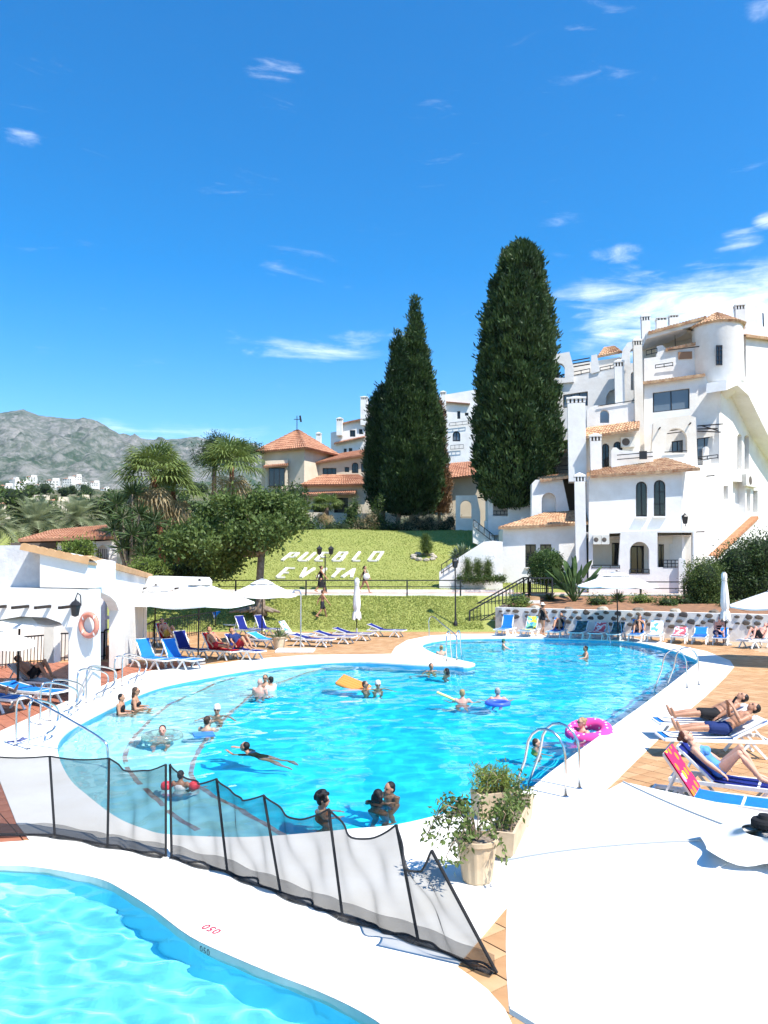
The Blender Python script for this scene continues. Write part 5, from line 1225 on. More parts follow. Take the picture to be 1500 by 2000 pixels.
# ------------------------------------------------------------------ steps up from the deck with iron rails
ST = empty('deck_stair', (5.0, 41.6, 0), label='tiled steps with black iron railings rising from deck to path', cat='stair')
x0 = G(905, 1224).x; y0 = 41.0
for k in range(10):
    MB().box((x0+.55+.32*k+1.6-.16*k, y0+.75, .0875+.175*k/1.0), (3.4-.32*k, 1.45, .175)).wobj('step', TILE_B if k % 2 else KERBW, ST)
def stair_rail(yy, nm='railing'):
    A = Vector((x0+.1, yy, 0)); B = Vector((x0+.1+3.15, yy, 1.75)); C_ = Vector((x0+.1+4.4, yy, 1.75)); mb = MB(); up = Vector((0, 0, 1))
    for (p, q, n) in ((A, B, 16), (B, C_, 6)):
        mb.bar(p+up*1.0, q+up*1.0, .07).bar(p+up*.18, q+up*.18, .05)
        for i in range(n+1): r_ = p.lerp(q, i/n); mb.bar(r_+up*(.18 if 0 < i < n else 0), r_+up*1.0, .03 if 0 < i < n else .08)
    return mb.wobj(nm, IRON, ST)
stair_rail(y0-.02); stair_rail(y0+1.5)
# path railing
PRL = empty('path_railing', P(700, 1160, 43.4), label='long black two-bar railing along the path across the lawn', cat='railing')
mb = MB(); zt = 2.55
def rail_run(x0, x1, Y, zb, name):
    a = P(x0, 1105, Y).x; b_ = P(x1, 1105, Y).x; m_ = MB().bar((a, Y, zb+.78), (b_, Y, zb+.78), .06).bar((a, Y, zb+.42), (b_, Y, zb+.42), .045); m_.wobj('rail', IRON, PRL)
rail_run(385, 905, 43.4, 1.8, 'a'); rail_run(1030, 1345, 43.0, 1.72, 'b')
for x in (388, 461, 598, 697, 795, 899): MB().bar((P(x, 1105, 43.4).x, 43.4, 1.6), (P(x, 1105, 43.4).x, 43.4, 2.6), .08).wobj('post', IRON, PRL)
for x in (1035, 1130, 1250, 1335): MB().bar((P(x, 1105, 43.0).x, 43.0, 1.5), (P(x, 1105, 43.0).x, 43.0, 2.52), .09).wobj('post', IRON, PRL)
# white letters lying on the upper lawn
LET = mat('letter_white', (.78, .76, .70), .8, col2=(.62, .59, .52), scale=3)
GLY = {'P': [((0, 0), (0, 1)), ((0, 1), (.6, 1)), ((.6, 1), (.6, .5)), ((.6, .5), (0, .5))], 'U': [((0, 1), (0, 0)), ((0, 0), (.65, 0)), ((.65, 0), (.65, 1))], 'E': [((0, 0), (0, 1)), ((0, 1), (.6, 1)), ((0, .5), (.5, .5)), ((0, 0), (.6, 0))],
       'B': [((0, 0), (0, 1)), ((0, 1), (.55, 1)), ((.55, 1), (.55, .55)), ((0, .52), (.6, .52)), ((.62, .5), (.62, 0)), ((.62, 0), (0, 0))], 'L': [((0, 1), (0, 0)), ((0, 0), (.6, 0))], 'O': [((0, 0), (0, 1)), ((0, 1), (.65, 1)), ((.65, 1), (.65, 0)), ((.65, 0), (0, 0))],
       'V': [((0, 1), (.32, 0)), ((.32, 0), (.65, 1))], 'I': [((.3, 0), (.3, 1))], 'T': [((0, 1), (.7, 1)), ((.35, 1), (.35, 0))], 'A': [((0, 0), (.35, 1)), ((.35, 1), (.7, 0)), ((.17, .42), (.53, .42))]}
def letter_spot(x, y):                                     # where the sight line meets the slope
    for Y in np.arange(46.8, 61, .05):
        p = P(x, y, Y)
        if p.z <= hill(p.x, Y): return Vector((p.x, Y, hill(p.x, Y)))
for word, xs_, yb in (('PUEBLO', (551, 583, 616, 650, 689, 720), 1097), ('EVITA', (541, 579, 612, 640, 668), 1130)):
    for ch, x in zip(word, xs_):
        p = letter_spot(x, yb); s = .86; H_ = 1.75; mb = MB()
        for (a, b_) in GLY[ch]:
            def q(uv):
                xx = p.x+uv[0]*s+uv[1]*.42; yy = p.y+uv[1]*H_; return Vector((xx, yy, hill(xx, yy)+.07))
            mb.bar(q(a), q(b_), .19, .12)
        o = mb.obj('lawn_letter', LET); tag(o, 'white letter %s lying on the lawn in the %s word' % (ch, 'upper' if word == 'PUEBLO' else 'lower'), 'letter', 'white letters on the lawn slope')
_seen = set()
for o in [q for q in bpy.data.objects if q.name.startswith('lawn_letter')]:
    l = o['label']
    if l in _seen: o['label'] = l+', last one'
    _seen.add(o['label'])
# lamp posts
def lamp_post(base, h, label, heads=1):
    t = empty('lamp_post', base, label=label, cat='street lamp', group='lamp posts by the path')
    MB().lathe([(.12, 0), (.12, .25), (.06, .4), (.04, 1.0), (.035, h-.45)], n=10).obj('post', IRON, t)
    for k in range(heads):
        dx = 0 if heads == 1 else (-.35 if k == 0 else .35)
        l = lantern_mesh(1.25); me = l.mesh(); me.transform(Matrix.Translation((dx, 0, h-.25))); link('lantern', me, IRON, t)
        g_ = MB().lathe([(.03, -.15), (.085, -.12), (.125, .12), (.02, .13)], (dx, 0, h-.25), 6); g_.obj('glass', mat('lantern_glass', (.55, .52, .45), .1), t)
        if heads == 2: MB().tube([(0, 0, h-.6), (dx*.6, 0, h-.65), (dx, 0, h-.45)], .02, 6).obj('arm', IRON, t)
    return t
lamp_post((P(889, 1105, 40.7).x, 40.7, .12), P(889, 1093, 40.7).z-.12, 'single black lamp post at the lawn corner by the steps')
lamp_post((P(635, 1105, 46.4).x, 46.4, 1.76), 2.75, 'double-headed black lamp post on the path before the letters', 2)
# ------------------------------------------------------------------ sun loungers
BLUE = mat('sling_blue', (0.010, 0.185, 0.60), .75, col2=(0.012, 0.15, 0.52), scale=4, spec=.2)
NAVY = mat('sling_navy', (0.010, 0.022, 0.19), .75, col2=(0.008, 0.016, 0.14), scale=4, spec=.2)
SKYB = mat('sling_light_blue', (0.03, 0.28, 0.66), .75, spec=.2)
TOWW = mat('towel_white', (.74, .74, .72), .95, col2=(.62, .63, .66), scale=6)
def towel_mat(name, cols, scale=9.0):
    if name in MATS: return MATS[name]
    m = bpy.data.materials.new(name); m.use_nodes = True; nt = m.node_tree; b = nt.nodes['Principled BSDF']; b.inputs['Roughness'].default_value = .95
    tc = nt.nodes.new('ShaderNodeTexCoord'); v = nt.nodes.new('ShaderNodeTexVoronoi'); v.inputs['Scale'].default_value = scale
    nt.links.new(tc.outputs['Object'], v.inputs['Vector']); sp = nt.nodes.new('ShaderNodeSeparateColor'); nt.links.new(v.outputs['Color'], sp.inputs[0])
    r = nt.nodes.new('ShaderNodeValToRGB'); r.color_ramp.interpolation = 'CONSTANT'
    while len(r.color_ramp.elements) < len(cols): r.color_ramp.elements.new(.5)
    for i, c in enumerate(cols): r.color_ramp.elements[i].position = i/len(cols); r.color_ramp.elements[i].color = (*c, 1)
    nt.links.new(sp.outputs[0], r.inputs[0]); nt.links.new(r.outputs[0], b.inputs['Base Color']); MATS[name] = m; return m
def dots_mat(name, base, cols, scale=5.0, rad=.36):
    """round spots of several colours on a plain ground"""
    m = bpy.data.materials.new(name); m.use_nodes = True; nt = m.node_tree; b = nt.nodes['Principled BSDF']; b.inputs['Roughness'].default_value = .95
    tc = nt.nodes.new('ShaderNodeTexCoord'); v = nt.nodes.new('ShaderNodeTexVoronoi'); v.inputs['Scale'].default_value = scale; v.inputs['Randomness'].default_value = .45
    nt.links.new(tc.outputs['Object'], v.inputs['Vector']); sp = nt.nodes.new('ShaderNodeSeparateColor'); nt.links.new(v.outputs['Color'], sp.inputs[0])
    r = nt.nodes.new('ShaderNodeValToRGB'); r.color_ramp.interpolation = 'CONSTANT'
    while len(r.color_ramp.elements) < len(cols): r.color_ramp.elements.new(.5)
    for i, c in enumerate(cols): r.color_ramp.elements[i].position = i/len(cols); r.color_ramp.elements[i].color = (*c, 1)
    nt.links.new(sp.outputs[0], r.inputs[0]); lt = nt.nodes.new('ShaderNodeMath'); lt.operation = 'LESS_THAN'; lt.inputs[1].default_value = rad
    nt.links.new(v.outputs['Distance'], lt.inputs[0]); mx = nt.nodes.new('ShaderNodeMixRGB'); mx.inputs[1].default_value = (*base, 1)
    nt.links.new(lt.outputs[0], mx.inputs[0]); nt.links.new(r.outputs[0], mx.inputs[2]); nt.links.new(mx.outputs[0], b.inputs['Base Color']); return m
TDOT = dots_mat('towel_spots', (.70, .015, .10), [(.80, .22, .01), (.78, .30, .62), (.85, .62, .02), (.80, .20, .02)], 5.0, .38)
TYEL = towel_mat('towel_yellow_blue', [(.75, .55, .05), (.05, .30, .62), (.8, .7, .3), (.2, .5, .3)], 5)
TRED = mat('towel_red', (.55, .02, .03), .95); TGRN = towel_mat('towel_green_dark', [(.02, .06, .05), (.03, .12, .16), (.1, .2, .2)], 9)
TSTR = towel_mat('towel_stripes', [(.7, .72, .74), (.10, .36, .66), (.75, .76, .77)], 6)
TPNK = towel_mat('towel_pattern', [(.62, .10, .14), (.75, .72, .7), (.5, .08, .1)], 9)
def lounger_parts(par, ang, fab, towel=None, tback=False):
    """head towards +x; foot end at -x; ang = tilt of the backrest"""
    W2 = .31; zs = .34; hx = .28                           # hinge
    fr = MB()
    for s in (-1, 1):
        y = s*W2; fr.bar((-1.0, y, zs), (.98, y, zs-.03), .045, .06)
    for x in (-1.0, -.4, .2, .95): fr.bar((x, -W2, zs-.01), (x, W2, zs-.01), .04)
    fr.obj('frame', PLASTIC_W, par)
    for s in (-1, 1):
        for (xa, xb) in ((-.55, -.80), (-.55, -.28), (.60, .32), (.60, .88)):
            lg = MB(); lg.bar((xa, s*(W2-.02), zs-.02), (xb, s*(W2+.0), .0), .05, .045); lg.obj('leg', PLASTIC_W, par)
    c, s_ = math.cos(ang), math.sin(ang); L = .74
    sl = MB(); K = 9
    def strip(p0, p1, sag, th=.012, w=W2-.02, z=.03):
        p0, p1 = Vector(p0), Vector(p1); n = Vector((-(p1-p0).z, 0, (p1-p0).x)).normalized(); vs = []; fs = []
        for i in range(K):
            t = i/(K-1); q = p0.lerp(p1, t)-n*sag*math.sin(math.pi*t)+n*z
            for yy in (-w, -w*.4, w*.4, w): vs.append(q-n*sag*.6*(1-(yy/w)**2)+Vector((0, yy, 0)))
        for i in range(K-1):
            for j in range(3): fs.append((i*4+j, i*4+j+1, (i+1)*4+j+1, (i+1)*4+j))
        top = len(vs); vs += [v-n*th for v in vs]; fs += [tuple(top+q for q in reversed(f)) for f in fs[:]]
        return MB().add(vs, fs)
    strip((-.98, 0, zs), (hx, 0, zs), .02).obj('seat', fab, par, smooth=True)
    bk = MB(); 
    for s in (-1, 1): bk.bar((hx, s*(W2-.03), zs+.02), (hx+L*c, s*(W2-.03), zs+.02+L*s_), .04, .04)
    bk.bar((hx+L*c, -W2+.03, zs+.02+L*s_), (hx+L*c, W2-.03, zs+.02+L*s_), .04)
    if ang > .2: 
        for s in (-1, 1): bk.bar((hx+L*.62*c, s*(W2-.03), zs+L*.62*s_), (hx+L*.62*c+.18, s*(W2-.03), zs-.02), .03)
    bo = bk.obj('backrest', PLASTIC_W, par)
    strip((hx, 0, zs+.02), (hx+L*c, 0, zs+.02+L*s_), .02).obj('sling', fab, bo, smooth=True)
    if towel is not None and not tback:
        o = strip((-.9, 0, zs+.012), (hx, 0, zs+.012), .015, w=W2-.05, z=.035); o2 = strip((hx, 0, zs+.035), (hx+L*.97*c, 0, zs+.035+L*.97*s_), .015, w=W2-.05, z=.03); o.add(o2.v, o2.f); return o
    if towel is not None: return strip((hx+.02, 0, zs+.04), (hx+L*1.03*c, 0, zs+.04+L*1.03*s_), .0, w=W2+.02, z=.045, th=.02)
LG_N = 0
def lounger(px, py, foot, ang, fab, label, group, towel=None, tlabel=None, at=None, tback=False, k=.93):
    p = G(px, py) if at is None else Vector(at); rz = math.atan2(-foot[1], -foot[0])
    t = empty('sun_lounger', p, rz, label=label, cat='sun lounger', group=group); t.scale = (k,)*3; tw = lounger_parts(t, R(ang), fab, towel, tback)
    if tw is not None:
        o = tw.obj('towel', towel, None, smooth=True); o.location = p; o.rotation_euler = (0, 0, rz); o.scale = (k,)*3; tag(o, tlabel, 'towel')
    return t
gl, gr, gs, ga_ = 'loungers grouped by the left parasols', 'loungers along the stone wall', 'loungers in the right foreground', 'loungers under the arcade'
F1 = (.80, -.60)
lounger(298, 1304, F1, 58, BLUE, 'bright blue empty lounger nearest the pool ladder rails, left of its pair', gl)
lounger(350, 1304, F1, 58, BLUE, 'bright blue empty lounger, right of the front pair', gl)
lounger(368, 1284, F1, 62, NAVY, 'navy lounger directly behind the bright blue pair', gl)
lounger(428, 1286, F1, 55, NAVY, 'lounger with a red towel under the big parasol', gl, TRED, 'red towel spread on the lounger under the big parasol')
lounger(474, 1286, F1, 50, NAVY, 'lounger carrying the sunbather in the navy shirt', gl)
lounger(520, 1263, F1, 18, SKYB, 'light blue lounger laid nearly flat beside the beige plant pot', gl)
lounger(482, 1242, F1, 62, NAVY, 'navy upright lounger behind the navy-shirted sunbather', gl)
lounger(520, 1240, F1, 62, NAVY, 'navy upright lounger below the pole of the second parasol', gl)
lounger(436, 1230, F1, 62, SKYB, 'light blue upright lounger farthest back by the railing', gl)
lounger(330, 1262, F1, 62, SKYB, 'lounger of the sunbather in red by the railing', gl, TRED, 'pink-red towel over the lounger by the railing')
F2 = (.93, -.36)
lounger(575, 1252, F2, 52, NAVY, 'navy lounger with striped towel beside the shower pole', gl, TSTR, 'blue and white striped towel over the upright backrest')
lounger(612, 1262, F2, 12, NAVY, 'navy flat lounger first in the row right of the shower', gl)
lounger(655, 1256, F2, 14, NAVY, 'navy flat lounger second in the row right of the shower', gl)
lounger(690, 1250, F2, 16, NAVY, 'navy flat lounger third in the row by the closed parasol', gl)
lounger(755, 1243, F2, 20, NAVY, 'lone navy lounger on the lawn edge right of the closed parasol', gl)
# under the arcade
lounger(75, 1352, (.9, -.3), 35, NAVY, 'navy lounger in the arcade shade under a reader', ga_, TOWW, 'white towel on the shaded arcade lounger')
lounger(60, 1372, (.9, -.42), 8, BLUE, 'bright blue flat lounger at the arcade front', ga_)
lounger(-15, 1385, (.9, -.42), 30, BLUE, 'blue lounger cut off by the left picture edge', ga_)
# along the stone wall
FW = (-.30, -.95)
wl = [(985, 62, BLUE, None, 'bright blue upright lounger, leftmost along the stone wall', None), (1032, 55, SKYB, TYEL, 'lounger with a yellow patterned towel along the stone wall', 'yellow and blue patterned towel on the wall lounger'),
      (1085, 50, BLUE, None, 'lounger of the woman seated behind the hat wearer', None), (1128, 35, BLUE, TGRN, 'lounger with dark green towel along the stone wall', 'dark green patterned towel on the wall lounger'),
      (1165, 30, BLUE, TPNK, 'lounger with reddish patterned towel left of the parasol pole', 'reddish patterned towel left of the parasol pole'), (1200, 35, BLUE, TGRN, 'lounger behind the far pool ladder with dark towel', 'dark towel on the lounger behind the far pool ladder'),
      (1240, 55, BLUE, None, 'lounger of the sunbather right of the parasol pole', None), (1276, 50, BLUE, TSTR, 'upright lounger with blue and white striped towel by the wall', 'striped towel on the upright wall lounger'),
      (1322, 22, BLUE, TPNK, 'low lounger with red and white towel by the wall', 'red and white towel on the low wall lounger'), (1362, 25, BLUE, None, 'blue lounger left of the man in the black vest', None), (1402, 25, BLUE, None, 'lounger the man in the black vest sits on', None)]
def wall_spot(x, d=1.75):
    """a spot d metres in front of the stone wall in the photo column x"""
    u = (x-750)/FPX; q = WALL_A+nw_*d
    # (q + dw*s).x = u * y
    s = (u*q.y-q.x)/(dw.x-u*dw.y); return q+dw*s
for x, an, fb, tw, lab, tl in wl:
    p = wall_spot(x); lounger(0, 0, (nw_.x, nw_.y), an, fb, lab, gr, tw, tl, at=(p.x, p.y, 0))
p = wall_spot(1470, 2.6); lounger(0, 0, (-.85, -.5), 35, BLUE, 'lounger of the sunbather below the right-hand parasol', gr, TOWW, 'white towel under the sunbather at the right edge', at=(p.x, p.y, 0))
# right foreground
S1, S2, S3, S4 = (6.35, 15.5, 0), (5.95, 14.15, 0), (5.05, 11.35, 0), (4.45, 10.55, 0)
lounger(0, 0, (-1, .06), 24, BLUE, 'farther lounger of the two men, right foreground', gs, TOWW, 'white towel under the man in black shorts', at=S1)
lounger(0, 0, (-1, .06), 26, BLUE, 'nearer lounger of the two men, right foreground', gs, TOWW, 'white towel under the man in navy shorts', at=S2)
lounger(0, 0, (.86, -.5), 42, NAVY, 'lounger of the woman in the blue swimsuit', gs, at=S3, k=.86)
lounger(0, 0, (.86, -.5), 55, BLUE, 'blue lounger under the spotted towel beside the big parasol', gs, TDOT, 'pink towel with orange, yellow and lilac spots over a raised backrest', at=S4, tback=True, k=.86)
# ------------------------------------------------------------------ parasols
def parasol(base, h_apex, r, drop, label, n=8, rot=0.0, cat='parasol', group='open white parasols', vent=.34, pole_r=.028, ring=True, sag=.05, m=FAB_W, wave=0.0, finial_r=.05, vr=None, hem=.05):
    t = empty('parasol', base, rot, label=label, cat=cat, group=group)
    K = 8; M_ = n*6; vs = []; fs = []
    rv = r*vent*.35
    for i in range(K+1):
        f = i/K; 
        for k in range(M_):
            a = 2*math.pi*k/M_; ph = (k % 6)/6; e = math.cos(math.pi/n)/math.cos(((a+math.pi/n*0) % (2*math.pi/n))-math.pi/n)
            rr = (rv+(r-rv)*f)*e*(1 if vr is None else 1+(np.interp((a/(2*math.pi/n)) % n, range(n+1), list(vr)+[vr[0]])-1)*f); z = h_apex-.02-drop*((rv+(r-rv)*f)/r)**1.08-sag*math.sin(math.pi*ph)*f
            vs.append((rr*math.cos(a), rr*math.sin(a), z))
    for i in range(K):
        for k in range(M_): fs.append((i*M_+k, i*M_+(k+1) % M_, (i+1)*M_+(k+1) % M_, (i+1)*M_+k))
    cv_ = list(vs); b0 = K*M_; hb_ = len(vs)                                # short valance hem
    vs += [(v[0], v[1], v[2]-hem) for v in vs[b0:b0+M_]]; fs += [(b0+k, b0+(k+1) % M_, hb_+(k+1) % M_, hb_+k) for k in range(M_)]
    me = bpy.data.meshes.new('canopy'); me.from_pydata(vs, [], fs); link('canopy', me, m, t, smooth=False)
    vs = [(0, 0, h_apex+.035)]; fs = []; M2 = n*10; rw = r*vent
    for i in (1, 2, 3):
        for k in range(M2):
            a = 2*math.pi*k/M2; w_ = 1+wave*math.sin(a*5)*.35*(i/3); rr = rw*i/3*w_*(1 if i < 3 else 1+.03*math.cos(n*a)); vs.append((rr*math.cos(a), rr*math.sin(a), h_apex+.03-(.022+drop*(rw/r)**1.08)*(i/3)**1.4-(wave*.05*math.cos(a*7) if i == 3 else 0)))
    fs += [(0, 1+k, 1+(k+1) % M2) for k in range(M2)]
    for i in range(2):
        for k in range(M2): fs.append((1+i*M2+k, 1+i*M2+(k+1) % M2, 1+(i+1)*M2+(k+1) % M2, 1+(i+1)*M2+k))
    me = bpy.data.meshes.new('vent_cap'); me.from_pydata(vs, [], fs); link('vent_cap', me, m, t, smooth=True)
    MB().tube([(0, 0, 0), (0, 0, h_apex)], pole_r, 10).obj('pole', DARKWOOD, t)
    MB().lathe([(.0, h_apex+.082), (finial_r*.45, h_apex+.080), (finial_r*.55, h_apex+.066), (finial_r*.9, h_apex+.062), (finial_r, h_apex+.052), (finial_r, h_apex+.035), (finial_r*.3, h_apex+.03)], n=24).obj('finial', mat('finial_black', (.016, .016, .018), .8, spec=.2), t)
    MB().lathe([(.26, 0), (.26, .05), (.05, .09), (.05, .3)], n=16).obj('base', mat('concrete_base', (.4, .39, .37), .9), t)
    for k in range(n):
        a = 2*math.pi*k/n; q_ = r*.98*(1 if vr is None else vr[k]); MB().bar((.03*math.cos(a), .03*math.sin(a), h_apex-.06), (q_*math.cos(a), q_*math.sin(a), h_apex-drop-.035), .022).obj('rib', DARKWOOD, t)
        MB().tube([Vector(cv_[i_*M_+(k*6) % M_])*1.0+Vector((0, 0, .003)) for i_ in range(1, K+1)], .0045, 5).obj('seam', mat('seam_thread', (.60, .59, .56), .9), t)
    return t
def closed_parasol(base, h, label):
    t = empty('closed_parasol', base, label=label, cat='parasol', group='closed parasols'); vs = []; n = 24
    prof = [(.045, h), (.10, h-.10), (.11, h-.25), (.085, h-.34), (.13, h-.8), (.16, h-1.3), (.15, h-1.55), (.11, h-1.62), (.17, h-1.75), (.20, h-2.05)]
    for r_, z in prof: vs += [(r_*(1+.22*math.cos(8*2*math.pi*k/n*1.0))*math.cos(2*math.pi*k/n), r_*(1+.22*math.cos(8*2*math.pi*k/n))*math.sin(2*math.pi*k/n), z+.06*math.sin(5*k)*(z < h-1.9)) for k in range(n)]
    fs = [(i*n+k, i*n+(k+1) % n, (i+1)*n+(k+1) % n, (i+1)*n+k) for i in range(len(prof)-1) for k in range(n)]+[tuple(range(n))]
    me = bpy.data.meshes.new('folded_canopy'); me.from_pydata(vs, [], fs); link('folded_canopy', me, FAB_W, t, smooth=True)
    MB().tube([(0, 0, 0), (0, 0, h)], .025, 8).obj('pole', DARKWOOD, t); MB().lathe([(.24, 0), (.24, .06), (.05, .1), (.05, .3)], n=14).obj('base', mat('concrete_base', (.4, .39, .37), .9), t)
    MB().lathe([(.115, h-.33), (.12, h-.36), (.115, h-.39)], n=14).obj('tie_strap', mat('strap', (.6, .58, .52), .9), t); return t
def under(x, Y, z=0): return Vector((P(x, 1105, Y).x, Y, z))
parasol(under(390, 27.0), 2.86, 1.95, .74, 'largest white parasol over the left lounger group', n=4, rot=R(20), vent=.2, sag=.10)
parasol(under(513, 35.0), 2.80, 1.55, .72, 'second white parasol in front of the shade tree', n=6, rot=R(10))
parasol(under(305, 29.5), 2.62, 1.5, .6, 'white parasol half hidden behind the largest one', n=6)
parasol(under(42, 20.6), 2.35, 1.25, .42, 'grey-looking shaded parasol inside the arcade', n=8)
parasol(under(-25, 17.5), 2.05, 1.15, .4, 'parasol cut by the left edge under the arcade', n=8)
pr_ = wall_spot(1203, 1.9); parasol((pr_.x, pr_.y, 0), P(1203, 1117, pr_.y).z, 1.9, .62, 'white parasol open above the loungers by the stone wall', n=8, rot=R(8))
parasol(under(1540, 27.0), 2.75, 2.05, .75, 'white parasol cut by the right edge of the picture', n=8)
closed_parasol(under(697, 38.5), P(697, 1128, 38.5).z, 'closed white parasol at the lawn edge'); pr_ = wall_spot(1412, 2.2); closed_parasol((pr_.x, pr_.y, 0), P(1412, 1117, pr_.y).z, 'closed cream parasol by the stone wall at right')
# the near parasol, seen from above
UM = parasol((1.52, 3.14, 0), 2.33, 1.36, .28, 'huge white six-sided parasol seen from above in the right foreground', n=6, rot=R(-30), vent=.19, wave=.28, sag=.035, finial_r=.054, vr=(1.0, 1.15, 1.36, .80, .96, 1.28), hem=.018, group='open white parasols')
# ------------------------------------------------------------------ stainless ladders and rails
def hoop(p, d, h=.82, span=.78, down=1.0, r=.021):
    p = Vector(p); d = Vector((d[0], d[1], 0)).normalized(); up = Vector((0, 0, 1)); pts = [p, p+up*h*.62]
    for i in range(1, 8): a = math.pi*i/8; pts.append(p+d*span*.5*(1-math.cos(a))*.62+up*(h*.62+h*.38*math.sin(a)))
    pts += [p+d*span*.66+up*h*.45, p+d*span*.86-up*.05, p+d*span*.86-up*down]; return pts
def ladder(bases, d, label, h=.82, span=.78):
    c = sum((Vector(q) for q in bases), Vector())/len(bases); t = empty('pool_ladder', c, label=label, cat='pool ladder', group='stainless pool ladders')
    for q in bases:
        MB().tube(hoop(Vector(q)-c, d, h, span), .021, 10).obj('rail', STEEL, t, smooth=True)
        MB().lathe([(.05, 0), (.05, .012), (.03, .025)], Vector(q)-c, 14).obj('foot_flange', STEEL, t)
    dd = Vector((d[0], d[1], 0)).normalized()
    for z in (-.25, -.5, -.75):
        a, b_ = (Vector(q)-c+dd*span*.86 for q in bases[:2]); MB().bar(a+Vector((0, 0, z)), b_+Vector((0, 0, z)), .06, .02).obj('tread', STEEL, t)
    return t
ladder([G(1105, 1557), G(1132, 1541)], (-.80, .60), 'nearest stainless ladder hoops on the right coping by the planters', .95, 1.0)
ladder([G(1342, 1344), G(1365, 1338)], (-.95, .30), 'stainless ladder at the right end of the pool', 1.05, 1.0)
ladder([G(1184, 1249), G(1208, 1247.5)], (0, -1), 'distant stainless ladder before the stone wall parasol', .8, .75)
ladder([G(872, 1292), G(892, 1290)], (.35, .94), 'stainless ladder on the white spit between the two pool lobes', 1.05, .9)
def hand_rail(pts, label, group='stainless entry handrails'):
    b = Vector(pts[0]); t = empty('entry_handrail', b, label=label, cat='handrail', group=group)
    sp = smooth_loop([Vector(q)-b for q in pts], 5, closed=False); MB().tube(sp, .021, 10).obj('rail', STEEL, t, smooth=True)
    MB().lathe([(.05, 0), (.05, .012), (.03, .025)], (0, 0, 0), 14).obj('foot_flange', STEEL, t); return t
U = lambda p, z: Vector((p.x, p.y, z))
b0, b1 = G(30, 1457), G(210, 1478)
hand_rail([b0, U(b0, .35), U(b0, .78), b0.lerp(b1, .06)+Vector((0, 0, .93)), b0.lerp(b1, .2)+Vector((0, 0, .88)), b0.lerp(b1, .6)+Vector((0, 0, .58)), b0.lerp(b1, .93)+Vector((0, 0, .30)), U(b1, .1), U(b1, -.45)], 'long stainless handrail sloping down into the shallow end')
def loop_rail(x0, y0, x1, y1, lab, h=.88):
    a, b_ = G(x0, y0), G(x1, y1); m = a.lerp(b_, .55)
    hand_rail([a, U(a, h*.4), U(a, h*.85), a.lerp(b_, .12)+Vector((0, 0, h)), a.lerp(b_, .6)+Vector((0, 0, h*.86)), a.lerp(b_, .95)+Vector((0, 0, h*.66)), b_+Vector((0, 0, h*.42)), a.lerp(b_, .85)+Vector((0, 0, h*.22)), a.lerp(b_, .62)+Vector((0, 0, h*.18)), U(m, .06), U(m, 0)], lab)
loop_rail(55, 1464, 112, 1440, 'looped handrail next to the long sloping rail'); loop_rail(78, 1416, 150, 1398, 'looped handrail, second from the long rail'); loop_rail(97, 1409, 162, 1388, 'looped handrail, third from the long rail')
loop_rail(150, 1382, 210, 1360, 'looped handrail in front of the arcade pillar'); loop_rail(168, 1374, 226, 1352, 'looped handrail right of the arcade pillar'); loop_rail(223, 1346, 272, 1333, 'looped handrail, second nearest the blue loungers'); loop_rail(238, 1340, 286, 1327, 'looped handrail nearest the blue loungers')
b0, b1 = G(838, 1251), G(893, 1259)
hand_rail([b0, U(b0, .5), U(b0, .95), b0.lerp(b1, .15)+Vector((0, 0, 1.1)), b0.lerp(b1, .5)+Vector((0, 0, .8)), b0.lerp(b1, .9)+Vector((0, 0, .45)), U(b1, .2), U(b1, -.4)], 'sloping handrail at the far round end of the pool')
# shower pole, pot, lantern on the building
t = empty('shower', G(587, 1272), label='slim poolside shower pole on a white tray beside the navy loungers', cat='shower'); MB().tube([(0, 0, 0), (0, 0, 2.25), (-.06, 0, 2.4), (-.25, 0, 2.42), (-.3, 0, 2.36)], .03, 8).obj('pipe', STEEL, t)
MB().lathe([(.02, 2.36), (.08, 2.33), (.08, 2.32)], (-.3, 0, 0), 12).obj('shower_head', STEEL, t); MB().box((-.2, 0, .04), (1.5, 1.0, .08)).obj('tray', KERBW, t)
CLAY = mat('beige_clay', (.60, .48, .33), .8, col2=(.50, .38, .25), scale=3, bump=.2, bscale=12)
t = empty('plant_pot', G(545, 1268), label='beige pot with spiky plant among the left loungers', cat='plant pot'); MB().lathe([(.0, 0), (.20, 0), (.27, .45), (.30, .47), (.30, .52), (.26, .52), (.24, .45), (0, .44)], n=20).obj('pot', CLAY, t, smooth=False)
V, F = leaf_quads(np.tile([[0, 0, .45]], (70, 1)), unit(rng.normal(size=(70, 3))*np.array([1, 1, .6])+np.array([0, 0, .8])), np.full((70, 1), .5), np.full((70, 1), .05)); link('plant', np_mesh('plant', V, F), leaf_mat('pot_plant', (.08, .12, .04), (.3, .34, .16)), t)
lw = ps.at(1338, 1016, .5); t = empty('wall_lantern', lw, label='black wall lantern on the corner of the white apartment building', cat='lantern'); lantern_mesh(1.5).obj('cage', IRON, t); MB().tube([(.25, .45, -.35), (.1, .2, -.35), (0, 0, -.2)], .025, 6).obj('bracket', IRON, t)
# sandals near the rails
for k, (x, y) in enumerate(((28, 1449), (42, 1446))):
    o = MB().box((0, 0, .012), (.24, .09, .02)).tube([(.02, -.045, .02), (.05, 0, .06), (.02, .045, .02)], .012, 5).obj('sandal', mat('sandal_blue', (.12, .14, .30), .7), loc=G(x, y), rot=(0, 0, .4+k)); tag(o, ('left' if k == 0 else 'right')+' sandal of the pair lying by the entry handrails', 'sandal')
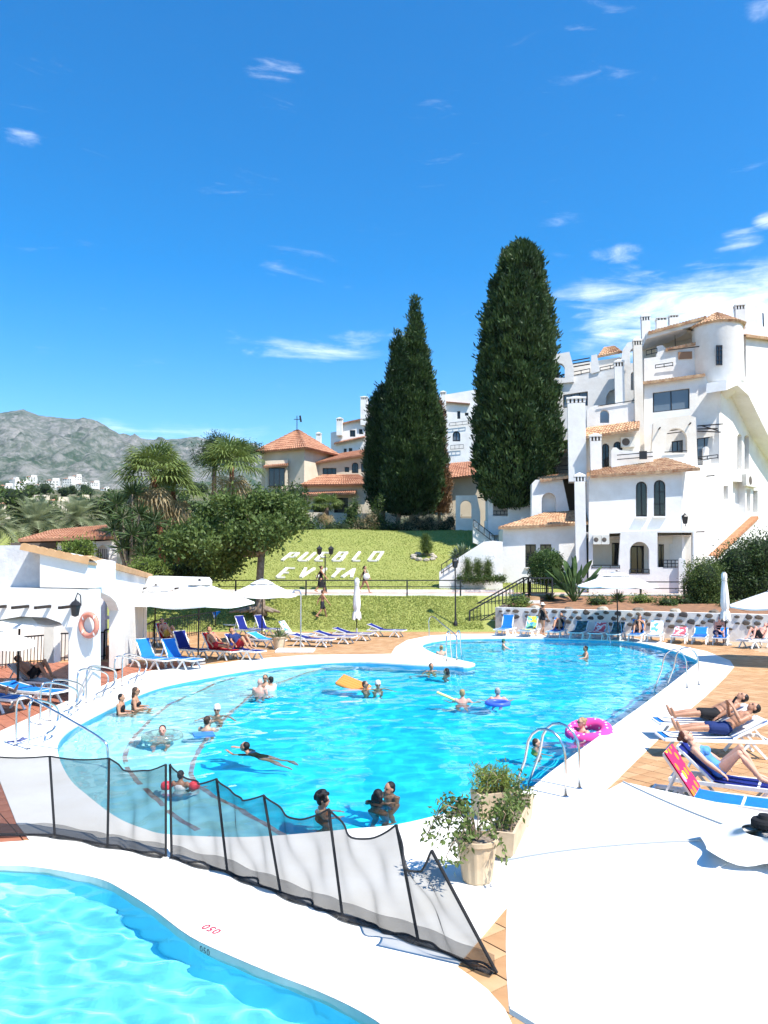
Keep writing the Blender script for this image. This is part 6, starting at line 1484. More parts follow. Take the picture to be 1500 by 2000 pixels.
# ------------------------------------------------------------------ planters in front
def leaf_spray(c, r, n, L, W_, up=.2):
    C = np.array(c)+rng.normal(size=(n, 3))*np.array(r)*.55; D = unit(rng.normal(size=(n, 3))+np.array([0, 0, up])); return leaf_quads(C, D, L*rng.uniform(.6, 1.2, (n, 1)), W_*rng.uniform(.7, 1.2, (n, 1)))
PL_A = leaf_mat('planter_leaf', (.055, .10, .022), (.20, .26, .07), trans=.3, scale=6); PL_B = leaf_mat('planter_fern', (.12, .17, .03), (.34, .40, .09), trans=.35, scale=6)
SOILP = mat('potting_soil', (.10, .065, .04), .95, col2=(.3, .25, .2), scale=25)
pb = G(932, 1719); t = empty('fluted_pot', pb, label='round fluted beige pot with trailing leafy plant beside the net fence', cat='plant pot')
n = 48; vs = []; prof = [(.0, 0), (.15, 0), (.165, .02), (.215, .40), (.235, .41), (.235, .455), (.205, .455), (.195, .40), (0, .40)]
for i, (r_, z) in enumerate(prof): vs += [(r_*(1-(.035 if i in (2, 3) and k % 4 < 2 else 0))*math.cos(2*math.pi*k/n), r_*(1-(.035 if i in (2, 3) and k % 4 < 2 else 0))*math.sin(2*math.pi*k/n), z) for k in range(n)]
me = bpy.data.meshes.new('pot'); me.from_pydata(vs, [], [(i*n+k, i*n+(k+1) % n, (i+1)*n+(k+1) % n, (i+1)*n+k) for i in range(len(prof)-1) for k in range(n)]); link('pot', me, CLAY, t)
MB().lathe([(0, .425), (.10, .43), (.2, .41)], n=16).obj('soil', SOILP, t)
parts = []; stm = MB()
for k in range(17):
    a = rng.uniform(0, 6.28) if k > 9 else rng.uniform(2.4, 4.2); L = rng.uniform(.25, .62); d = Vector((math.cos(a), math.sin(a)*.8, 0)); up_ = rng.uniform(.12, .5)
    pts = [Vector((0, 0, .42))+d*L*s+Vector((0, 0, up_*math.sin(math.pi*min(1, s*.8))-.18*s*s)) for s in np.linspace(0, 1, 6)]; stm.tube(pts, [.007]*5+[.003], 5)
    for q in pts[2:]: parts.append(leaf_spray(q, (.06, .06, .045), 11, .08, .034, -.1))
V, F = join_np(parts); link('leaves', np_mesh('leaves', V, F), PL_A, t); stm.obj('stems', BARK, t, kind='stuff')
def trough(A, B, w, h, label, m_leaf, n, L, W_, up, hh):
    A, B = Vector(A), Vector(B); c = (A+B)/2; d = (B-A); L_ = d.length; rz = math.atan2(d.y, d.x); t = empty('planter_trough', c, rz, label=label, cat='planter')
    mb = MB(); x, y = L_/2, w/2; mb.add([(-x*.97, -y*.8, .05), (x*.97, -y*.8, .05), (x*.97, y*.8, .05), (-x*.97, y*.8, .05), (-x, -y, h), (x, -y, h), (x, y, h), (-x, y, h), (-x+.03, -y+.03, h), (x-.03, -y+.03, h), (x-.03, y-.03, h), (-x+.03, y-.03, h), (-x+.03, -y+.03, h-.05), (x-.03, -y+.03, h-.05), (x-.03, y-.03, h-.05), (-x+.03, y-.03, h-.05)],
            [(3, 2, 1, 0), (0, 1, 5, 4), (1, 2, 6, 5), (2, 3, 7, 6), (3, 0, 4, 7), (4, 5, 9, 8), (5, 6, 10, 9), (6, 7, 11, 10), (7, 4, 8, 11), (8, 9, 13, 12), (9, 10, 14, 13), (10, 11, 15, 14), (11, 8, 12, 15)])
    for sx in (-1, 1): mb.box((sx*x*.7, 0, .025), (.12, w*.75, .05))
    mb.obj('box', CLAY, t); MB().box((0, 0, h-.075), (L_-.07, w-.07, .06)).obj('soil', SOILP, t)
    parts = []; st = MB()
    for k in range(n):
        px_, py_ = rng.uniform(-x*.85, x*.85), rng.uniform(-y*.5, y*.5); H_ = hh*rng.uniform(.4, 1.0); st.tube([(px_, py_, h-.06), (px_+rng.normal()*.04, py_+rng.normal()*.04, h+H_*.6), (px_+rng.normal()*.08, py_+rng.normal()*.08, h+H_)], [.008, .006, .004], 5)
        for z in np.linspace(.15, 1, 5): parts.append(leaf_spray((px_+rng.normal()*.05, py_+rng.normal()*.05, h+H_*z), (.09, .09, .06), 13, L, W_, up))
    V, F = join_np(parts); link('leaves', np_mesh('leaves', V, F), m_leaf, t); st.obj('stems', mat('dry_stem', (.36, .26, .17), .9), t, kind='stuff'); return t
trough(G(980, 1685), G(1022, 1600), .30, .34, 'long beige trough with thin shrubs next to the fluted pot', PL_A, 12, .075, .032, .1, .36)
trough(G(928, 1598), G(1004, 1600)+Vector((.05, .25, 0)), .30, .34, 'beige trough behind, with feathery yellow-green plant', PL_B, 22, .10, .014, .6, .34)
# ------------------------------------------------------------------ removable net fence
NET = bpy.data.materials.new('net_mesh'); NET.use_nodes = True; nt = NET.node_tree; nt.nodes.clear()
o_ = nt.nodes.new('ShaderNodeOutputMaterial'); tr_ = nt.nodes.new('ShaderNodeBsdfTransparent'); df = nt.nodes.new('ShaderNodeBsdfDiffuse'); df.inputs[0].default_value = (.045, .045, .048, 1); mx = nt.nodes.new('ShaderNodeMixShader')
lw_ = nt.nodes.new('ShaderNodeLayerWeight'); lw_.inputs[0].default_value = .35; mr = nt.nodes.new('ShaderNodeMapRange'); mr.inputs['To Min'].default_value = .46; mr.inputs['To Max'].default_value = .8
nt.links.new(lw_.outputs['Facing'], mr.inputs['Value']); nt.links.new(mr.outputs[0], mx.inputs[0]); nt.links.new(tr_.outputs[0], mx.inputs[1]); nt.links.new(df.outputs[0], mx.inputs[2]); nt.links.new(mx.outputs[0], o_.inputs[0])
TAPE = mat('fence_tape', (.02, .02, .022), .7)
posts = [((-40, 1474), (-32, 1630)), ((97, 1477), (107, 1632)), ((213, 1481), (210, 1652)), ((324, 1493), (324, 1673)), ((332, 1493), (335, 1675)), ((423, 1521), (444, 1703)), ((515, 1553), (548, 1744)), ((642, 1580), (669, 1790)), ((774, 1611), (817, 1838)), ((843, 1661), (970, 1900))]
pp = []
for (tx, ty), (bx, by) in posts:
    b = G(bx, by); tp = P(tx, ty, b.y+.04); pp.append((b, tp))
def fence(idx, label):
    t = empty('net_fence', pp[idx[0]][0], label=label, cat='fence', group='black pool safety fence')
    for i in idx: MB().tube([pp[i][0], pp[i][1]], .015, 8).wobj('post', TAPE, t)
    for i, j in zip(idx, idx[1:]):
        (b0, t0), (b1, t1) = pp[i], pp[j]; nu, nv = 22, 14; vs = []; fs = []; sagk = (.03, .03, .12, .0, .12, .12, .16, .20, .30)[i]
        out = Vector((-(b1-b0).y, (b1-b0).x, 0)).normalized()
        for v in range(nv+1):
            for u in range(nu+1):
                fu, fv = u/nu, v/nv; p = b0.lerp(b1, fu).lerp(t0.lerp(t1, fu), fv)
                p = p-Vector((0, 0, sagk*math.sin(math.pi*min(1, fu*1.0))*fv**1.5))
                diag = fu+ (1-fv)*.55
                fold = .05*math.sin(diag*9.0+i)*math.sin(math.pi*fu)*(sagk > .05)+.025*math.sin(fu*17+fv*5)*math.sin(math.pi*fu)*(sagk > .05)
                vs.append(p+out*fold)
        for v in range(nv):
            for u in range(nu): a = v*(nu+1)+u; fs.append((a, a+1, a+nu+2, a+nu+1))
        me = bpy.data.meshes.new('net_panel'); me.from_pydata(vs, [], fs); world_child('net_panel', me, NET, t, smooth=True)
        MB().tube([vs[nv*(nu+1)+u] for u in range(nu+1)], .010, 6).wobj('top_tape', TAPE, t); MB().tube([Vector(vs[u])+Vector((0, 0, .012)) for u in range(nu+1)], .010, 6).wobj('bottom_tape', TAPE, t)
        sk = []; fk = []                                     # slack net folded along the ground
        for v in range(5):
            for u in range(nu+1):
                fu = u/nu; p = b0.lerp(b1, fu); q = [(.0, .012), (-.05, .02+.008*math.sin(fu*14+i)), (-.09, .012), (-.03, .03), (.03, .15+.012*math.sin(fu*9))][v]; sk.append(p+out*(q[0]*(.8+.3*math.sin(fu*7+i)))*(-1 if v != 4 else 1)*-1+Vector((0, 0, q[1])))
        for v in range(4):
            for u in range(nu): a = v*(nu+1)+u; fk.append((a, a+1, a+nu+2, a+nu+1))
        me = bpy.data.meshes.new('net_skirt'); me.from_pydata(sk, [], fk); world_child('net_skirt', me, NET, t, smooth=True)
    return t
fence([0, 1, 2, 3], 'left taut run of the black net pool fence')
fence([4, 5, 6, 7, 8, 9], 'right sagging run of the black net pool fence with leaning last post')
# depth marks by the kid pool
def text(s, size, loc, rot, m, name, label, ext=.002):
    cu = bpy.data.curves.new('txt', 'FONT'); cu.body = s; cu.size = size; cu.extrude = ext; cu.align_x = 'CENTER'; cu.space_character = 1.15
    ob = bpy.data.objects.new('tmp', cu); COL.objects.link(ob); bpy.context.view_layer.update()
    me = bpy.data.meshes.new_from_object(ob.evaluated_get(bpy.context.evaluated_depsgraph_get())); bpy.data.objects.remove(ob)
    o = link(name, me, m, loc=loc, rot=rot); tag(o, label, 'lettering'); return o
e0, e1 = G(370, 1828), G(450, 1866); ea = math.atan2((e1-e0).y, (e1-e0).x)
RED = mat('mark_red', (.42, .02, .07), .7); BLK = mat('mark_black', (.03, .02, .02), .7)
mk = G(420, 1812); text('050', .13, (mk.x, mk.y, .004), (0, 0, ea+math.pi), RED, 'depth_mark', 'dark red 050 depth mark painted flat on the white coping')
mk = G(404, 1844); e = (e1-e0).normalized(); nrm = Vector((e.y, -e.x, 0)); mk = e0.lerp(e1, .42)
text('050', .085, (mk.x+nrm.x*.014, mk.y+nrm.y*.014, -.085), (R(90), 0, ea), BLK, 'depth_mark', 'black 050 depth mark on the kid pool inner edge')
sk_ = G(492, 1912, -.25); o = MB().lathe([(0, .02), (.06, .025), (.085, .01), (.095, 0)], n=20).obj('skimmer_fitting', mat('fitting', (.66, .72, .68), .4), loc=(sk_.x, sk_.y, -.30), rot=(R(62), 0, ea)); tag(o, 'pale round fitting under water in the kid pool', 'pool fitting')
# ------------------------------------------------------------------ people
def fuse(mb, voxel, smooth=4):
    """union of overlapping solids -> one continuous skin"""
    me = mb.mesh('body'); o = bpy.data.objects.new('tmp', me); COL.objects.link(o)
    r = o.modifiers.new('r', 'REMESH'); r.mode = 'VOXEL'; r.voxel_size = voxel; r.use_smooth_shade = True
    s = o.modifiers.new('s', 'SMOOTH'); s.factor = .5; s.iterations = smooth
    bpy.context.view_layer.update()
    out = bpy.data.meshes.new_from_object(o.evaluated_get(bpy.context.evaluated_depsgraph_get())); bpy.data.objects.remove(o)
    if len(out.polygons): out.polygons.foreach_set('use_smooth', [True]*len(out.polygons))
    return out
def limb(mb, pts, rs, n=10):
    mb.tube(pts, rs, n)
    for p, r in zip(pts, rs): mb.ell(p, (r, r, r), 10)
def V3(*a): return Vector(a)
def pose_stand(stride=0.0, arm=0.3, h=1.0):
    J = dict(pe=V3(0, 0, .95), wa=V3(0, 0, 1.10), ch=V3(.01, 0, 1.30), nk=V3(0, 0, 1.47), hd=V3(.03, 0, 1.60), f=V3(1, 0, 0), u=V3(0, 0, 1))
    for s, k in ((1, 'L'), (-1, 'R')):
        q = stride*s
        J['s'+k] = V3(0, .175*s, 1.41); J['e'+k] = V3(-arm*.35*s*(1 if stride else .2), .235*s, 1.14); J['w'+k] = J['e'+k]+V3(.07-arm*.3*s*(1 if stride else 0), .01*s, -.25)
        J['h'+k] = V3(0, .09*s, .91); J['k'+k] = V3(.32*q+.04, .10*s, .50); J['a'+k] = V3(.62*q-(.10 if q < 0 else 0), .10*s, .085+(.10 if q < 0 else 0)); J['t'+k] = J['a'+k]+V3(.16, .01*s, -.055)
    return J
def pose_lie(beta, knees=False, phone=False, arms='side'):
    c, s_ = math.cos(beta), math.sin(beta); z = .50; hip = V3(.22, 0, z)
    J = dict(pe=hip, wa=hip+V3(.15*c, 0, .15*s_+.01), ch=hip+V3(.36*c, 0, .36*s_+.02), nk=hip+V3(.54*c, 0, .54*s_+.03), hd=hip+V3(.68*c-.02, 0, .68*s_+.06), f=V3(-s_-.35, 0, c).normalized(), u=V3(c, 0, s_))
    for s, k in ((1, 'L'), (-1, 'R')):
        sh = hip+V3(.47*c, .175*s, .47*s_+.02); J['s'+k] = sh
        if phone: J['e'+k] = sh+V3(-.24*c, .10*s, -.24*s_+.06); J['w'+k] = J['e'+k]+V3(-.06, -.13*s, .22)
        elif arms == 'side': J['e'+k] = sh+V3(-.26*c, .11*s, -.26*s_+.02); J['w'+k] = V3(J['e'+k].x-.22, .30*s, max(.44, J['e'+k].z-.14))
        J['h'+k] = hip+V3(-.02, .09*s, 0)
        if knees: J['k'+k] = hip+V3(-.34, .11*s+.03, .40-.06*(s > 0)); J['a'+k] = hip+V3(-.58-.08*(s > 0), .13*s, -.04); J['t'+k] = J['a'+k]+V3(-.17, 0, -.05)
        else: J['k'+k] = hip+V3(-.44, .11*s, .03); J['a'+k] = hip+V3(-.87, .12*s, -.02); J['t'+k] = J['a'+k]+V3(-.07, .03*s, .16)
    return J
def pose_sit(lean=.1):
    z = .46; J = dict(pe=V3(0, 0, z+.08), wa=V3(.02+lean*.2, 0, z+.24), ch=V3(.04+lean, 0, z+.44), nk=V3(.06+lean*1.3, 0, z+.61), hd=V3(.11+lean*1.5, 0, z+.73), f=V3(.97, 0, -.2), u=V3(.2, 0, .97))
    for s, k in ((1, 'L'), (-1, 'R')):
        J['s'+k] = V3(.05+lean*1.1, .185*s, z+.55); J['e'+k] = V3(.22+lean, .24*s, z+.30); J['w'+k] = V3(.42+lean, .10*s, z+.20); J['h'+k] = V3(.02, .095*s, z+.06); J['k'+k] = V3(.44, .14*s, z+.08); J['a'+k] = V3(.44, .15*s, .09); J['t'+k] = V3(.60, .17*s, .03)
    return J
def pose_water(arms='out', crouch=False):
    """upright in the water; shoulders at 1.36 (standing) or .74 (crouching) above the feet"""
    d = .62 if crouch else 0.0; J = dict(pe=V3(0, 0, .93-d), wa=V3(0, 0, 1.08-d), ch=V3(.01, 0, 1.27-d), nk=V3(0, 0, 1.44-d), hd=V3(.03, 0, 1.57-d), f=V3(1, 0, 0), u=V3(0, 0, 1))
    for s, k in ((1, 'L'), (-1, 'R')):
        J['s'+k] = V3(0, .18*s, 1.37-d); J['e'+k] = V3(.10, .36*s, 1.22-d) if arms == 'out' else V3(.05, .24*s, 1.12-d); J['w'+k] = V3(.30, .46*s, 1.20-d) if arms == 'out' else V3(.24, .16*s, 1.14-d)
        J['h'+k] = V3(0, .09*s, .90-d)
        if crouch: J['k'+k] = V3(.42, .16*s, .34); J['a'+k] = V3(.38, .14*s, .06); J['t'+k] = V3(.52, .15*s, .02)
        else: J['k'+k] = V3(.10, .11*s, .50); J['a'+k] = V3(0, .11*s, .10); J['t'+k] = V3(.15, .12*s, .04)
    return J
def pose_swim():
    J = dict(pe=V3(-.55, 0, -.10), wa=V3(-.40, 0, -.08), ch=V3(-.20, 0, -.06), nk=V3(-.03, 0, -.02), hd=V3(.11, 0, .06), f=V3(.9, 0, -.1), u=V3(.1, 0, .9))
    for s, k in ((1, 'L'), (-1, 'R')):
        J['s'+k] = V3(-.10, .18*s, -.05); J['e'+k] = V3(.12, .34*s, -.12); J['w'+k] = V3(.30, .22*s, -.16); J['h'+k] = V3(-.58, .09*s, -.11); J['k'+k] = V3(-1.0, .13*s, -.16); J['a'+k] = V3(-1.38, .16*s, -.12); J['t'+k] = V3(-1.52, .17*s, -.16)
    return J
def head_frame(J):
    u = J['u'].normalized(); f = (J['f']-u*J['f'].dot(u)).normalized(); l = u.cross(f); return Matrix((f, l, u)).transposed()
def body_mb(J, fem=0.0, fingers=False, fat=1.0):
    mb = MB(); pe, wa, ch, nk, hd = (J[k] for k in ('pe', 'wa', 'ch', 'nk', 'hd')); sd = (J['sL']-J['sR']).normalized()
    def wide(p, ax, rx, ry):                               # flattened cross-section ball
        d = (ch-pe).normalized(); fr = sd.cross(d).normalized(); M = Matrix((fr, sd, d)).transposed(); mb.ell(p, (rx, ry, ax), 14, M)
    k = fat
    wide(pe, .13, .115*k, .165*k); wide(pe.lerp(wa, .6), .12, .105*k, .145*k); wide(wa, .12, .10*k, .135*k*(1-.08*fem)); wide(wa.lerp(ch, .5), .13, .105*k, .145*k); wide(ch, .15, .115*k, .165*k); wide(ch.lerp(nk, .45), .10, .085, .15)
    if fem:
        fr = sd.cross((ch-pe).normalized()).normalized(); d = (ch-pe).normalized()
        if fr.dot(J['f']) < 0 and abs(fr.dot(J['f'])) > .2: fr = -fr
        for s in (-1, 1): mb.ell(ch+fr*.085+sd*.075*s-d*.03, (.065, .065, .065), 10)
    limb(mb, [ch.lerp(nk, .7), nk, nk.lerp(hd, .6)], [.075, .056, .054])
    for q in 'LR':
        s, e, w = J['s'+q], J['e'+q], J['w'+q]; limb(mb, [ch.lerp(s, .6), s, s.lerp(e, .35), e, e.lerp(w, .3), w], [.075, .066, .053*k, .042, .043, .028])
        h, kn, a, t = J['h'+q], J['k'+q], J['a'+q], J['t'+q]; limb(mb, [h, h.lerp(kn, .35), kn, kn.lerp(a, .3), kn.lerp(a, .65), a], [.098*k, .088*k, .058, .060, .047, .037], 12)
        limb(mb, [a, a.lerp(t, .55), t], [.040, .038, .026]); hl = (kn-a).normalized(); mb.ell(a-(t-a).normalized()*.035, (.034, .034, .034), 8)
        d = (w-e).normalized(); side = d.cross(V3(0, 0, 1)); side = side.normalized() if side.length > .1 else V3(0, 1, 0); nr = side.cross(d)
        c = w+d*.055; M = Matrix((d, side, nr)).transposed(); mb.ell(c, (.058, .042, .020), 10, M)
        for i in range(4):
            o = w+d*.09+side*(.030-.020*i); L = (.066, .076, .072, .056)[i]; m1 = o+d*L*.55-nr*.008; m2 = o+d*L*.95-nr*.030; limb(mb, [o, m1, m2], [.0105, .0098, .0085], 6)
        sg = 1 if q == 'R' else -1; o = w+d*.03+side*.034*sg; limb(mb, [o, o+d*.03+side*.028*sg-nr*.01, o+d*.06+side*.036*sg-nr*.02], [.013, .0115, .0095], 6)
    H = head_frame(J); hm = lambda x, y, z: hd+H @ V3(x, y, z)
    mb.ell(hm(-.01, 0, .025), (.098, .078, .098), 16, H); mb.ell(hm(.012, 0, -.03), (.078, .064, .088), 14, H); mb.ell(hm(.035, 0, -.085), (.038, .040, .030), 10, H)
    limb(mb, [hm(.082, 0, .022), hm(.103, 0, -.020)], [.010, .0155], 7)
    for s in (-1, 1): mb.ell(hm(-.012, s*.080, -.008), (.022, .011, .032), 8, H); mb.ell(hm(.072, s*.034, .036), (.018, .026, .009), 8, H)
    return mb, H, hm
def shell(J, parts, grow):
    mb = MB(); sd = (J['sL']-J['sR']).normalized(); pe, wa, ch = J['pe'], J['wa'], J['ch']; d = (ch-pe).normalized(); fr = sd.cross(d).normalized(); M = Matrix((fr, sd, d)).transposed(); g = grow
    def wide(p, a, x, y): mb.ell(p, (x+g, y+g, a), 14, M)
    if 'hips' in parts: wide(pe, .12, .115, .165); wide(pe.lerp(wa, .5), .07, .105, .148)
    if 'belly' in parts: wide(wa, .12, .10, .135); wide(pe.lerp(wa, .6), .12, .105, .145); wide(wa.lerp(ch, .5), .13, .105, .145)
    if 'chest' in parts: wide(ch, .13, .118, .165)
    if 'bust' in parts:
        for s in (-1, 1): mb.ell(ch+fr*(.085 if fr.dot(J['f']) > -.2 else -.085)+sd*.075*s-d*.03, (.068+g, .068+g, .062+g), 10)
        wide(ch-d*.03, .07, .115, .16)
    if 'shoulders' in parts:
        wide(ch.lerp(J['nk'], .4), .09, .09, .155)
        for q in 'LR': limb(mb, [J['s'+q], J['s'+q].lerp(J['e'+q], .5)], [.070+g, .060+g])
    for q in 'LR':
        h, kn = J['h'+q], J['k'+q]
        if 'thigh' in parts: limb(mb, [h, h.lerp(kn, .3), h.lerp(kn, .62)], [.100+g, .094+g, .086+g], 12)
        if 'brief' in parts: limb(mb, [h, h.lerp(kn, .10)], [.098+g, .094+g], 12)
    return mb
def skin(k): return [mat('skin_fair', (.62, .36, .25), .55, col2=(.56, .31, .21), scale=5, spec=.35), mat('skin_tan', (.46, .235, .14), .5, col2=(.40, .20, .12), scale=5, spec=.4), mat('skin_pink', (.66, .36, .28), .55, col2=(.60, .28, .21), scale=5, spec=.35), mat('skin_brown', (.20, .10, .06), .5, col2=(.165, .08, .05), scale=5, spec=.4)][k]
def hairm(k): return mat('hair_%s' % k, {'black': (.012, .010, .010), 'brown': (.055, .030, .018), 'fair': (.42, .29, .14), 'grey': (.42, .40, .38), 'auburn': (.12, .035, .018)}[k], .5, var=.35, scale=30, bump=.4, bscale=60)
CLO = lambda n, c: mat('cloth_'+n, c, .85, var=.15, scale=8, bump=.2, bscale=20)
EYEM = mat('eye_dark', (.015, .012, .01), .2); LIPM = mat('lips', (.42, .12, .10), .5); SHADES = mat('sunglasses', (.008, .008, .01), .1, spec=.6)
def person(loc, rz, J, label, sk=0, hair='brown', style='short', wear=(), group=None, near=False, fem=0.0, scale=1.0, glasses=False, hat=None, rot=None, fat=1.0, face=True):
    if scale == 1.0: scale = .93
    t = empty('person', loc, rz, label=label, cat='person', group=group); t.scale = (scale,)*3
    if rot is not None: t.rotation_euler = rot
    mb, H, hm = body_mb(J, fem, near, fat); me = fuse(mb, .0085 if near else .017, 3 if near else 2); link('body', me, skin(sk), t)
    h = MB(); hd = J['hd']
    if style != 'bald':
        h.ell(hm(-.028, 0, .045), (.094, .086, .088), 14, H)
        if style in ('short', 'bun', 'pony', 'long', 'curly'): h.ell(hm(-.05, 0, -.005), (.066, .080, .078), 12, H)
        if style == 'bun': h.ell(hm(-.12, 0, .06), (.045, .045, .045), 10, H)
        if style == 'pony': limb(h, [hm(-.11, 0, .04), hm(-.15, 0, -.05), hm(-.13, 0, -.17)], [.03, .032, .016])
        if style == 'long':
            for s in (-1, 0, 1): limb(h, [hm(-.06, s*.06, .0), hm(-.075, s*.065, -.12), hm(-.07, s*.06, -.23)], [.05, .048, .026])
        if style == 'curly':
            for k in range(46):
                a, b_ = rng.uniform(0, 6.28), rng.uniform(-.35, 1.5); v = V3(math.cos(a)*math.cos(b_), math.sin(a)*math.cos(b_), math.sin(b_))
                if v.x > .55 and v.z < .35: continue
                h.ell(hm(-.02+v.x*.12, v.y*.125, .03+v.z*.125), (.036,)*3, 8)
        link('hair', fuse(h, .010 if near else .016, 2), hairm(hair), t)
    if face:
        for s in (-1, 1): MB().ell(hm(.082, s*.034, .018), (.011, .015, .008), 8, H).obj('eye', EYEM, t)
        MB().ell(hm(.082, 0, -.062), (.010, .024, .007), 8, H).obj('mouth', LIPM, t)
    if glasses:
        g = MB()
        for s in (-1, 1): g.ell(hm(.094, s*.034, .018), (.010, .030, .020), 10, H); g.bar(hm(.085, s*.066, .022), hm(-.01, s*.086, .022), .006)
        g.bar(hm(.10, -.012, .022), hm(.10, .012, .022), .007); g.obj('sunglasses', SHADES, t)
    if hat:
        g = MB(); k = 20; prof = [(.0, .165), (.055, .160), (.088, .125), (.100, .065), (.102, .055)]+([(.19, .045), (.19, .040)] if hat[0] == 'brim' else [(.104, .03)])
        vs = [hm(-.015+r_*math.cos(2*math.pi*i/k), r_*.92*math.sin(2*math.pi*i/k), z) for r_, z in prof for i in range(k)]
        g.add(vs, [(j*k+i, j*k+(i+1) % k, (j+1)*k+(i+1) % k, (j+1)*k+i) for j in range(len(prof)-1) for i in range(k)]); g.obj('hat' if hat[0] == 'brim' else 'cap', CLO(*hat[1]), t, smooth=True)
    for nm, parts, m_, gr_ in wear: link(nm, fuse(shell(J, parts, gr_), .012 if near else .018, 2), m_, t)
    return t
NVY, BLKc, WHTc, REDc, LBL, GRNc, YELc, TEAL = CLO('navy', (.012, .03, .13)), CLO('black', (.014, .014, .016)), CLO('white', (.74, .73, .70)), CLO('red', (.5, .03, .04)), CLO('light_blue', (.10, .30, .68)), CLO('green', (.03, .16, .10)), CLO('yellow', (.62, .52, .12)), CLO('teal', (.03, .25, .3))
shorts = lambda m_: ('swim_shorts', ('hips', 'thigh'), m_, .013); suit = lambda m_: ('swimsuit', ('hips', 'belly', 'chest', 'bust', 'brief'), m_, .009); top_ = lambda m_: ('bikini_top', ('bust',), m_, .007); bott = lambda m_: ('bikini_bottom', ('hips', 'brief'), m_, .008); shirt = lambda m_: ('shirt', ('belly', 'chest', 'shoulders', 'hips'), m_, .014); vest = lambda m_: ('vest', ('belly', 'chest', 'hips'), m_, .013)
def on_lounger(at, foot): return Vector(at), math.atan2(-foot[1], -foot[0])
# right foreground sunbathers
l, rz = on_lounger(S1, (-1, .06)); person(l, rz, pose_lie(R(26), phone=False), 'man in black swim shorts lying on the farther white lounger', 1, 'black', 'short', [shorts(BLKc)], near=True, fat=1.05)
l, rz = on_lounger(S2, (-1, .06)); person(l, rz, pose_lie(R(30), phone=True), 'man in navy swim shorts lying with a phone in his hands', 1, 'black', 'short', [shorts(NVY)], near=True)
ph = MB().box((0, 0, 0), (.012, .075, .15)).obj('phone', BLKc, loc=l+Matrix.Rotation(rz, 3, 'Z') @ V3(.40, 0, .97), rot=(0, R(35), rz)); tag(ph, 'dark phone held up by the man in navy shorts', 'phone')
l, rz = on_lounger(S3, (.86, -.5)); person(l, rz, pose_lie(R(40), knees=True), 'woman in a light blue strapless swimsuit with raised knees on a lounger', 0, 'auburn', 'bun', [suit(LBL)], near=True, fem=1.0, scale=.86)
# by the stone wall
def wall_person(x, J, lab, d=1.75, turn=0.0, **kw):
    p = wall_spot(x, d); rz = math.atan2(-nw_.y, -nw_.x)+turn; return person((p.x, p.y, 0), rz, J, lab, **kw)
wall_person(1088, pose_lie(R(52), knees=True), 'sunbather with raised knees seated behind the woman in the hat', sk=1, hair='brown', style='bun', wear=[suit(BLKc)], fem=1)
wall_person(1242, pose_lie(R(56), knees=True), 'sunbather in black leaning back right of the parasol pole', sk=1, hair='auburn', style='long', wear=[suit(BLKc)], fem=1)
wall_person(1395, pose_sit(.22), 'man in a black vest sitting on the edge of a wall lounger', turn=R(200), sk=2, hair='grey', style='bald', wear=[vest(BLKc), shorts(NVY)], glasses=True, fat=1.1)
p = wall_spot(1470, 2.6); person(p, math.atan2(.5, .85), pose_lie(R(36), knees=True), 'sunbather in black trunks at the right edge below the parasol', 2, 'brown', 'short', [shorts(BLKc)], fat=1.08)
p = G(1060, 1243); person(p, R(20), pose_stand(.15, .2), 'standing woman in black swimsuit and pale brimmed hat by the stone wall', 1, 'brown', 'short', [suit(BLKc)], fem=1, hat=('brim', ('straw', (.72, .68, .60))))
# left lounger group
def lg_person(x, y, foot, J, lab, **kw): return person(G(x, y), math.atan2(-foot[1], -foot[0]), J, lab, **kw)
lg_person(428, 1286, F1, pose_lie(R(54), knees=False), 'sunbather on the red towel under the largest parasol', sk=1, hair='brown', style='short', wear=[shorts(REDc)])
lg_person(474, 1286, F1, pose_lie(R(48), knees=True), 'sunbather in navy shirt and red shorts with raised knees', sk=1, hair='black', style='short', wear=[shirt(NVY), shorts(REDc)])
lg_person(330, 1262, F1, pose_lie(R(60), knees=True), 'sunbather with sunglasses on the pink-red towel by the railing', sk=0, hair='brown', style='short', wear=[shorts(YELc)], glasses=True)
lg_person(75, 1352, (.9, -.3), pose_lie(R(34), knees=True), 'reader lying in the shade of the arcade', sk=1, hair='brown', style='short', wear=[shorts(BLKc)])
lg_person(-15, 1385, (.9, -.42), pose_lie(R(30)), 'sunbather whose legs show at the left edge under the arcade', sk=1, hair='brown', style='short', wear=[shorts(NVY)])
# walkers
def dress(t, J, m_, z0, z1, r0, r1):
    mb = MB(); mb.lathe([(r0, z1), ((r0+r1)/2, (z0+z1)/2), (r1, z0)], n=20); mb.obj('skirt', m_, t, smooth=True)
y_ = 44.6; J = pose_stand(.42, .5); t = person((P(627, 1105, y_).x, y_, 1.80), R(10), J, 'walker in a long black dress on the path before the letters', 1, 'brown', 'bun', [('dress_top', ('belly', 'chest', 'hips'), BLKc, .012)], fem=1); dress(t, J, BLKc, .36, 1.0, .15, .24)
J = pose_stand(.5, .5); t = person((P(712, 1105, y_).x, y_, 1.80), R(0), J, 'walker in a black swimsuit carrying a white bag on the path', 1, 'brown', 'pony', [suit(BLKc)], fem=1)
bg_ = MB(); bg_.ell((0, 0, 0), (.20, .08, .19), 12); bg_.tube([(-.12, 0, .14), (-.05, .01, .38), (.05, .01, .38), (.12, 0, .14)], .012, 6); o = bg_.obj('shoulder_bag', CLO('white', (.74, .73, .70)), loc=(P(712, 1105, y_).x+.12, y_-.26, 1.80+.98)); tag(o, 'white shoulder bag of the walker on the path', 'bag')
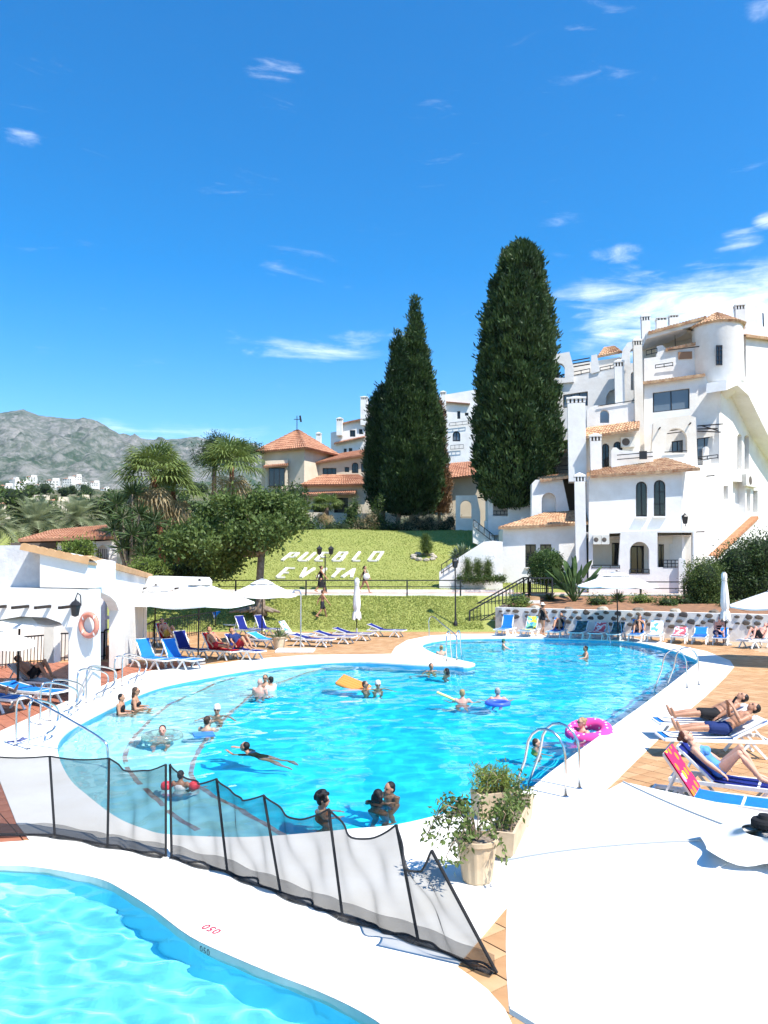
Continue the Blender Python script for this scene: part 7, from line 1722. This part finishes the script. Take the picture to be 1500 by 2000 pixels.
q = letter_spot(628, 1222) if False else Vector((P(630, 1105, 41.2).x, 41.2, hill(P(630, 1105, 41.2).x, 41.2))); person(q, R(20), pose_stand(.48, .5), 'boy in dark striped shorts walking across the lower lawn', 1, 'brown', 'short', [shorts(CLO('dark_stripe', (.03, .03, .04)))], scale=.88)
# swimmers
WZ = -.10
def swimmer(x, y, face_deg, lab, floor=-1.45, crouch=None, arms='out', out=0.0, scale=1.0, **kw):
    scale *= .88; out -= .07; p = G(x, y, WZ); cr = (floor > -1.0) if crouch is None else crouch; sh = (.75 if cr else 1.37)*scale
    z = WZ-sh+out; z = max(z, floor) if cr and floor > -1.0 else z
    return person((p.x, p.y, z), R(face_deg), pose_water(arms, cr), lab, scale=scale, **kw)
gsw = 'bathers in the main pool'
swimmer(235, 1392, 0, 'child in a dark top holding the pool edge at the left', -.5, arms='in', scale=.9, sk=1, hair='black', wear=[vest(BLKc)], out=-.05, group=gsw)
swimmer(263, 1386, 10, 'woman with sunglasses and long hair at the left pool edge', -.5, arms='in', sk=1, hair='brown', style='long', glasses=True, fem=1, wear=[top_(BLKc)], group=gsw)
swimmer(317, 1440, -80, 'bather sitting inside the clear swim ring', -.8, arms='in', sk=2, hair='brown', group=gsw)
swimmer(404, 1424, 70, 'bather with a hair bun seen from behind on a blue mat', -1.45, sk=0, hair='brown', style='bun', fem=1, wear=[top_(LBL)], arms='in', out=.06, group=gsw)
swimmer(424, 1398, -85, 'bather in a white cap and sunglasses facing the camera', -.8, sk=1, hair='black', glasses=True, hat=('cap', ('white', (.74, .73, .70))), group=gsw)
swimmer(507, 1354, 80, 'bald bather with a bare back beside the shallow steps', -1.45, sk=2, hair='grey', style='bald', arms='in', out=.18, fat=1.1, group=gsw)
swimmer(529, 1349, 150, 'bather in a white shirt with dark hair facing the bald man', -1.45, sk=1, hair='black', arms='in', out=.18, wear=[shirt(WHTc)], group=gsw)
swimmer(518, 1340, -90, 'bather with sunglasses standing behind the bald man', -1.45, sk=1, hair='brown', glasses=True, arms='in', out=.12, group=gsw)
swimmer(352, 1540, 75, 'child with red armbands behind the net fence', -.5, scale=.72, sk=1, hair='black', out=-.02, wear=[suit(WHTc)], group=gsw)
for s in (-1, 1):
    p = G(352, 1540, WZ); o = torus_mb(.055, .035, 16, 8, sq=1.8).obj('armband', mat('armband_red', (.75, .05, .07), .35), smooth=True, loc=(p.x+s*.22, p.y+.0, WZ+.04)); tag(o, '%s red inflatable armband of the child behind the fence' % ('left' if s < 0 else 'right'), 'armband')
swimmer(628, 1578, 5, 'bather with a big curly afro near the fence', -1.45, sk=1, hair='black', style='curly', arms='in', wear=[suit(CLO('orange', (.7, .2, .05)))], fem=1, out=.0, group=gsw)
swimmer(738, 1562, 60, 'long-haired bather embracing a partner in the near pool', -1.45, sk=3, hair='black', style='long', arms='in', out=-.06, fem=1, wear=[top_(BLKc)], group=gsw)
swimmer(763, 1548, 215, 'bather leaning close to the long-haired partner', -1.45, sk=1, hair='black', arms='in', out=-.05, group=gsw)
swimmer(712, 1345, -20, 'bather with sunglasses resting on the orange float', -1.45, sk=1, hair='brown', glasses=True, arms='in', group=gsw)
swimmer(738, 1345, -80, 'bather with white headband and sunglasses beside the orange float', -1.45, sk=1, hair='brown', glasses=True, arms='out', hat=('cap', ('white', (.74, .73, .70))), group=gsw)
swimmer(842, 1311, -70, 'bather with raised arm at the white spit', -1.45, sk=1, hair='black', arms='out', out=.05, group=gsw)
swimmer(873, 1318, 160, 'dark-haired bather near the tip of the white spit', -1.45, sk=1, hair='black', style='long', arms='in', fem=1, group=gsw)
swimmer(903, 1372, 85, 'fair-haired bather with a pale yellow noodle', -1.45, sk=2, hair='fair', arms='out', out=.12, wear=[shorts(BLKc)], group=gsw)
swimmer(972, 1370, 88, 'bather with his back turned leaning on a blue ring', -1.45, sk=2, hair='grey', arms='out', out=.14, fat=1.1, group=gsw)
swimmer(1046, 1460, -10, 'girl in a yellow top swimming near the right coping', -1.45, scale=.85, sk=0, hair='brown', arms='out', wear=[suit(YELc)], group=gsw)
swimmer(1138, 1437, 200, 'woman with sunglasses lying over the pink ring', -1.45, sk=0, hair='fair', style='bun', arms='out', glasses=True, fem=1, out=.16, wear=[top_(REDc)], group=gsw)
swimmer(983, 1266, 0, 'child in a green cap reaching out at the far end', -1.45, scale=.85, sk=0, hair='black', arms='out', out=.2, hat=('cap', ('green', (.03, .16, .10))), group=gsw)
swimmer(1145, 1284, 175, 'man facing the green-capped child across the far end', -1.45, sk=1, hair='black', arms='out', out=.22, group=gsw)
swimmer(862, 1278, 100, 'woman with fair bun by the ladder in the far lobe', -1.45, sk=0, hair='fair', style='bun', arms='in', out=.14, fem=1, wear=[top_(BLKc)], group=gsw)
p = G(482, 1468, WZ); person((p.x, p.y, WZ+.0), R(165), pose_swim(), 'snorkeller in a dark suit swimming face down in mid pool', 1, 'black', 'short', [('wetsuit', ('hips', 'belly', 'chest', 'shoulders'), BLKc, .012)], group=gsw, scale=.82, rot=(0, R(-32), R(165)))
# floats
def ring(x, y, R0, r0, m_, lab, tilt=(0, 0, 0), dz=.03):
    p = G(x, y, WZ); o = torus_mb(R0, r0, 32, 12).obj('swim_ring', m_, smooth=True, loc=(p.x, p.y, WZ+dz), rot=tilt); tag(o, lab, 'swim ring')
PINKR = dots_mat('ring_pink_spots', (.80, .06, .30), [(.85, .75, .78), (.85, .75, .78)], 9, .22)
ring(1150, 1437, .36, .13, PINKR, 'pink inflatable ring with white spots at the right coping', (R(12), R(-10), 0), .08)
ring(317, 1442, .33, .09, mat('ring_clear', (.75, .80, .68), .1, trans=.85), 'clear pale swim ring around a bather in the shallow end')
ring(972, 1376, .27, .06, mat('ring_blue', (.06, .12, .55), .35), 'blue swim ring under the bather with his back turned')
p = G(690, 1342, WZ); mb = MB()
for k in range(5): limb(mb, [V3(-.42, -.22+.11*k, 0), V3(.42, -.22+.11*k, 0)], [.06, .06], 10)
o = link('air_mattress', fuse(mb, .02, 2), mat('float_orange', (.80, .24, .05), .35), loc=(p.x, p.y, WZ+.06), rot=(R(20), R(18), R(-20))); tag(o, 'orange inflatable mattress tipped up by two bathers', 'air mattress')
p = G(893, 1372, WZ); mb = MB(); limb(mb, smooth_loop([V3(-.5, 0, .25), V3(-.2, 0, .12), V3(.2, .05, -.05), V3(.6, .1, -.1)], 4, False), [.035]*13, 10); o = link('pool_noodle', mb.mesh(), mat('noodle_yellow', (.80, .66, .25), .5), loc=(p.x, p.y, WZ)); tag(o, 'pale yellow pool noodle beside the fair-haired bather', 'pool noodle')
p = G(398, 1436, WZ); o = MB().box((0, 0, 0), (.42, .30, .04)).obj('swim_mat', mat('mat_blue', (.05, .20, .60), .4), loc=(p.x, p.y, WZ+.01), rot=(.05, .03, .4)); tag(o, 'small blue swim mat under the bather with a bun', 'swim mat')
for o in bpy.data.objects:                                  # bathers and floats receive the light the water bends
    q = o
    while q is not None:
        if q.get('group') == gsw or q.get('category') in ('swim ring',): o.cycles.is_caustics_receiver = True
        q = q.parent
# ------------------------------------------------------------------ air
hm_ = bpy.data.materials.new('summer_haze'); hm_.use_nodes = True; nt = hm_.node_tree; nt.nodes.clear()
o_ = nt.nodes.new('ShaderNodeOutputMaterial'); pv_ = nt.nodes.new('ShaderNodeVolumePrincipled'); pv_.inputs['Density'].default_value = 3.6e-5; pv_.inputs['Color'].default_value = (.80, .88, 1.0, 1); pv_.inputs['Anisotropy'].default_value = .2
nt.links.new(pv_.outputs[0], o_.inputs['Volume'])
hz = MB().box((1500, 3400, 545), (16000, 7200, 1100)).obj('haze', hm_, kind='stuff'); tag(hz, 'thin summer haze in the air towards the mountains', 'haze')
